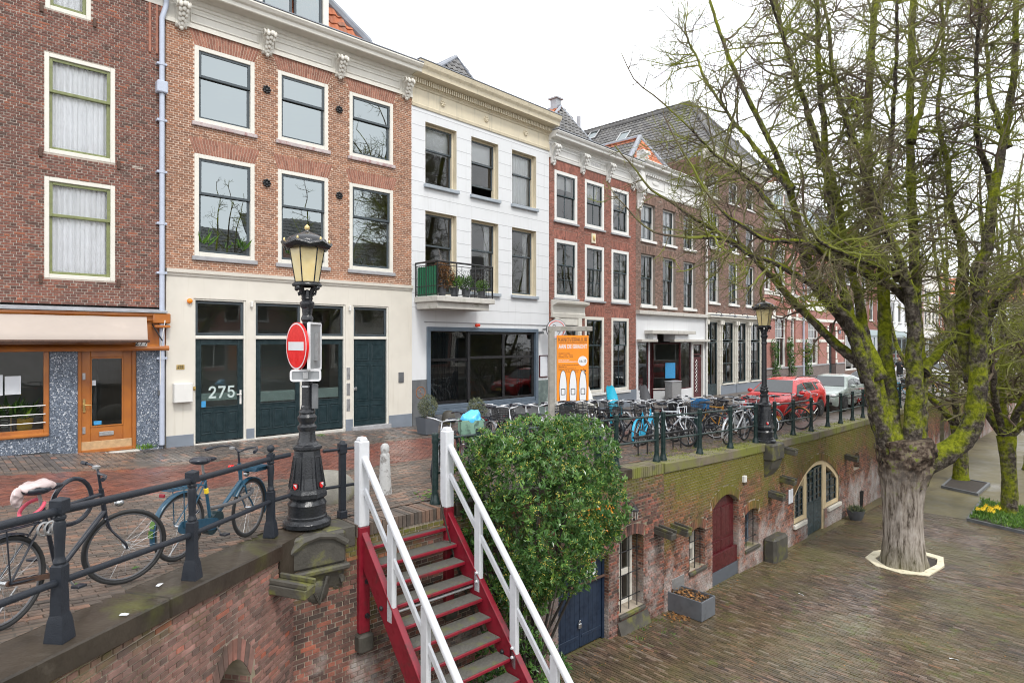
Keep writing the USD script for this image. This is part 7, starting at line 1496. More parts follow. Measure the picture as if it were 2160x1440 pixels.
tr_, I_, z_, c_ = kerb_bed('tree_ring', 'cream painted stone ring around the foot of the big tree', ring_pts, 0.07, 0.2, M['ring'], M['soil'], 0.035, lambda Q: affinity.scale(Q, 0.7, 0.62).buffer(0.08).buffer(-0.0))
# pots and planters
pl_ = wpos(1479, 1314); fx = -NN; 
lp = thing('planter', 'long grey zinc planter of dead leaves in front of the whitened wall', 'planter', (*(pl_[:2] + NN * 0.45 + TT * 0.26), pl_[2]), FD.rz)
ring(MB(), -0.25, 0.25, -0.45, 0.45, 0.02, 0, 1).v
m_ = MB()
for x0, x1, y0, y1 in ((-0.27, 0.27, -0.47, -0.44), (-0.27, 0.27, 0.44, 0.47), (-0.27, -0.24, -0.439, 0.439), (0.24, 0.27, -0.439, 0.439)): m_.box(x0, x1, y0, y1, 0.03, 0.42, 0.006)
m_.box(-0.24, 0.24, -0.44, 0.44, 0.03, 0.06).build('trough', M['zinc'], lp)
for y in (-0.35, 0.35): MB().box(-0.2, 0.2, y - 0.03, y + 0.03, 0, 0.03).build('foot', M['black'], lp)
MB().box(-0.24, 0.24, -0.44, 0.44, 0.06, 0.36).build('soil', M['soil'], lp)
n = 170; V = leaves(np.column_stack([wr.uniform(-.22, .22, n), wr.uniform(-.42, .42, n), wr.uniform(0.36, 0.42, n)]), wr.normal(0, 1, (n, 3)) * [1, 1, .3], wr.uniform(.05, .1, n), np.full(n, 0.05), wr); emit_pieces(lp, 'dead_leaf', V, LEAFF, M['dead_leaf'], 40, np.arange(n), None, 'dead_leaves')
def pot(label, px, py, prof, m, leafm=None, nl=0, lh=0.2, z0=None, cat='plant pot', sides=20, name='plant_pot', base=None, spread=0.7, per=1):
    p = base if base is not None else wpos(px, py); t = thing(name, label, cat, p); r, h = prof[-1]
    MB().lathe(list(prof) + [(r - 0.025, h), (r - 0.03, h - 0.05), (0.0, h - 0.05)], sides, (0, 0, 0), None, None, math.pi / 4 if sides == 4 else 0).build('pot', m, t, 40)
    MB().lathe([(0.0, h - 0.05), (r - 0.03, h - 0.048), (0.0, h - 0.03)], sides, ph=math.pi / 4 if sides == 4 else 0).build('soil', M['soil'], t)
    if nl: tuft(t, (0, 0, h - 0.04), nl, lh, r * 0.35, wr, leafm, 'leaves', spread)
    return t
bowl = lambda r, h: [(r * 0.6, 0), (r * 0.8, h * 0.3), (r * 0.97, h * 0.75), (r, h * 0.9), (r * 1.04, h)]
pot('large dark round pot of withered red-brown plants by the niche', 1832, 1033, bowl(0.24, 0.36), M['pot'], M['dead_leaf'], 120, 0.3)
pot('smaller dark pot right behind the large round pot', 1848, 1021, bowl(0.18, 0.42), M['pot'], M['dead_leaf'], 60, 0.2)
pot('dark bowl pot with a small green shrub near the arched window', 1805, 1096, bowl(0.27, 0.34), M['pot'], M['leaf_grey'], 160, 0.24)
pot('tall square black pot standing behind the bowl pot', 1809, 1070, [(0.16, 0), (0.2, 0.62)], M['black'], None, 0, sides=4)
for (px, py, lab) in ((902, 914, 'square grey planter with a round rosemary by the stone pier of the restaurant'), (1006, 925, 'square grey planter with a round rosemary under the restaurant window')):
    p = gpt(px, py, -0.06); t = pot(lab, 0, 0, [(0.27, 0), (0.33, 0.44)], M['planter_grey'], None, 0, sides=4, name='planter', cat='planter', base=p); UsdGeom.Xformable(t).AddRotateZOp().Set(FB.rz)
    foliage(t, [[p[0], p[1], p[2] + 0.72, 0.24, 0.24, 0.30]], 420, 6, (0.06, 0.012), M['leaf_grey'], wr, 0, p, depth=(0.2, 1.0), upw=1.0); MB().bar((0, 0, 0.4), (0, 0, 0.6), 0.02, 6).build('stem', M['bark'], t)
# ---------------------------------------------------------------- staircase down to the lower quay
ST = Frame(FD.P, FD.T)
stair = thing('staircase', 'steep crimson staircase with white wooden handrails down to the lower quay', 'staircase', (*FD.w((sL0 + sR0) / 2, 0.0)[:2], 0), FD.rz)
WS = (sR0 - sL0) / 2; Sx = lambda d, s: (s, -0.02 - d)
nose = lambda d: -0.185 - 1.096 * d
NT = 15
for sx in (-1, 1):
    x = sx * WS
    MB().prism([(0, 0), (1, 0), (1, 1)], 0, 1) if False else None
    dend = 2.75; q = [(0.075, nose(0.075) + 0.14), (dend, nose(dend) + 0.14), (dend, nose(dend) - 0.32), (0.075, nose(0.075) - 0.28)]
    p = trimesh.creation.extrude_polygon(Polygon(q), 0.07, engine='earcut'); v = p.vertices
    st = put('stringer', np.stack([v[:, 2] - 0.035 + x, -v[:, 0], v[:, 1]], 1), p.faces, M['red_paint'], stair)
    cap = MB().cbox((x, -(0.06 + dend) / 2, (nose(0.06) + nose(dend)) / 2 + 0.15), (0.085, math.hypot(dend - 0.06, nose(dend) - nose(0.06)), 0.025), rotx(math.atan(1.096)), 0.006).build('stringer_cap', M['red_paint'], st)
    bolts = [(0.55, -0.03), (1.25, -0.03), (2.0, -0.03)]
    for d, o in bolts:
        MB().lathe([(0.0, 0.03), (0.02, 0.03), (0.03, 0.015), (0.03, 0)], 10, (x - 0.037, -d, nose(d) + o - 0.12), roty(-math.pi / 2)).build('bolt', M['black'], st)
    ztop = 1.14
    MB().box(x - 0.075, x + 0.075, -0.075, 0.075, -0.03, ztop - 0.05, 0.012).lathe([(0.075, ztop - 0.06), (0.075, ztop - 0.03), (0.055, ztop), (0.0, ztop + 0.01)], 4, (x, 0, 0), None, None, math.pi / 4).build('newel_post', M['white_worn'], stair)
    v = stair
    np_ = MB().box(x - 0.078, x + 0.078, -0.078, 0.078, -1.42, -0.031, 0.01).build('post_foot', M['red_paint'], stair)
    MB().box(x - 0.11, x + 0.11, -0.14, 0.12, -1.66, -1.421, 0.03).build('stone_bracket', M['stone_moss'], stair)
    for zz in (-0.75, -1.2): MB().lathe([(0.0, 0.04), (0.025, 0.04), (0.035, 0.0)], 10, (x + 0.03, -0.078, zz), rotx(math.pi / 2)).build('bolt', M['black'], np_)
    hr = lambda d: nose(d) + 1.13
    MB().tube([(x + 0.0, -0.07, hr(0.07)), (x, -2.9, hr(2.9))], 0.047, 14).build('handrail', M['white_worn'], stair, 40)
    bal = [0.72, 1.44, 2.16, 2.88]; prev = 0.0
    for k, d in enumerate(bal):
        b = MB().box(x - 0.035, x + 0.035, -d - 0.065, -d + 0.065, nose(d) - 0.1, hr(d) - 0.02, 0.012).build('baluster', M['white_worn'], stair)
        if k < 3:
            for zz in (0.12, 0.0): MB().lathe([(0.0, 0.025), (0.015, 0.025), (0.022, 0.0)], 10, (x + 0.035 * (1 if sx > 0 else -1) * -1, -d, nose(d) + zz + 0.05), roty(math.pi / 2 * (1 if sx < 0 else -1))).build('bolt', M['white_worn'], b)
        d0, d1 = prev + (0.07 if k == 0 else 0.03), d - 0.03
        mid = lambda dd: nose(dd) + 0.72
        MB().cbox((x, -(d0 + d1) / 2, (mid(d0) + mid(d1)) / 2), (0.035, math.hypot(d1 - d0, mid(d1) - mid(d0)), 0.085), rotx(math.atan(1.096)), 0.008).build('mid_rail', M['white_worn'], stair); prev = d
for i in range(NT):
    d = 0.105 + 0.187 * i; z = nose(d)
    t = MB().box(-WS + 0.04, WS - 0.04, -d, -d + 0.25, z - 0.045, z, 0.008).build('tread', M['red_paint'], stair)
    MB().box(-WS + 0.05, WS - 0.05, -d + 0.012, -d + 0.25, z + 0.0005, z + 0.006).build('grit_strip', M['tread'], t)
for d in (0.62, 1.9): MB().bar((-WS, -d, nose(d) - 0.15), (WS, -d, nose(d) - 0.15), 0.02, 8).build('tie_rod', M['dull_steel'], stair)

# ---------------------------------------------------------------- iron railings
def heavy_post(mb, x, y, z, h=1.05, ball=False):
    f = h / 1.05
    sq = lambda prof: mb.lathe([(r * 0.93, zz * f + z) for r, zz in prof], 4, (x, y, 0), None, None, math.pi / 4)
    sq([(0.105, 0), (0.105, 0.02), (0.085, 0.15), (0.072, 0.19), (0.066, 0.2), (0.062, 0.3), (0.058, 0.42), (0.064, 0.44), (0.064, 0.545), (0.05, 0.56)])
    mb.lathe([(r * 0.76, zz * f + z) for r, zz in ((0.05, 0.555), (0.058, 0.575), (0.045, 0.6), (0.04, 0.62), (0.046, 0.72), (0.053, 0.82), (0.05, 0.86), (0.042, 0.875), (0.056, 0.89), (0.056, 0.905), (0.045, 0.915), (0.04, 0.93))], 14, (x, y, 0))
    if ball:
        sq([(0.058, 0.93), (0.058, 1.0), (0.03, 1.01)]); mb.lathe([(0.03, z + 1.0 * f), (0.03, z + 1.02 * f)], 10, (x, y, 0)); mb.sphere((x, y, z + 1.07 * f), 0.045, 2)
    else: sq([(0.06, 0.925), (0.07, 0.935), (0.07, 1.025), (0.062, 1.03), (0.0, 1.05)])
    return mb
P_ = [(-3.56, 3.15), (-3.30, 4.6), (-3.06, 6.03), (-2.935, 7.67)]; P_ = [np.array(p) for p in P_]
PZ = [0.232 + 0.05, 0.222, 0.128, 0.03]
rail = thing('iron_railing', 'heavy charcoal iron railing on the wet coping in front of the two bicycles', 'railing', (*P_[1], 0))
o = np.array([*P_[1], 0])
for i, (p, z) in enumerate(zip(P_, PZ)): heavy_post(MB(), *(p - P_[1]), z, 1.05, i == 3).build('post', M['iron'], rail, 30)
for h, r in ((0.945, 0.03), (0.43, 0.026)):
    for i in range(3):
        a, b = np.array([*P_[i], PZ[i] + h]) - o, np.array([*P_[i + 1], PZ[i + 1] + h]) - o; MB().bar(a, b, r, 14).build('rail', M['iron'], rail, 40)
    a = np.array([*P_[3], PZ[3] + h]) - o; MB().bar(a, a + [0.13, 0.28, 0.0], r, 12).build('rail_stub', M['iron'], rail, 40)
ps = gpt(722, 1095, -0.02); ps = np.array([*ps[:2], 0]); psz = float(zt(*ps[:2]))
r2_ = thing('railing_post', 'thin charcoal railing post with short rails between the lamp post and the staircase', 'railing', (ps[0], ps[1], psz), FD.rz)
MB().box(-0.055, 0.055, -0.055, 0.055, 0, 0.11, 0.012).box(-0.04, 0.04, -0.04, 0.04, 0.11, 1.0, 0.008).box(-0.052, 0.052, -0.052, 0.052, 0.88, 1.02, 0.01).lathe([(0.045, 1.02), (0.03, 1.05), (0, 1.06)], 10).build('post', M['iron'], r2_, 30)
for h in (0.94, 0.44): MB().tube([(-0.27, 0.02, h), (0.0, 0, h), (0.16, 0, h), (0.22, -0.02, h - 0.02), (0.235, -0.06, h - 0.05)], 0.021, 10).build('rail', M['iron'], r2_, 40)
# bottle-green railings on the right
gl = Frame(off(FD, 0, 0.2), FD.T); gr_ = Frame(off(FR, 0, 0.2), FR.T)
def green_post(s):
    return MB().lathe([(0.085, 0), (0.085, 0.05), (0.07, 0.07), (0.062, 0.13), (0.05, 0.16), (0.045, 0.9), (0.055, 0.92), (0.055, 0.97), (0.05, 0.99), (0.055, 1.02), (0.05, 1.05), (0.0, 1.065)], 14)
def green_rail(name, label, pts, group=None, ends=()):
    t = thing(name, label, 'railing', (pts[0][0], pts[0][1], 0), 0, group); o = np.array([pts[0][0], pts[0][1], 0]); W = [np.array([p[0], p[1], float(zt(p[0], p[1]))]) for p in pts]
    for w in W: green_post(0).xf(None, w - o).build('post', M['green_post'], t, 40)
    for a, b in zip(W[:-1], W[1:]):
        for h in (0.96, 0.46): MB().bar(a + [0, 0, h] - o, b + [0, 0, h] - o, 0.021, 8).build('rail', M['green_post'], t, 40)
    return t
gp = lambda px: off(gl, gl.s_at(px), 0) if px < 1398 else off(gr_, gr_.s_at(px), 0)
green_rail('iron_railing', 'bottle-green iron railing behind the laurel bush, ending at the pair of posts', [gp(x) for x in (918, 1010, 1108, 1204, 1300, 1385)])
green_rail('iron_railing', 'bottle-green iron railing in front of the parked bicycles up to the far lamp post', [gp(x) for x in (1399, 1476, 1540.5, 1594)])
green_rail('iron_railing', 'bottle-green iron railing between the far lamp post and the red car', [gp(x) for x in (1634, 1673, 1711)])
green_rail('iron_railing', 'bottle-green iron railing in front of the pale green car', [gp(x) for x in (1746, 1773, 1798, 1820)])
green_rail('iron_railing', 'farthest bottle-green iron railing, beyond the trunks of the big tree', [off(gr_, s, 0) for s in (17.0, 19, 21, 23, 25, 27, 29, 31, 33, 35)])
for px, py in ((1262, 985), (1471, 935)):
    p = gpt(px, py, -0.15); t = thing('bollard', ('short black bollard behind the railing beside the parked bicycles, the left one by the bush' if px < 1300 else 'short black bollard behind the railing under the black crate'), 'bollard', (p[0], p[1], float(zt(p[0], p[1])))); MB().lathe([(0.1, 0), (0.1, 0.06), (0.085, 0.08), (0.085, 0.68), (0.1, 0.7), (0.1, 0.74), (0.0, 0.78)], 14).build('post', M['green_post'], t, 40)
p = gpt(812, 1042, -0.02); t = thing('bollard', 'worn pale grey stone bollard between the lamp post and the stairs', 'bollard', p); MB().lathe([(0.115, 0), (0.105, 0.08), (0.075, 0.6), (0.07, 0.64), (0.055, 0.66), (0.07, 0.70), (0.068, 0.76), (0.04, 0.8), (0, 0.81)], 16).build('shaft', mat('chalky_grey', (0.42, 0.42, 0.41), 0.85, 0.15, 9, bump=0.6, spots=((0.2, 0.19, 0.18), 9.0, 0.52, 0.62)), t, 40)
p = gpt(700, 1062, 0.0); t = thing('stone_block', 'rounded mossy boulder-like stone behind the near lamp post', 'stone', p, FD.rz)
mb = MB().sphere((0, 0.2, 0.14), (0.48, 0.26, 0.32), 4); v = mb.v[0]; v += (meshkit.fbm(v * 3, 3, 3)[:, None] - 0.5) * 0.06; mb.build('boulder', M['stone_grey'], t, True)
p = gpt(946, 893, -0.06); t = thing('guard_stone', 'small round-topped guard stone in front of the restaurant window', 'stone', p); MB().lathe([(0.2, 0), (0.21, 0.15), (0.17, 0.32), (0.1, 0.38), (0, 0.4)], 14).build('stone', M['stone_moss'], t, True)
# bicycle rack behind the right railing
ra, rb_ = gpt(1336, 960, -0.12), gpt(1460, 936, -0.2)
t = thing('bicycle_rack', 'low black bicycle rack behind the green railing', 'bicycle rack', (ra[0], ra[1], 0)); oo = np.array([ra[0], ra[1], 0])
ra[2] = float(zt(*ra[:2])); rb_[2] = float(zt(*rb_[:2]))
MB().bar(ra + [0, 0, 0.42] - oo, rb_ + [0, 0, 0.42] - oo, 0.03, 8).build('rack_bar', M['black'], t)
for k in range(7):
    q = ra + (rb_ - ra) * (k + 0.5) / 7; MB().tube([q - oo, q + [0, 0, 0.5] - oo, q + [-0.15, 0.2, 0.55] - oo, q + [-0.2, 0.25, 0.3] - oo], 0.018, 6).build('wheel_holder', M['black'], t)

# ---------------------------------------------------------------- lamp posts
def lamp(label, base, rz, H=3.96):
    t = thing('street_lamp', label, 'street lamp', base, rz, 'cast-iron street lamps on the quay'); f = H / 3.96
    Zp = lambda y: (1112 - y) * 0.00602
    L_ = lambda pr: [(r, Zp(y)) for r, y in pr]
    MB().lathe(L_([(0.30, 1112), (0.30, 1104), (0.285, 1101), (0.25, 1097), (0.25, 1092), (0.235, 1090), (0.235, 1070), (0.245, 1066), (0.22, 1060), (0.20, 1056)]), 28).build('base', M['lamp_black'], t, 30)
    o8 = MB().lathe(L_([(0.21, 1056), (0.255, 1050), (0.255, 1042), (0.235, 1035), (0.205, 1010), (0.175, 965), (0.165, 953), (0.19, 949), (0.19, 944), (0.15, 940)]), 8, (0, 0, 0), None, None, math.pi / 8).build('plinth', M['lamp_black'], t)
    for k in range(8):
        a = k * math.pi / 4; R = rotz(a + math.pi / 2); 
        mb = MB(); ring(mb, -0.06, 0.06, Zp(1032), Zp(965), 0.012, -0.012, 0.0, 0.003); v = np.vstack(mb.v); fr = 1 - (v[:, 2] - Zp(1032)) / (Zp(965) - Zp(1032)); v[:, 0] *= 0.75 + 0.35 * fr; v[:, 1] -= 0.155 + 0.062 * fr; put('panel', v @ R.T, np.vstack(mb.f), M['lamp_black'], o8)
    for a in (-0.35, -1.75):
        c, s = math.cos(a - rz * math.pi / 180), math.sin(a - rz * math.pi / 180); ca = round((a - math.radians(rz) - math.pi / 8 * 0) / (math.pi / 4)) * math.pi / 4; R = rotz(ca + math.pi / 2); mb = MB().prism([(-0.028, 0.035), (-0.028, -0.015), (0, -0.04), (0.028, -0.015), (0.028, 0.035)], -0.232, -0.22); sh = put('city_shield', mb.v[0] @ R.T + [0, 0, Zp(1025)], mb.f[0], M['sign_red'], o8)
        mb = MB().prism([(-0.024, 0.031), (0.024, 0.031), (0.024, -0.012)], -0.236, -0.2325); put('shield_half', mb.v[0] @ R.T + [0, 0, Zp(1025)], mb.f[0], M['sign_white'], sh)
    MB().lathe(L_([(0.15, 940), (0.12, 935), (0.105, 925), (0.10, 912), (0.12, 906), (0.12, 902), (0.085, 896), (0.115, 888), (0.12, 882), (0.09, 875), (0.105, 872), (0.10, 868), (0.075, 864), (0.078, 862), (0.068, 855), (0.060, 690), (0.060, 678), (0.075, 674), (0.075, 669), (0.060, 664), (0.066, 650), (0.085, 646), (0.092, 640), (0.09, 636), (0.06, 632), (0.075, 628), (0.055, 622), (0.05, 612), (0.0, 608)]), 18).build('column', M['lamp_black'], t, 30)
    for k in range(4):
        a = k * math.pi / 2 + math.pi / 4; ca, sa_ = math.cos(a), math.sin(a)
        p = [(r * ca, r * sa_, Zp(y)) for r, y in ((0.055, 634), (0.06, 622), (0.085, 610), (0.12, 604), (0.155, 602))]; MB().tube(smooth_path(p, 12), np.linspace(0.02, 0.03, 12), 8).sphere((0.165 * ca, 0.165 * sa_, Zp(606)), 0.03, 1).tube([(0.1 * ca, 0.1 * sa_, Zp(618)), (0.13 * ca, 0.13 * sa_, Zp(620)), (0.14 * ca, 0.14 * sa_, Zp(613))], 0.012, 6).build('bracket', M['lamp_black'], t, 40)
    MB().tube([(0.165 * math.cos(a), 0.165 * math.sin(a), Zp(599)) for a in np.linspace(0, 2 * math.pi, 25)[:-1]], 0.024, 8, True).lathe(L_([(0.16, 597), (0.17, 594), (0.15, 592)]), 20).build('lantern_ring', M['lamp_black'], t, 40)
    g0, g1 = Zp(592), Zp(521); h6_ = [(math.cos(k * math.pi / 3), math.sin(k * math.pi / 3)) for k in range(6)]
    for k in range(6):
        (c0, s0), (c1, s1) = h6_[k], h6_[(k + 1) % 6]; lr = 0.145, 0.215
        put('lantern_pane', [[lr[0] * c0, lr[0] * s0, g0], [lr[0] * c1, lr[0] * s1, g0], [lr[1] * c1, lr[1] * s1, g1], [lr[1] * c0, lr[1] * s0, g1]], [[0, 1, 2], [0, 2, 3]], M['lantern_glass'], t)
        MB().bar((lr[0] * c0, lr[0] * s0, g0), (lr[1] * c0, lr[1] * s0, g1), 0.009, 6).build('lantern_bar', M['lamp_black'], t)
    hood = MB().lathe(L_([(0.2, 522), (0.25, 523), (0.30, 519), (0.325, 513), (0.31, 509), (0.25, 506), (0.235, 500), (0.18, 494), (0.12, 490), (0.07, 487), (0.03, 484), (0.02, 480)]), 12)
    v = hood.v[0]; rr = np.hypot(v[:, 0], v[:, 1]); v[:, 2] += 0.022 * np.cos(6 * np.arctan2(v[:, 1], v[:, 0])) * np.clip((rr - 0.22) / 0.08, 0, 1)
    hd_ = hood.build('hood', M['lamp_black'], t, 30); MB().lathe(L_([(0.0, 482), (0.02, 481), (0.034, 477), (0.03, 473), (0.012, 470), (0.0, 468)]), 12).build('finial', M['gold'], hd_, True)
    for k in range(6): MB().sphere((0.28 * h6_[k][0], 0.28 * h6_[k][1], Zp(504)), (0.014, 0.014, 0.03), 1).build('hood_knob', M['gold'], hd_, True)
    return t
lz = zl + 0.03
lamp('ornate black cast-iron street lamp in the foreground carrying the no-entry sign', (LB[0], LB[1], lz), 24)
lamp('ornate black cast-iron street lamp on the far pedestal in front of the red car', (L2[0], L2[1], z2 + 0.012), 45)
# signs on the lamp post
LZ = lambda y: lz + (1112 - y) * 0.00602
rzs = math.degrees(math.atan2(-TT[1], -TT[0])) + 90     # a plate's front is its local -y
sg = thing('traffic_sign', 'round red no-entry sign with white bar on the near lamp post', 'sign', (LB[0] - 0.09, LB[1] - 0.07, LZ(730)), rzs + 0)
Rx = rotx(math.pi / 2)
MB().lathe([(0.305, 0), (0.305, 0.03), (0.29, 0.03), (0.0, 0.03)], 48, (0, 0, 0), Rx).build('rim', M['sign_red'], sg, 30)
MB().lathe([(0.297, 0.0302), (0.297, 0.0315), (0.0, 0.0315)], 48, (0, 0, 0), Rx).build('white_border', M['sign_white'], sg)
fc_ = MB().lathe([(0.278, 0.0317), (0.278, 0.033), (0.0, 0.033)], 48, (0, 0, 0), Rx).build('red_face', M['sign_red'], sg)
MB().box(-0.225, 0.225, -0.0345, -0.0335, -0.055, 0.055).build('white_bar', M['sign_white'], fc_)
MB().box(-0.02, 0.02, 0.0, 0.12, -0.2, 0.2).build('clamp', M['dull_steel'], sg)
def backplate(name, label, x, y, z, w, h, rz):
    t = thing(name, label, 'sign', (x, y, z), rz); MB().prism(sbox(-w / 2, -h / 2, w / 2, h / 2).buffer(-0.04).buffer(0.04), 0.0, 0.012).build('plate', M['sign_back'], t)
    b = sbox(-w / 2, -h / 2, w / 2, h / 2).buffer(-0.03).buffer(0.04); MB().prism(b.difference(b.buffer(-0.025)), -0.012, 0.024).build('frame', M['sign_white'], t); MB().box(-0.03, 0.03, -0.05, -0.001, -h * 0.3, h * 0.3).build('clamp', M['dull_steel'], t); return t
backplate('traffic_sign', 'tall rectangular traffic sign seen from behind, right of the no-entry sign', LB[0] + 0.11, LB[1] - 0.02, LZ(731), 0.42, 0.6, 88)
backplate('traffic_sign', 'low wide under-plate seen from behind, below the no-entry sign', LB[0] + 0.02, LB[1] - 0.12, LZ(792), 0.36, 0.135, 16)
t = thing('cabinet_box', 'small black box strapped with steel bands to the near lamp post', 'box', (LB[0] + 0.09, LB[1] + 0.0, LZ(838)), 20); MB().box(-0.03, 0.05, -0.05, 0.05, -0.16, 0.16, 0.008).build('box', M['stone_dark'], t)
for yy in (-0.13, 0.13): MB().lathe([(0.066, yy - 0.012), (0.068, yy - 0.012), (0.068, yy + 0.012), (0.066, yy + 0.012)], 18, (-0.092, 0.03, 0)).build('steel_band', M['steel'], t)
# orange canoe-rental board on its wooden gallows
kb = np.array(off(FD, FD.s_at(1163, 0.25), 0.25)); kz = float(zt(*kb)); kY = kb[1]
KZ = lambda y: EYE + (CYP - y) / FPX * kY; Kx = lambda px: (px - 1164) / FPX * kY
gw = thing('sign_post', 'weathered wooden gallows post that carries the orange board', 'sign post', (kb[0], kb[1], kz), 14)
MB().box(-0.05, 0.05, -0.05, 0.05, 0, KZ(697) - kz, 0.008).build('post', M['wood_grey'], gw); bm = MB().box(-0.06, Kx(1250) * 1.05, -0.045, 0.045, KZ(698) - kz + 0.002, KZ(689) - kz + 0.01, 0.006).build('arm', M['wood_grey'], gw)
kw_, kh = 0.60, KZ(707) - KZ(846)
ob = thing('sign_board', 'orange hanging canoe-rental board with three white canoes', 'sign', (kb[0], kb[1], 0), 14)
bx0 = 0.10; by0 = KZ(846); bw2 = kw_
brd = MB().box(bx0, bx0 + bw2, -0.012, 0.012, by0, by0 + kh, 0.003).build('board', M['orange'], ob)
for xx in (0.12, 0.48): MB().tube([(bx0 + xx, 0, by0 + kh - 0.01), (bx0 + xx, 0.0, KZ(697) + 0.01)], 0.006, 5).build('hook', M['black'], ob)
fy = -0.0125
text(brd, 'lettering', 'KANOVERHUUR', 0.075, bx0 + 0.03, by0 + kh - 0.115, fy, M['text_black'], False, 0.002, width=bw2 - 0.06)
MB().box(bx0 + 0.03, bx0 + bw2 - 0.03, fy - 0.002, fy, by0 + kh - 0.14, by0 + kh - 0.135).build('print_line', M['text_black'], brd)
text(brd, 'lettering', 'AAN DE GRACHT', 0.072, bx0 + 0.03, by0 + kh - 0.235, fy, M['sign_white'], True, 0.002, width=bw2 - 0.06)
for k, (s_, m_, w_) in enumerate((('dinsdag t/m zondag', 'text_black', .21), ('van     10:00 - 20:00', 'text_black', .27), ('maandag  13:00 - 20:00', 'text_black', .27), ('Huren va. 2 uur?', 'sign_white', .2), ('kanoverhuuraandegracht.nl', 'sign_white', .36), ('Kano stoffje betalen aan de kant?', 'text_black', .38), ('Reserveer via', 'text_black', .15), ('kanoverhuurutrecht.nl', 'text_black', .33), ('of bel met  +31 30 - 633 15 26 43', 'text_black', .38), ('+31 334 - 136 538 13', 'text_black', .24))):
    text(brd, 'lettering', s_, 0.019, bx0 + (0.03 if k < 9 else 0.16), by0 + kh - (0.33, 0.365, 0.395, 0.45, 0.48, 0.54, 0.57, 0.6, 0.63, 0.66)[k], fy, M[m_], k in (3, 4), 0.001, width=w_)
dc = MB().lathe([(0.088, 0.0), (0.088, 0.002), (0, 0.002)], 28, (bx0 + 0.485, fy, by0 + kh - 0.46), Rx).build('price_disc', M['sign_white'], brd)
text(dc, 'lettering', 'v.a. 10', 0.045, bx0 + 0.485, by0 + kh - 0.48, fy - 0.0022, M['text_black'], True, 0.001, True, width=0.13)
mb = MB()
for k in range(4):
    x_, z_ = bx0 + 0.44 + k * 0.025, by0 + kh - 0.62 - k * 0.025; mb.box(x_, x_ + 0.03, fy - 0.002, fy, z_, z_ + 0.008).box(x_ + 0.022, x_ + 0.03, fy - 0.002, fy, z_ - 0.022, z_)
mb.bar((bx0 + 0.5, fy, by0 + kh - 0.6), (bx0 + 0.545, fy, by0 + kh - 0.645), 0.005, 5).bar((bx0 + 0.545, fy, by0 + kh - 0.645), (bx0 + 0.545, fy, by0 + kh - 0.615), 0.005, 5).bar((bx0 + 0.545, fy, by0 + kh - 0.645), (bx0 + 0.52, fy, by0 + kh - 0.645), 0.005, 5).build('stairs_pictogram', M['text_black'], brd)
for k in range(3):
    xc = bx0 + 0.115 + k * 0.187; w_, h_ = 0.066, kh * 0.46
    hull = Polygon([(xc - w_ * .85, by0 + 0.008), (xc + w_ * .85, by0 + 0.008)] + [(xc + w_ * math.cos(t) ** 0.8, by0 + 0.2 + (h_ - 0.2) * math.sin(t) ** 1.15) for t in np.linspace(0.02, math.pi / 2 - 0.01, 12)] + [(xc - w_ * math.cos(t) ** 0.8, by0 + 0.2 + (h_ - 0.2) * math.sin(t) ** 1.15) for t in np.linspace(math.pi / 2 - 0.01, 0.02, 12)])
    c_ = MB().prism(hull.buffer(0.008).intersection(sbox(bx0, by0 + 0.003, bx0 + bw2, by0 + kh)), fy - 0.001, fy).build('canoe_outline', M['text_black'], brd); MB().prism(hull, fy - 0.002, fy - 0.0012).build('canoe', M['sign_white'], c_)
    st_ = sbox(xc - 0.03, by0 + 0.12, xc + 0.03, by0 + 0.21).buffer(0.012); MB().prism(st_.difference(st_.buffer(-0.012)), fy - 0.003, fy - 0.0022).build('canoe_seat', M['text_black'], c_)
# round hanging sign of the restaurant
p = F3.w(W3 - 0.25, -0.55, F3.at(1162, 694, -0.55)[1]); rs = thing('hanging_sign', 'round white lit sign with a red ring above the orange board', 'sign', p, F3.rz - 43)
MB().lathe([(0.36, -0.09), (0.36, 0.09), (0.0, 0.09)], 36, (0, 0, 0), Rx).build('drum', M['black'], rs, 30)
f_ = MB().lathe([(0.345, 0.0905), (0.345, 0.094), (0, 0.094)], 36, (0, 0, 0), Rx).build('face', M['sign_white'], rs)
MB().tube([(0.29 * math.cos(a), -0.096, 0.29 * math.sin(a)) for a in np.linspace(0, 2 * math.pi, 33)[:-1]], 0.013, 6, True).build('red_ring', M['amber_red'], f_)
MB().tube([(-0.14, -0.096, 0.1), (-0.09, -0.096, 0.17), (-0.03, -0.096, 0.13), (-0.06, -0.096, 0.05), (-0.14, -0.096, -0.02), (0.02, -0.096, -0.02)], 0.011, 5).tube([(0.02, -0.096, -0.08), (0.14, -0.096, -0.08), (0.06, -0.096, -0.2)], 0.011, 5).build('emblem', M['text_black'], f_)
MB().bar((0, 0.05, 0), (-0.45, 0.3, 0), 0.025, 8).build('arm', M['black'], rs)
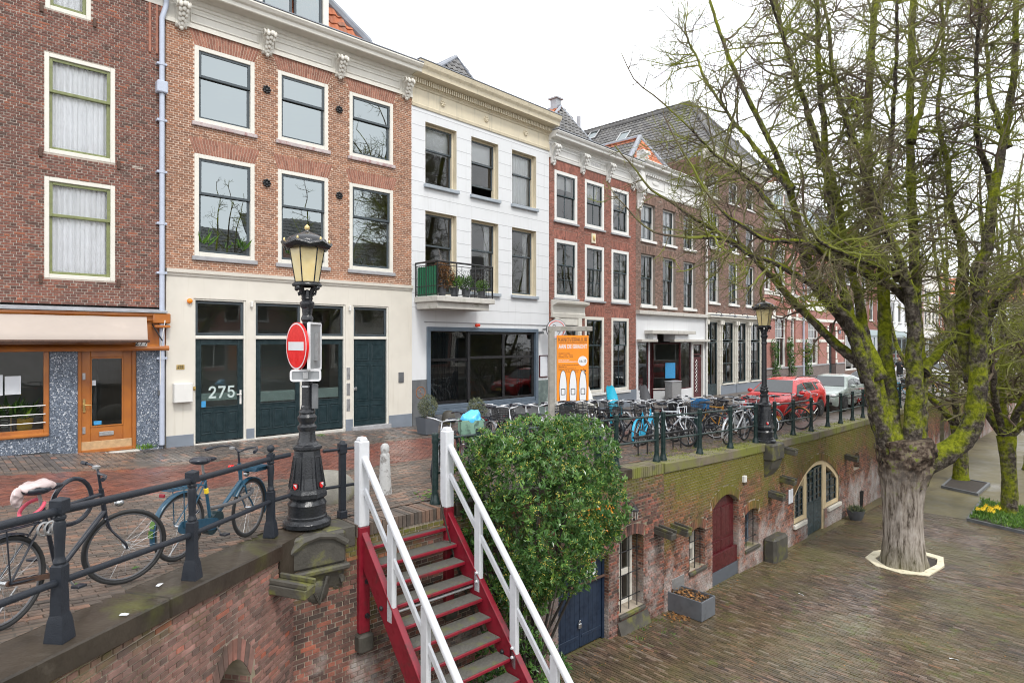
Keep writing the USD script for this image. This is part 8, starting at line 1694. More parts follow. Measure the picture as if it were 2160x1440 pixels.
# wall lantern on the diagonal wall, orange sheet behind the bush
s, z = FD.at(1338, 1078, -0.2); wl = thing('wall_lantern', 'small black wall lantern on the brick wall above the barred window', 'lantern', FD.w(s, 0, z), FD.rz)
MB().box(-0.05, 0.05, -0.03, -0.012, -0.08, 0.22, 0.01).tube([(0, -0.03, 0.1), (0, -0.12, 0.18), (0, -0.2, 0.14)], 0.014, 6).build('arm', M['stone_moss'], wl)
MB().lathe([(0.02, 0.12), (0.03, 0.1), (0.09, 0.03), (0.09, 0.015), (0.07, 0.01)], 6, (0, -0.2, 0)).lathe([(0.05, -0.15), (0.03, -0.17), (0, -0.19)], 6, (0, -0.2, 0)).build('hood', M['black'], wl)
for k in range(6): a0, a1 = k * math.pi / 3, (k + 1) * math.pi / 3; put('lantern_pane', [[0.05 * math.cos(a0), -0.2 + 0.05 * math.sin(a0), -0.15], [0.05 * math.cos(a1), -0.2 + 0.05 * math.sin(a1), -0.15], [0.07 * math.cos(a1), -0.2 + 0.07 * math.sin(a1), 0.01], [0.07 * math.cos(a0), -0.2 + 0.07 * math.sin(a0), 0.01]], [[0, 1, 2], [0, 2, 3]], M['glass'], wl); MB().bar((0.05 * math.cos(a0), -0.2 + 0.05 * math.sin(a0), -0.15), (0.07 * math.cos(a0), -0.2 + 0.07 * math.sin(a0), 0.01), 0.005, 4).build('lantern_bar', M['white'], wl)
s0, z1_ = FD.at(1215, 1080); s1, z0_ = FD.at(1292, 1118); os_ = thing('sign_board', 'orange board on the wall half hidden behind the laurel bush', 'sign', FD.w(s0, -0.03, z0_), FD.rz); b_ = MB().box(0, s1 - s0, -0.012, 0.012, 0, z1_ - z0_, 0.003).build('board', M['orange'], os_); text(b_, 'lettering', 'KANOVERHUUR', 0.07, 0.06, 0.05, -0.0125, M['sign_white'], True, 0.002, width=s1 - s0 - 0.12)
# ---------------------------------------------------------------- bicycles
def bike(label, frame, rear, front, mats='bike_black', steer=0.0, lean=0.0, guard=None, spokes=26, extras=(), bars='bike_silver', dutch=True, group=None, tyre=True, name='bicycle'):
    "rear, front: ground points under the two hubs (x, y)"
    rear, front = np.array(rear, float), np.array(front, float); dv = front - rear; hd = math.atan2(dv[1], dv[0]); mid = (rear + front) / 2; wb = 1.12
    zr, zf_ = float(zt(*rear)), float(zt(*front)); t = UsdGeom.Xform.Define(stage, numbered('/World', name)); t.AddTranslateOp().Set(Gf.Vec3d(mid[0], mid[1], (zr + zf_) / 2 + 0.012)); t.AddRotateZOp().Set(math.degrees(hd)); t.AddRotateYOp().Set(-math.degrees(math.atan2(zf_ - zr, wb))); t.AddRotateXOp().Set(lean); t = tag(t.GetPrim(), label, 'bicycle', group)
    px_odd = len(label) % 3 > 0; fm, gm = M[frame], M[guard or frame]; R = 0.345; hx = wb / 2
    def wheel(mk):
        w = MB().tube([(0.328 * math.cos(a), 0, 0.328 * math.sin(a)) for a in np.linspace(0, 2 * math.pi, 41)[:-1]], 0.019, 8, True)
        rim = MB().tube([(0.302 * math.cos(a), 0, 0.302 * math.sin(a)) for a in np.linspace(0, 2 * math.pi, 41)[:-1]], 0.009, 6, True)
        sp = MB()
        for k in range(spokes): a = 2 * math.pi * k / spokes; s = 1 if k % 2 else -1; sp.bar((0.025 * math.cos(a + s), s * 0.03, 0.025 * math.sin(a + s)), (0.3 * math.cos(a), 0, 0.3 * math.sin(a)), 0.0016, 3)
        sp.lathe([(0.0, -0.045), (0.012, -0.045), (0.02, -0.035), (0.016, 0), (0.02, 0.035), (0.012, 0.045), (0, 0.045)], 10, (0, 0, 0), rotx(math.pi / 2))
        for q, n, m in ((w, 'wheel', 'rubber'), (rim, 'rim', 'seat_grey' if dutch is False or frame == 'bike_blue' or px_odd else 'dull_steel'), (sp, 'spokes', 'steel')):
            q = mk(q); p = q.build(n, M[m], t if n == 'wheel' else pw, 50)
            if n == 'wheel': pw = p
    def guardm(mk, a0, a1):
        g = MB(); A_ = np.linspace(a0, a1, 16); V = []
        for a in A_:
            for y, r in ((-0.03, 0.35), (-0.02, 0.366), (0.02, 0.366), (0.03, 0.35)): V.append((r * math.cos(a), y, r * math.sin(a)))
        F = []
        for i in range(15):
            for k in range(3): p = i * 4 + k; F += [[p, p + 1, p + 5], [p, p + 5, p + 4]]
        g.raw(V, F); mk(g).build('mudguard', gm, t, 60)
    mr = lambda q: q.xf(None, (-hx, 0, R)); wheel(mr); guardm(mr, math.radians(40 if dutch else 60), math.radians(205))
    # frame
    bb = np.array([-0.10, 0, 0.29]); st_ = np.array([-0.27, 0, 0.86]); ht, hb = np.array([0.30, 0, 0.90]), np.array([0.36, 0, 0.66]); rh = np.array([-hx, 0, R])
    f = MB().bar(bb, st_, 0.017, 8).bar(bb, hb + (ht - hb) * 0.15, 0.022, 10).bar(hb - (ht - hb) * 0.1, ht, 0.021, 10)
    if 'step' in extras: f.tube(smooth_path([hb + (ht - hb) * .6, [0.12, 0, 0.56], [-0.16, 0, 0.47]], 10), 0.016, 8)
    else: f.bar(ht - [0, 0, .05], st_ - [0, 0, .06], 0.018, 8)
    for s in (-1, 1): f.bar(bb + [0, s * .03, 0], rh + [0, s * .06, 0], 0.010, 6).bar(st_ + [0.02, s * .02, -.08], rh + [0, s * .06, 0], 0.009, 6)
    f = f.build('frame', fm, t, 50)
    MB().bar(st_ - [0, 0, .02], st_ + [-0.035, 0, 0.10], 0.013, 8).build('seat_post', M['dull_steel'], t)
    sd = MB().sphere((-0.34, 0, 1.0), (0.12, 0.10, 0.045), 2).sphere((-0.22, 0, 1.0), (0.13, 0.035, 0.03), 2).build('saddle', M['bike_black'], t, True)
    # cranks, chain case, pedals
    MB().prism(LineString([(-hx, R), (bb[0], bb[2])]).buffer(0.065 if dutch else 0.02), -0.055, -0.04).build('chain_case', gm if dutch else M['rust'], t)
    cr = MB().bar(bb + [0, -.06, 0], bb + [0.10, -.065, -0.13], 0.010, 6).bar(bb + [0, .06, 0], bb + [-0.10, .065, 0.13], 0.010, 6).bar(bb - [0, .07, 0], bb + [0, .07, 0], 0.014, 8).build('crank', M['dull_steel'], t)
    for s, dx, dz in ((-1, .10, -.13), (1, -.10, .13)): MB().cbox(bb + [dx, s * .115, dz], (0.09, 0.075, 0.022), None, 0.004).build('pedal', M['bike_black'], t)
    # carrier
    c = MB(); zc = 0.745
    for y in (-.07, -.025, .025, .07): c.bar((-0.32, y, zc), (-0.80, y, zc), 0.006, 5)
    for x in (-.32, -.5, -.65, -.80): c.bar((x, -.07, zc), (x, .07, zc), 0.006, 5)
    for s in (-1, 1): c.bar((-0.62, s * .07, zc), (-hx, s * .065, R), 0.006, 5)
    c.build('carrier', M['bike_black'] if frame != 'bike_blue' else fm, t); MB().box(-0.84, -0.815, -.03, .03, zc - 0.06, zc - 0.025, 0.005).build('rear_lamp', M['red_paint'], t)
    MB().bar((-0.40, 0.05, 0.27), (-0.50, 0.16, 0.0), 0.009, 6).build('kickstand', M['dull_steel'], t)
    # steered part: turns about the head tube
    ax_ = unit(ht - hb); cs, sn = math.cos(math.radians(steer)), math.sin(math.radians(steer)); K = np.array([[0, -ax_[2], ax_[1]], [ax_[2], 0, -ax_[0]], [-ax_[1], ax_[0], 0]]); Q = np.eye(3) + sn * K + (1 - cs) * K @ K
    mf = lambda q: q.xf(None, (hx, 0, R)).xf(None, -hb).xf(Q, hb); ms_ = lambda q: q.xf(None, -hb).xf(Q, hb)
    wheel(mf); guardm(mf, math.radians(-20), math.radians(150)) if dutch or guard else None
    fk = MB(); cw = hb - ax_ * 0.03
    for s in (-1, 1): fk.tube(smooth_path([cw + [0, s * .05, 0.0], cw + [0.03, s * .055, -0.1], [hx - 0.02, s * .055, R + .06], [hx, s * .055, R]], 10), 0.011, 6)
    fk.bar(cw + [0, -.055, 0], cw + [0, .055, 0], 0.014, 6); ms_(fk).build('fork', fm, t, 50)
    hbz = 1.06; h = MB().bar(ht, ht + ax_ * 0.15, 0.012, 8); c0 = ht + ax_ * 0.14
    half = [c0, c0 + [0.05, 0.05, 0.03], c0 + [0.07, 0.16, 0.06], c0 + [0.0, 0.25, 0.06], c0 + [-0.16, 0.30, 0.03]] if dutch else [c0, c0 + [0.02, 0.1, 0.01], c0 + [0.0, 0.22, 0.03], c0 + [-0.05, 0.31, 0.03]]
    for s in (-1, 1): h.tube(smooth_path([p * 1 if s > 0 else p * [1, -1, 1] for p in half], 14), 0.0115, 8)
    hh = ms_(h).build('handlebar', M[bars], t, 50)
    for s in (-1, 1): a, b = np.array(half[-1]) * [1, s, 1], (np.array(half[-2]) * .45 + np.array(half[-1]) * .55) * [1, s, 1]; ms_(MB().bar(a + (a - b) * 0.15, b, 0.018, 8)).build('grip', M['bike_black'], hh)
    ms_(MB().lathe([(0.0, 0), (0.03, 0.0), (0.032, 0.02), (0.0, 0.03)], 12, c0 + [0.0, 0.08, 0.03])).build('bell', M['dull_steel'], hh)
    ms_(MB().sphere(hb + [0.1, 0, 0.1], (0.04, 0.035, 0.035), 2)).build('headlamp', M['steel'], t, True)
    def basket(x0, x1, w, z0, z1, m, solid, nm, fr_=True):
        b = MB(); y = w / 2
        if solid:
            for a in ((x0, x1, -y, -y + .012), (x0, x1, y - .012, y), (x0, x0 + .012, -y, y), (x1 - .012, x1, -y, y)): b.box(a[0], a[1], a[2], a[3], z0, z1, 0.003)
            b.box(x0, x1, -y, y, z0, z0 + .012); b.box(x0 - .008, x1 + .008, -y - .008, -y + .014, z1 - .03, z1 + .002).box(x0 - .008, x1 + .008, y - .014, y + .008, z1 - .03, z1 + .002)
        else:
            for z in np.linspace(z0, z1, 7): k = 0.85 + 0.15 * (z - z0) / (z1 - z0); b.tube([(x0, -y * k, z), (x1, -y * k, z), (x1, y * k, z), (x0, y * k, z)], 0.008, 5, True)
            for k in range(8): xx = x0 + (x1 - x0) * k / 7; b.bar((xx, -y * .85, z0), (xx, -y, z1), .004, 4).bar((xx, y * .85, z0), (xx, y, z1), .004, 4)
            for k in range(7): yy = -y + w * k / 6; b.bar((x1, yy * .85, z0), (x1, yy, z1), .004, 4).bar((x0, yy * .85, z0), (x0, yy, z1), .004, 4)
            b.box(x0, x1, -y * .85, y * .85, z0, z0 + .01)
        (ms_(b) if fr_ else b).build(nm, m, t)
    for e in extras:
        if e == 'basket': basket(0.38, 0.66, 0.40, 0.80, 1.03, M['basket'], False, 'basket')
        if e == 'black_crate': basket(0.36, 0.74, 0.46, 0.80, 1.05, M['black'], True, 'crate')
        if e == 'blue_crate': basket(0.36, 0.70, 0.40, 0.80, 1.06, M['crate_blue'], True, 'crate')
        if e == 'green_crate': basket(0.36, 0.72, 0.44, 0.72, 0.98, M['crate_green'], True, 'crate')
        if e == 'front_rack':
            b = MB().tube([(0.40, -.17, .74), (0.74, -.17, .74), (0.74, .17, .74), (0.40, .17, .74)], .010, 6, True)
            for y in (-.09, 0, .09): b.bar((0.40, y, .74), (0.74, y, .74), .006, 5)
            b.tube([(0.40, -.17, .74), (0.40, -.17, 0.98), (0.40, .17, 0.98), (0.40, .17, .74)], .010, 6)
            for y in (-.1, .1): b.bar((0.40, y, .74), (0.40, y, .98), .006, 5)
            for s in (-1, 1): b.bar((0.68, s * .15, .74), (hx, s * .06, R), .007, 5)
            ms_(b).build('front_carrier', fm, t, 50)
        if isinstance(e, tuple) and e[0] == 'child_seat':
            b = MB(); V = []
            for i, (x, z) in enumerate(((-0.36, 0.90), (-0.40, 0.86), (-0.58, 0.84), (-0.64, 0.92), (-0.69, 1.12), (-0.73, 1.36), (-0.735, 1.42))):
                w_ = (0.10, 0.13, 0.15, 0.16, 0.165, 0.13, 0.07)[i]; fw_ = (0.0, 0.03, 0.07, 0.12, 0.1, 0.04, 0.01)[i]
                V += [(x + fw_, -w_, z + 0.03), (x, -w_ * .6, z), (x, w_ * .6, z), (x + fw_, w_, z + 0.03)]
            V = np.array(V); F = []
            for i in range(6):
                for k in range(3): p = i * 4 + k; F += [[p, p + 1, p + 5], [p, p + 5, p + 4]]
            n_ = len(V); bk = V + [-0.02, 0, -0.02]; ed = []
            loop = [0, 1, 2, 3] + [i * 4 + 3 for i in range(1, 7)] + [26, 25] + [i * 4 for i in range(6, 0, -1)]
            for a, c in zip(loop, loop[1:] + loop[:1]): ed += [[a, c, c + n_], [a, c + n_, a + n_]]
            b.raw(np.vstack([V, bk]), np.vstack([np.array(F), np.array(F)[:, ::-1] + n_, ed])); cs_ = b.build('child_seat', M[e[1]], t, 60)
            MB().box(-0.75, -0.735, -0.09, 0.09, 1.18, 1.21).box(-0.735, -0.72, -0.09, 0.09, 1.08, 1.11).build('seat_slot', M['black'], cs_)
            for s in (-1, 1): MB().box(-0.5, -0.42, s * .16 - .03, s * .16 + .03, 0.45, 0.86, 0.01).build('foot_rest', M[e[1]], cs_)
        if e == 'loop_lock': MB().tube([(0.06 + 0.20 * math.cos(a), 0.05, 0.80 + 0.21 * math.sin(a) * (1.05 if a < 3.2 else 0.75)) for a in np.linspace(0, 2 * math.pi, 25)[:-1]], 0.019, 8, True).build('cable_lock', M['bike_black'], t, 40)
        if e == 'pink_lock':
            MB().tube([(-0.36 + 0.07 * math.cos(a), 0.0 + 0.085 * math.sin(a), 0.86 + 0.06 * math.cos(a)) for a in np.linspace(0, 5.4, 16)], 0.014, 8).build('chain_lock', M['lock_pink'], t, 40)
            b = MB()
            for k in range(3): b.tube([(-0.34 + 0.05 * k + 0.055 * math.cos(a), -0.1 - 0.01 * k, 0.70 + 0.05 * math.sin(a)) for a in np.linspace(0, 2 * math.pi, 15)[:-1]], 0.009, 6, True)
            b.build('cable_coil', M['dull_steel'], t, 40)
            g = MB().sphere((-0.32, 0, 1.02), (0.14, 0.10, 0.045), 3).sphere((-0.47, 0.02, 0.96), (0.05, 0.025, 0.08), 3); 
            for i in range(2): v = g.v[i]; v += (meshkit.fbm(v * 14, 3, 5)[:, None] - 0.5) * [0.06, 0.05, 0.05]
            g.build('saddle_bag', M['bag_white'], t, True)
        if e == 'blue_bag':
            g = MB().sphere((0.54, 0, 0.98), (0.19, 0.19, 0.15), 3); v = g.v[0]; v += (meshkit.fbm(v * 9, 3, 6)[:, None] - 0.5) * [0.08, 0.08, 0.14]; ms_(g).build('plastic_bag', M['bag_blue'], t, True)
        if e == 'stickers':
            MB().cbox((0.16, 0, 0.875), (0.07, 0.042, 0.042), roty(-0.06), 0.01).build('sticker', M['sign_red'], f); MB().cbox((-0.21, 0, 0.66), (0.042, 0.042, 0.07), roty(-0.29), 0.01).build('sticker', M['daffodil'], f)
            for a in (2.9, 3.15): MB().cbox((-hx + 0.37 * math.cos(a), 0, R + 0.37 * math.sin(a)), (0.008, 0.05, 0.07), roty(-(a - math.pi)), 0).build('sticker', M['leaf_pale'], f)
            MB().tube(smooth_path([(-0.1, 0.02, 0.45), (0.1, -0.1, 0.48), (0.42, -0.12, 0.55), (0.5, -0.05, 0.6), (0.3, 0.06, 0.52)], 20), 0.022, 8).build('chain_lock', M['seat_grey'], t, 40)
            MB().prism(LineString([(bb[0] - 0.02, bb[2] - 0.03), (bb[0] + 0.06, bb[2] + 0.04)]).buffer(0.085), -0.05, 0.05).build('motor_case', M['dark_green'], f)
            b = MB(); 
        if e == 'sky_rack': basket(0.40, 0.70, 0.34, 0.80, 0.84, M['bike_blue'], False, 'front_carrier')
    return t
bike('black city bicycle with turned front wheel, pink chain lock and plastic bag over its saddle', 'bike_black', (-3.80, 4.66), (-3.60, 5.80), steer=-33, spokes=30, extras=('loop_lock', 'pink_lock'), bars='bike_black', dutch=False, guard=None)
bike('petrol-blue bicycle with stickers and front carrier, chained to the iron railing', 'bike_blue', (-3.47, 6.47), (-3.17, 7.62), steer=6, lean=2, spokes=30, extras=('sky_rack', 'stickers'), bars='bike_black')
def pb(px, py, deg, **k):
    "a parked bike: place of its middle on the ground, and heading"
    p = gpt(px, py, -0.12); z = float(zt(*p[:2])); p = gpt(px, py, z)[:2]; a = math.radians(deg); d = np.array([math.cos(a), math.sin(a)]) * 0.56; return p - d, p + d
def bk(label, px, py, deg, frame, **k): return bike(label, frame, *pb(px, py, deg), spokes=k.pop('spokes', 20), **k)
bk('black bicycle whose wheel shows left of the right-hand stair post', 935, 1012, -100, 'bike_black', steer=8, lean=-3)
bk('bicycle with a green crate and blue plastic bag behind the top of the stairs', 985, 985, -78, 'bike_black', extras=('green_crate', 'blue_bag'), bars='bike_black')
bk('silver bicycle leaning behind the top left of the bush', 1062, 965, -62, 'bike_silver', steer=12, extras=('step',))
bk('grey bicycle with swept silver handlebars behind the middle of the bush', 1125, 955, -66, 'bike_black', steer=-10)
bk('silver bicycle facing the canal, just left of the black wicker basket', 1226, 935, -58, 'bike_silver', lean=2)
bk('black bicycle with wicker basket and white child seat', 1268, 930, -60, 'bike_black', extras=('basket', ('child_seat', 'seat_white')))
bk('black bicycle with wicker basket and cyan child seat', 1322, 932, -62, 'bike_black', extras=('basket', ('child_seat', 'seat_cyan')), steer=5)
bk('bright sky-blue step-through bicycle among the dark ones', 1362, 938, 58, 'bike_cyan', extras=('step',), guard='bike_cyan')
bk('dark bicycle with grey child seat behind the sky-blue bicycle', 1392, 925, -62, 'bike_black', extras=(('child_seat', 'seat_grey'),))
bk('white bicycle with white front carrier', 1414, 934, -58, 'bike_white', extras=('front_rack',), guard='bike_black')
bk('dark bicycle with a black plastic crate in front', 1466, 922, 168, 'bike_black', extras=('black_crate',), lean=-4)
bk('orange-framed bicycle with a blue crate', 1508, 918, 200, 'bike_orange', extras=('blue_crate',), guard='bike_black')
bk('silver sports bicycle parked lengthwise next to the far lamp post', 1552, 932, 48, 'bike_silver', dutch=False, lean=4)
bk('white bicycle with upright handlebars behind the silver sports bicycle', 1578, 915, -55, 'bike_white', steer=15)
bk('dark blue bicycle half hidden behind the far lamp post', 1590, 908, -70, 'bike_blue', steer=-12)
bk('rusty red bicycle right of the far lamp post', 1652, 900, -50, 'bike_red', extras=('basket',), guard='bike_orange')
bk('low dark bicycle in front of the red car', 1688, 893, 30, 'bike_black', lean=12)
for px, py, dg, fm_, lab in ((1040, 958, -70, 'bike_black', 'left of the middle of the bush, behind the silver one'), (1095, 952, -64, 'bike_black', 'behind the bush under the menu case'), (1160, 946, -66, 'bike_silver', 'beside the wooden sign post'), (1200, 936, -60, 'bike_black', 'just right of the wooden sign post'), (1246, 927, -56, 'bike_black', 'left of the one with the white child seat'), (1294, 928, -63, 'bike_black', 'between the white and the cyan child seats'), (1345, 925, -60, 'bike_silver', 'behind the sky-blue one'), (1436, 926, -62, 'bike_black', 'between the white one and the black crate'), (1450, 912, 150, 'bike_black', 'behind the black crate'), (1484, 915, 20, 'bike_black', 'behind the blue crate'), (1530, 912, -60, 'bike_black', 'behind the silver sports bicycle'), (1560, 905, -58, 'bike_silver', 'furthest back left of the far lamp post'), (1605, 903, -65, 'bike_black', 'right behind the far lamp post')):
    bk(('silver' if fm_ == 'bike_silver' else 'dark') + ' city bicycle ' + lab, px, py, dg, fm_, spokes=14, steer=(px % 7 - 3) * 5, lean=px % 5 - 2, extras=('basket',) if px % 4 == 0 else ())
for i in range(9):
    s_ = 17.6 + i * 1.55; p = FR.w(s_, 1.3 + 0.25 * (i % 3)); a = math.radians(-35 + 17 * (i % 4) + FR.rz - 90); d = np.array([math.cos(a), math.sin(a)]) * 0.56
    bike(('red', 'silver', 'black', 'sky-blue', 'white', 'dark blue', 'orange', 'black', 'silver')[i] + ' bicycle in the far row beyond the big tree, %s from the left' % ('first', 'second', 'third', 'fourth', 'fifth', 'sixth', 'seventh', 'eighth', 'ninth')[i], ('bike_red', 'bike_silver', 'bike_black', 'bike_cyan', 'bike_white', 'bike_blue', 'bike_orange', 'bike_black', 'bike_silver')[i], np.array(p[:2]) - d, np.array(p[:2]) + d, spokes=10, extras=('basket',) if i % 3 == 0 else ())

# ---------------------------------------------------------------- cars
def car(label, base, heading, paint, kind='estate', L_=4.4, name='parked_car'):
    t = thing(name, label, 'car', base, heading); W = 0.86; hl = L_ / 2
    xs = np.linspace(-hl, hl, 45)
    belt = np.interp(xs, [-hl, -hl + .08, -hl + .3, 0.6, 1.05, hl - .35, hl - 0.08, hl], [0.72, 0.93, 0.98, 0.95, 0.93, 0.80, 0.70, 0.55])
    if kind == 'estate': rk, rz_ = [-hl + .06, -hl + .35, -hl + .7, -.2, .45, 1.08], [0.97, 1.36, 1.44, 1.48, 1.42, 0.935]
    else: rk, rz_ = [-hl + .55, -1.15, -.7, -.1, .4, 1.08], [0.97, 1.22, 1.38, 1.44, 1.39, 0.935]
    roof = np.maximum(np.interp(xs, rk, rz_, left=0, right=0), belt)
    hw = W * np.interp(xs, [-hl, -hl + .12, -hl + .5, hl - .7, hl - .2, hl], [0.80, 0.93, 1.0, 1.0, 0.92, 0.76]); sill = np.interp(xs, [-hl, -hl + .2, hl - .2, hl], [0.36, 0.25, 0.22, 0.30])
    wx = (-L_ * 0.30, L_ * 0.31); V = []
    for x, b, r, w, s in zip(xs, belt, roof, hw, sill):
        for c in wx:
            if abs(x - c) < 0.37: s = max(s, 0.0 + math.sqrt(max(0.37 ** 2 - (x - c) ** 2, 0)) + 0.30)
        s = min(s, b - .1); g = (r - b); ti = 0.26 * g / 0.5
        half = [(w * .9, s), (w * .985, s + (b - s) * .3), (w, s + (b - s) * .6), (w * .965, b - .03), (w * .94, b), (w * .94 - ti * .85, b + g * .84), (w * .94 - ti - .08 * min(1, g * 4), b + g * .975), (max(w * .3, .2), r + 0.005 * (g > .1))]
        V += [(x, y, z) for y, z in half] + [(x, -y, z) for y, z in half[::-1]]
    V = np.array(V); n = 16; F = []
    for i in range(len(xs) - 1):
        for k in range(n):
            k2 = (k + 1) % n; a = i * n; F += [[a + k, a + n + k2, a + k2], [a + k, a + n + k, a + n + k2]]
    m0 = len(V); V = np.vstack([V, [xs[0], 0, .6], [xs[-1], 0, .5]])
    for k in range(n): F += [[m0, k, (k + 1) % n], [m0 + 1, (len(xs) - 1) * n + (k + 1) % n, (len(xs) - 1) * n + k]]
    put('body', V, F, M[paint], t, 38)
    def side(x0, x1, sgn, lo=0.12, hi=0.80):
        q = []
        for x, lev in ((x0[0], lo), (x1[0], lo), (x1[1], hi), (x0[1], hi)):
            b, r, w = np.interp(x, xs, belt), np.interp(x, xs, roof), np.interp(x, xs, hw); g = r - b; q.append([x, sgn * (w * .94 - 0.26 * g / .5 * .85 * lev + .012), b + g * .84 * lev])
        return put('side_window', q, [[0, 1, 2], [0, 2, 3]], M['car_glass'], t)
    wins = (((-.02, .0), (.92, .5)), ((-.95, -.92), (-.1, -.08)), ((-hl + .25, -hl + .42), (-1.05, -1.02))) if kind == 'estate' else (((-.1, -.08), (.92, .5)), ((-1.02, -.95), (-.18, -.16)), ((-1.5, -1.2), (-1.08, -1.04)))
    for s in (-1, 1):
        for a, b in wins: side(a, b, s)
    def screen(xa, xb, nm):
        q = []
        for x, lev in ((xa, 0), (xb, 1)):
            r, b, w = np.interp(x, xs, roof), np.interp(x, xs, belt), np.interp(x, xs, hw); ti = 0.26 * (r - b) / .5; y = w * .94 - ti * .9 - .09; q.append((x, y, r))
        dx, dz = q[1][0] - q[0][0], q[1][2] - q[0][2]; nn = np.array([-dz, 0, dx]); nn = nn / np.linalg.norm(nn) * (0.014 if nn[2] * (1) > 0 or True else 1); nn = nn if nn[2] > 0 else -nn
        P = [np.array([q[0][0], -q[0][1], q[0][2]]), np.array([q[0][0], q[0][1], q[0][2]]), np.array([q[1][0], q[1][1], q[1][2]]), np.array([q[1][0], -q[1][1], q[1][2]])]; put(nm, [p + nn for p in P], [[0, 1, 2], [0, 2, 3]], M['car_glass'], t)
    screen(1.02, 0.47, 'windscreen'); screen(-hl + (.1 if kind == 'estate' else .62), -hl + (.33 if kind == 'estate' else 1.05), 'rear_window')
    for x in wx:
        for s in (-1, 1):
            w = MB().lathe([(0.2, -.1), (0.29, -.1), (0.315, -.08), (0.315, .07), (0.29, .095), (0.2, .095)], 26, (x, s * (W - .09), .315), rotx(math.pi / 2)).build('wheel', M['rubber'], t, 40); r_ = MB().lathe([(0.205, .0), (0.2, .05), (0.06, .075), (0, .08)], 20, (0, 0, 0), rotx(-s * math.pi / 2)).xf(None, (x, s * (W - .09), .315))
            for k in range(7): a = k * 2 * math.pi / 7; r_.bar((x + .05 * math.cos(a), s * (W - .005), .315 + .05 * math.sin(a)), (x + .19 * math.cos(a), s * (W - .03), .315 + .19 * math.sin(a)), .022, 5)
            r_.build('hubcap', M['dull_steel'], w, 30)
    for s in (-1, 1):
        MB().sphere((hl - .16, s * .60, .66), (.12, .15, .075), 2).build('headlight', M['car_lamp'], t, True); MB().sphere((-hl + .07, s * .66, .80), (.05, .09, .14), 2).build('tail_light', M['amber_red'], t, True)
        MB().sphere((.78, s * (W + .08), 1.0), (.07, .1, .07), 2).build('wing_mirror', M[paint], t, True)
        MB().box(-.35, -.2, s * (W * .985) - .012, s * (W * .985) + .012, .80, .825, .005).box(.4 - 1.15, .55 - 1.15, s * (W * .985) - .012, s * (W * .985) + .012, .81, .835, .005).build('door_handle', M['black'], t)
        if kind == 'estate': MB().tube(smooth_path([(-1.75, s * .56, 1.44), (-1.6, s * .57, 1.51), (0, s * .57, 1.54), (.35, s * .57, 1.50), (.42, s * .56, 1.44)], 14), .018, 6).build('roof_rail', M['black'], t)
        MB().box(-1.2, 1.2, s * W - .012, s * W + .012, .50, .545, .008).build('side_strip', M['black'], t)
    MB().box(hl - .1, hl + .035, -.62, .62, .30, .42, .02).build('front_bumper', M['black'], t); MB().box(hl - .06, hl + .012, -.4, .4, .52, .62, .01).build('grille', M['black'], t); MB().box(hl + .034, hl + .042, -.26, .26, .42, .53, .003).build('number_plate', M['daffodil'], t); MB().box(-hl - .02, -hl + .1, -.7, .7, .34, .48, .02).build('rear_bumper', M['black'], t)
    return t
def cpos(s, n): p = FR.w(s, n); return (p[0], p[1], float(zt(p[0], p[1])))
hdg = FR.rz + 180
s_r = FR.s_at(1729, 1.55) - 1.35
car('bright red estate car parked behind the far lamp post', cpos(s_r, 2.35), hdg, 'car_red', 'estate', 4.5)
car('pale green saloon car parked behind the red estate car', cpos(s_r + 5.15, 2.25), hdg, 'car_green', 'saloon', 4.4)
car('dark grey car parked beyond the pale green saloon', cpos(s_r + 10.2, 2.3), hdg, 'car_grey', 'saloon', 4.3)
car('white car far along the quay seen between the trunks', cpos(s_r + 27.0, 2.6), hdg, 'car_white', 'saloon', 4.3)
car('silver-white car farthest along the quay by the right trunks', cpos(s_r + 34.0, 2.6), hdg, 'car_white', 'estate', 4.4)

# ---------------------------------------------------------------- a person far down the street
import manifold3d as m3
def blob(bones):
    out = None
    for (a, ra, b, rb) in bones:
        sp = [m3.Manifold.sphere(r, 16).translate(tuple(map(float, p))) for p, r in ((a, ra), (b, rb))]; h = m3.Manifold.batch_hull(sp); out = h if out is None else out + h
    m = out.refine_to_length(0.035).to_mesh(); tm = trimesh.Trimesh(m.vert_properties[:, :3], m.tri_verts); trimesh.smoothing.filter_taubin(tm, iterations=8); return tm
pp = np.array(FR.w(FR.s_at(1898, 4.2), 4.2)[:2]); per = thing('person', 'person in a black coat and dark trousers standing far down the street', 'person', (pp[0], pp[1], float(zt(*pp))), FR.rz - 90)
bd_ = blob([((0, 0, .92), .15, (0, 0, 1.32), .17), ((-.17, 0, 1.38), .065, (.17, 0, 1.38), .065), ((0, 0, 1.40), .06, (0, -.01, 1.52), .05), ((0, -.02, 1.60), .095, (0, -.03, 1.66), .09)] +
    [b for s in (-1, 1) for b in (((s * .19, 0, 1.37), .055, (s * .30, -.05, 1.13), .045), ((s * .30, -.05, 1.13), .045, (s * .22, -.28, 1.2), .035), ((s * .22, -.28, 1.2), .035, (s * .18, -.34, 1.24), .03), ((s * .09, 0, .9), .095, (s * .1, -.02, .5), .065), ((s * .1, -.02, .5), .065, (s * .1, .02, .09), .045), ((s * .1, .02, .06), .045, (s * .11, -.15, .045), .035))])
put('body', bd_.vertices, bd_.faces, M['skin'], per, True)
ct = blob([((0, 0, .78), .19, (0, 0, 1.32), .19), ((-.18, 0, 1.38), .08, (.18, 0, 1.38), .08)] + [b for s in (-1, 1) for b in (((s * .19, 0, 1.37), .075, (s * .31, -.05, 1.13), .062), ((s * .31, -.05, 1.13), .062, (s * .23, -.27, 1.2), .05))]); put('coat', ct.vertices, ct.faces, M['coat_black'], per, True)
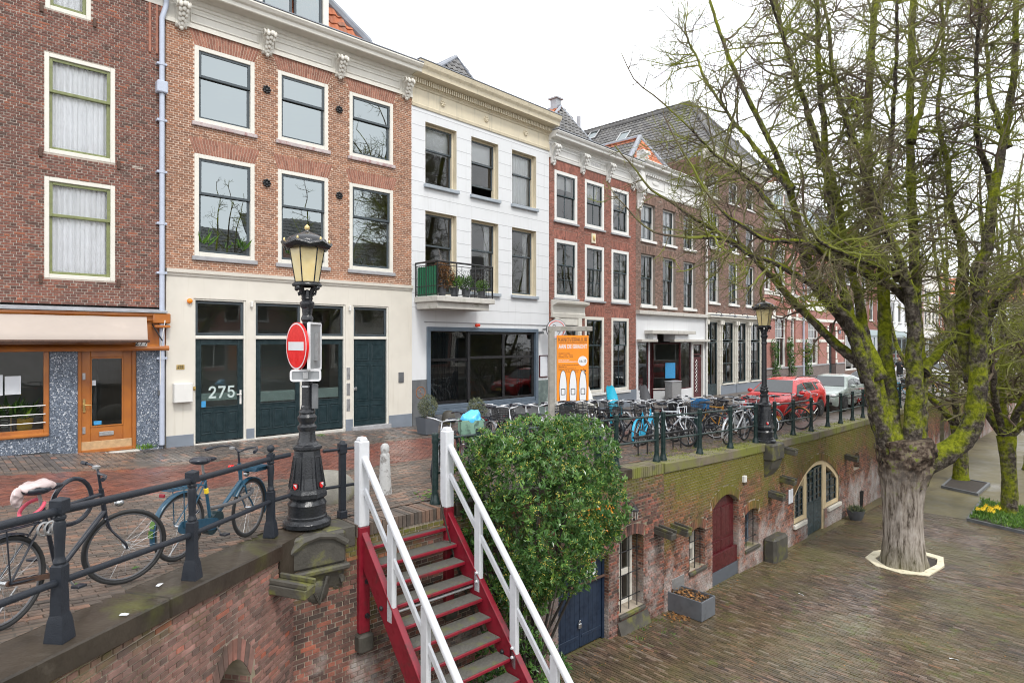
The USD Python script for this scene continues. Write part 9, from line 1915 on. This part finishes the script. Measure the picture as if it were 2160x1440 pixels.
tr = blob([b for s in (-1, 1) for b in (((s * .09, 0, .9), .105, (s * .1, -.02, .5), .075), ((s * .1, -.02, .5), .075, (s * .1, .02, .1), .06))]); put('trousers', tr.vertices, tr.faces, M['slate_sash'], per, True)
sh_ = blob([b for s in (-1, 1) for b in (((s * .1, .03, .05), .052, (s * .11, -.16, .04), .04),)]); put('shoes', sh_.vertices, sh_.faces, M['black'], per, True)
hr_ = blob([((0, .02, 1.63), .1, (0, .01, 1.70), .088), ((0, .06, 1.5), .06, (0, .05, 1.6), .08)]); put('hair', hr_.vertices, hr_.faces, M['bark'], per, True)

# ---------------------------------------------------------------- things in windows, on the balcony, climbing plants, litter
def inside(fr, s, n, z): p = fr.w(s, n); return (p[0], p[1], z)
ir = np.random.default_rng(4)
for k, (s_, z_, h_, lab) in enumerate(((0.8, 4.5, 0.5, 'grassy plant at the left of the middle-floor left window of number 275'), (1.35, 4.5, 0.26, 'small bright green pot plant in the middle-floor left window of number 275'), (1.75, 4.5, 0.42, 'bushy green plant at the right of the middle-floor left window of number 275'), (2.95, 4.5, 0.45, 'green plant in the middle-floor centre window of number 275'))):
    t = thing('pot_plant', lab, 'pot plant', inside(FB, s_, 0.24, z_)); MB().lathe([(0.05, 0), (0.075, 0.12), (0.06, 0.12)], 12).build('pot', M['white'], t); tuft(t, (0, 0, 0.1), 60, h_, 0.05, ir, name='leaves', spread=0.8)
t = thing('vase', 'round blue vase with red rim in the right window of number 275', 'vase', inside(FB, 4.98, 0.24, 4.5)); MB().lathe([(0.05, 0), (0.12, 0.08), (0.11, 0.18), (0.05, 0.22), (0.07, 0.25), (0.04, 0.25)], 16).build('body', M['crate_blue'], t, True); MB().lathe([(0.06, 0.25), (0.085, 0.3), (0.03, 0.31)], 14).build('rim', M['sign_red'], t)
t = thing('wooden_block', 'small wooden block beside the blue vase', 'ornament', inside(FB, 5.3, 0.24, 4.5)); MB().box(-.05, .05, -.03, .03, 0, .13, .01).build('block', M['wood_pale'], t); MB().box(.06, .14, -.03, .03, 0, .2, .01).build('block', M['orange'], t)
MB().box(0.7, 5.9, 0.16, 0.36, 4.44, 4.495).build('window_shelf', M['white'], h2)
for k, (x_, ss) in enumerate(((-2.75, 0.5), (-2.5, 0.42), (-2.95, 0.35))):
    t = thing('pot_plant', ('leafy green plant behind the guard rail of the cafe window', 'leafy plant in the yellow pot of the cafe window', 'small leafy plant behind the chalkboard of the cafe window')[k], 'pot plant', inside(FB, x_, 0.36, 0.6)); MB().lathe([(0.09, 0), (0.14, 0.05), (0.16, 0.26), (0.13, 0.28)], 16).build('pot', M['yellow_pot'] if k == 1 else M['pot'], t, 40); tuft(t, (0, 0, 0.24), 70, ss, 0.08, ir, name='leaves', spread=0.9)
t = thing('chalkboard', 'small framed menu chalkboard in the cafe window', 'chalkboard', inside(FB, -2.93, 0.2, 0.6), FB.rz); b_ = MB().box(-.2, .2, 0, .015, 0.02, .52).build('board', M['black'], t); ring(MB(), -.22, .22, 0, .54, .025, -.01, .02).build('frame', M['wood_pale'], t)
for k in range(6): text(b_, 'chalk_line', ('cappuccino', 'espresso', 'thee', 'broodje', 'appeltaart', 'al weer tijd voor')[k], 0.03, -.17, .44 - k * .065, -0.001, M['chalk'], False, .001, width=0.18); MB().box(.06, .16, -.003, -.001, .445 - k * .065, .455 - k * .065).build('chalk_price', M['chalk'], b_)
bp_ = lambda s, n, z: inside(F3, s, n, z)
for k, (s_, n_, h_, nl, m_, lab) in enumerate(((0.5, -.8, .75, 200, 'dead_leaf', 'brown flowering shrub at the left end of the balcony'), (0.95, -.85, .35, 80, 'leaf_pale', 'trailing green plant hanging through the balcony railing'), (2.3, -.6, .3, 60, 'leaf_pale', 'small green plant at the right end of the balcony'), (1.5, -.75, .4, 110, 'leaf', 'bushy dark green plant in the middle of the balcony'))):
    t = thing('pot_plant', lab, 'pot plant', bp_(s_, n_, 3.72)); MB().lathe([(0.1, 0), (0.14, 0.28), (0.11, 0.28)], 14).build('pot', M['pot'], t); o_ = np.array(bp_(s_, n_, 3.72)); foliage(t, [[*(o_ + [0, 0, .3 + h_ * .4]), .12 + h_ * .25, .2, h_ * .5]], nl * 2, 5, (0.07, 0.03), M[m_], ir, 0, o_, depth=(0.1, 1.1))
    if k == 0: MB().tube([(0, 0, .3), (.05, 0, .8), (-.1, 0, 1.4)], .008, 5).tube([(0, 0, .3), (-.1, 0, .7), (-.05, .05, 1.1)], .008, 5).build('stem', M['bark'], t)
sc = thing('screen', 'dark green reed screen behind the left side of the balcony railing', 'screen', bp_(0.16, -.5, 3.74), F3.rz); MB().box(-.01, .01, -.5, .4, 0, .85).build('screen', mat('green_screen', (0.01, 0.13, 0.06), 0.6, 0.3, 15), sc)
for k, px in enumerate((1634, 1667, 1703)):
    s_ = F7.s_at(px, -.15); t = thing('climbing_plant', ('climbing plant on the pale red building left of its first arched window', 'slim climbing plant growing from a green pot between the arched windows', 'climbing plant on the pale red building right of its drainpipe')[k], 'climbing plant', inside(F7, s_, -.15, -.4)); o = np.array(inside(F7, s_, -.15, -.4))
    bb_ = [[*inside(F7, s_ + ir.normal(0, .1), -.15, z), .28 * (1.25 - z / 4), .2, .4] for z in np.arange(0.0 if k != 1 else .5, 2.1 if k != 1 else 2.3, .35)]; foliage(t, bb_, 260, 5, (0.13, 0.06), M['leaf'], ir, 0, o, depth=(0.2, 1.0)); MB().bar((0, 0, 0), (0, 0, 2.4), .02, 5).build('stem', M['bark'], t)
    if k == 1: MB().lathe([(.2, 0), (.26, .6), (.2, .6)], 12).build('pot', M['green_post'], t)
n = 420; lr = np.random.default_rng(12)
lt = thing('leaf_litter', 'fallen leaves and scraps scattered over the lower quay', 'litter', (0, 0, 0), kind='stuff'); Pq = []
while len(Pq) < n:
    px, py = lr.uniform(1200, 2160), lr.uniform(1130, 1440); p = wpos(px, py)
    if shapely.contains_xy(werf_poly, p[0], p[1]): Pq.append(p + [0, 0, .018])
for k in range(380):
    q = FR.w(lr.uniform(-2, 18), -abs(lr.normal(0.05, .3)) - .02); Pq.append(np.array([q[0], q[1], float(zw(q[0], q[1])) + .02]))
n = len(Pq)
V = leaves(np.array(Pq), lr.normal(0, 1, (n, 3)) * [1, 1, .08], lr.uniform(.02, .06, n), lr.uniform(.015, .035, n), lr); emit_pieces(lt, 'fallen_leaf', V, LEAFF, M['dead_leaf'], 0, np.arange(n), lr.random(n), 'fallen_leaves')
pl2 = thing('leaf_litter', 'rust-brown dead leaves heaped beside the long zinc planter', 'litter', (0, 0, 0), kind='stuff'); n = 130; c_ = wpos(1432, 1302)
V = leaves(c_ + np.column_stack([lr.normal(0, .13, (n, 2)), lr.uniform(.015, .05, n)]), lr.normal(0, 1, (n, 3)) * [1, 1, .3], lr.uniform(.04, .09, n), np.full(n, .05), lr); emit_pieces(pl2, 'fallen_leaf', V, LEAFF, M['dead_leaf'], 0, np.arange(n), lr.uniform(.4, 1, n), 'fallen_leaves')
for k, (px, py, lab, m_) in enumerate(((262, 1305, 'white paper scrap on the wet coping under the black bicycle', 'paper'), (161, 1244, 'green paper scrap near the black bicycle front wheel', 'leaf_pale'), (287, 1198, 'green paper scrap between the two bicycles', 'leaf_pale'), (336, 1234, 'small white scrap on the coping below the second railing post', 'paper'), (1690, 1255, 'white scrap on the lower quay in front of the burgundy door', 'paper'), (2012, 1392, 'pale scrap at the lower right of the lower quay', 'paper'))):
    p = gpt(px, py, .17) if px < 400 else wpos(px, py); p[2] = (float(zt(*p[:2])) if px < 400 else p[2]) + .022; t = thing('paper_scrap', lab, 'litter', p, 30 * k); a = .035 if px < 400 else .07; put('scrap', [[-a, -.015, 0], [a, -.02, .004], [a * .9, .02, 0], [0, .01, .012], [-a, .015, .004]], [[0, 1, 3], [1, 2, 3], [0, 3, 4]], M[m_], t)
p = gpt(905, 1045, -.03); t = thing('leaf_litter', 'fallen laurel sprigs on the paving at the top of the stairs', 'litter', p, kind='stuff'); n = 40; V = leaves(np.column_stack([lr.normal(0, .13, (n, 2)), np.full(n, .03)]), lr.normal(0, 1, (n, 3)) * [1, 1, .1], np.full(n, .08), np.full(n, .03), lr); emit_pieces(t, 'fallen_leaf', V, LEAFF, M['leaf_pale'], 0, np.arange(n), None, 'fallen_leaves')
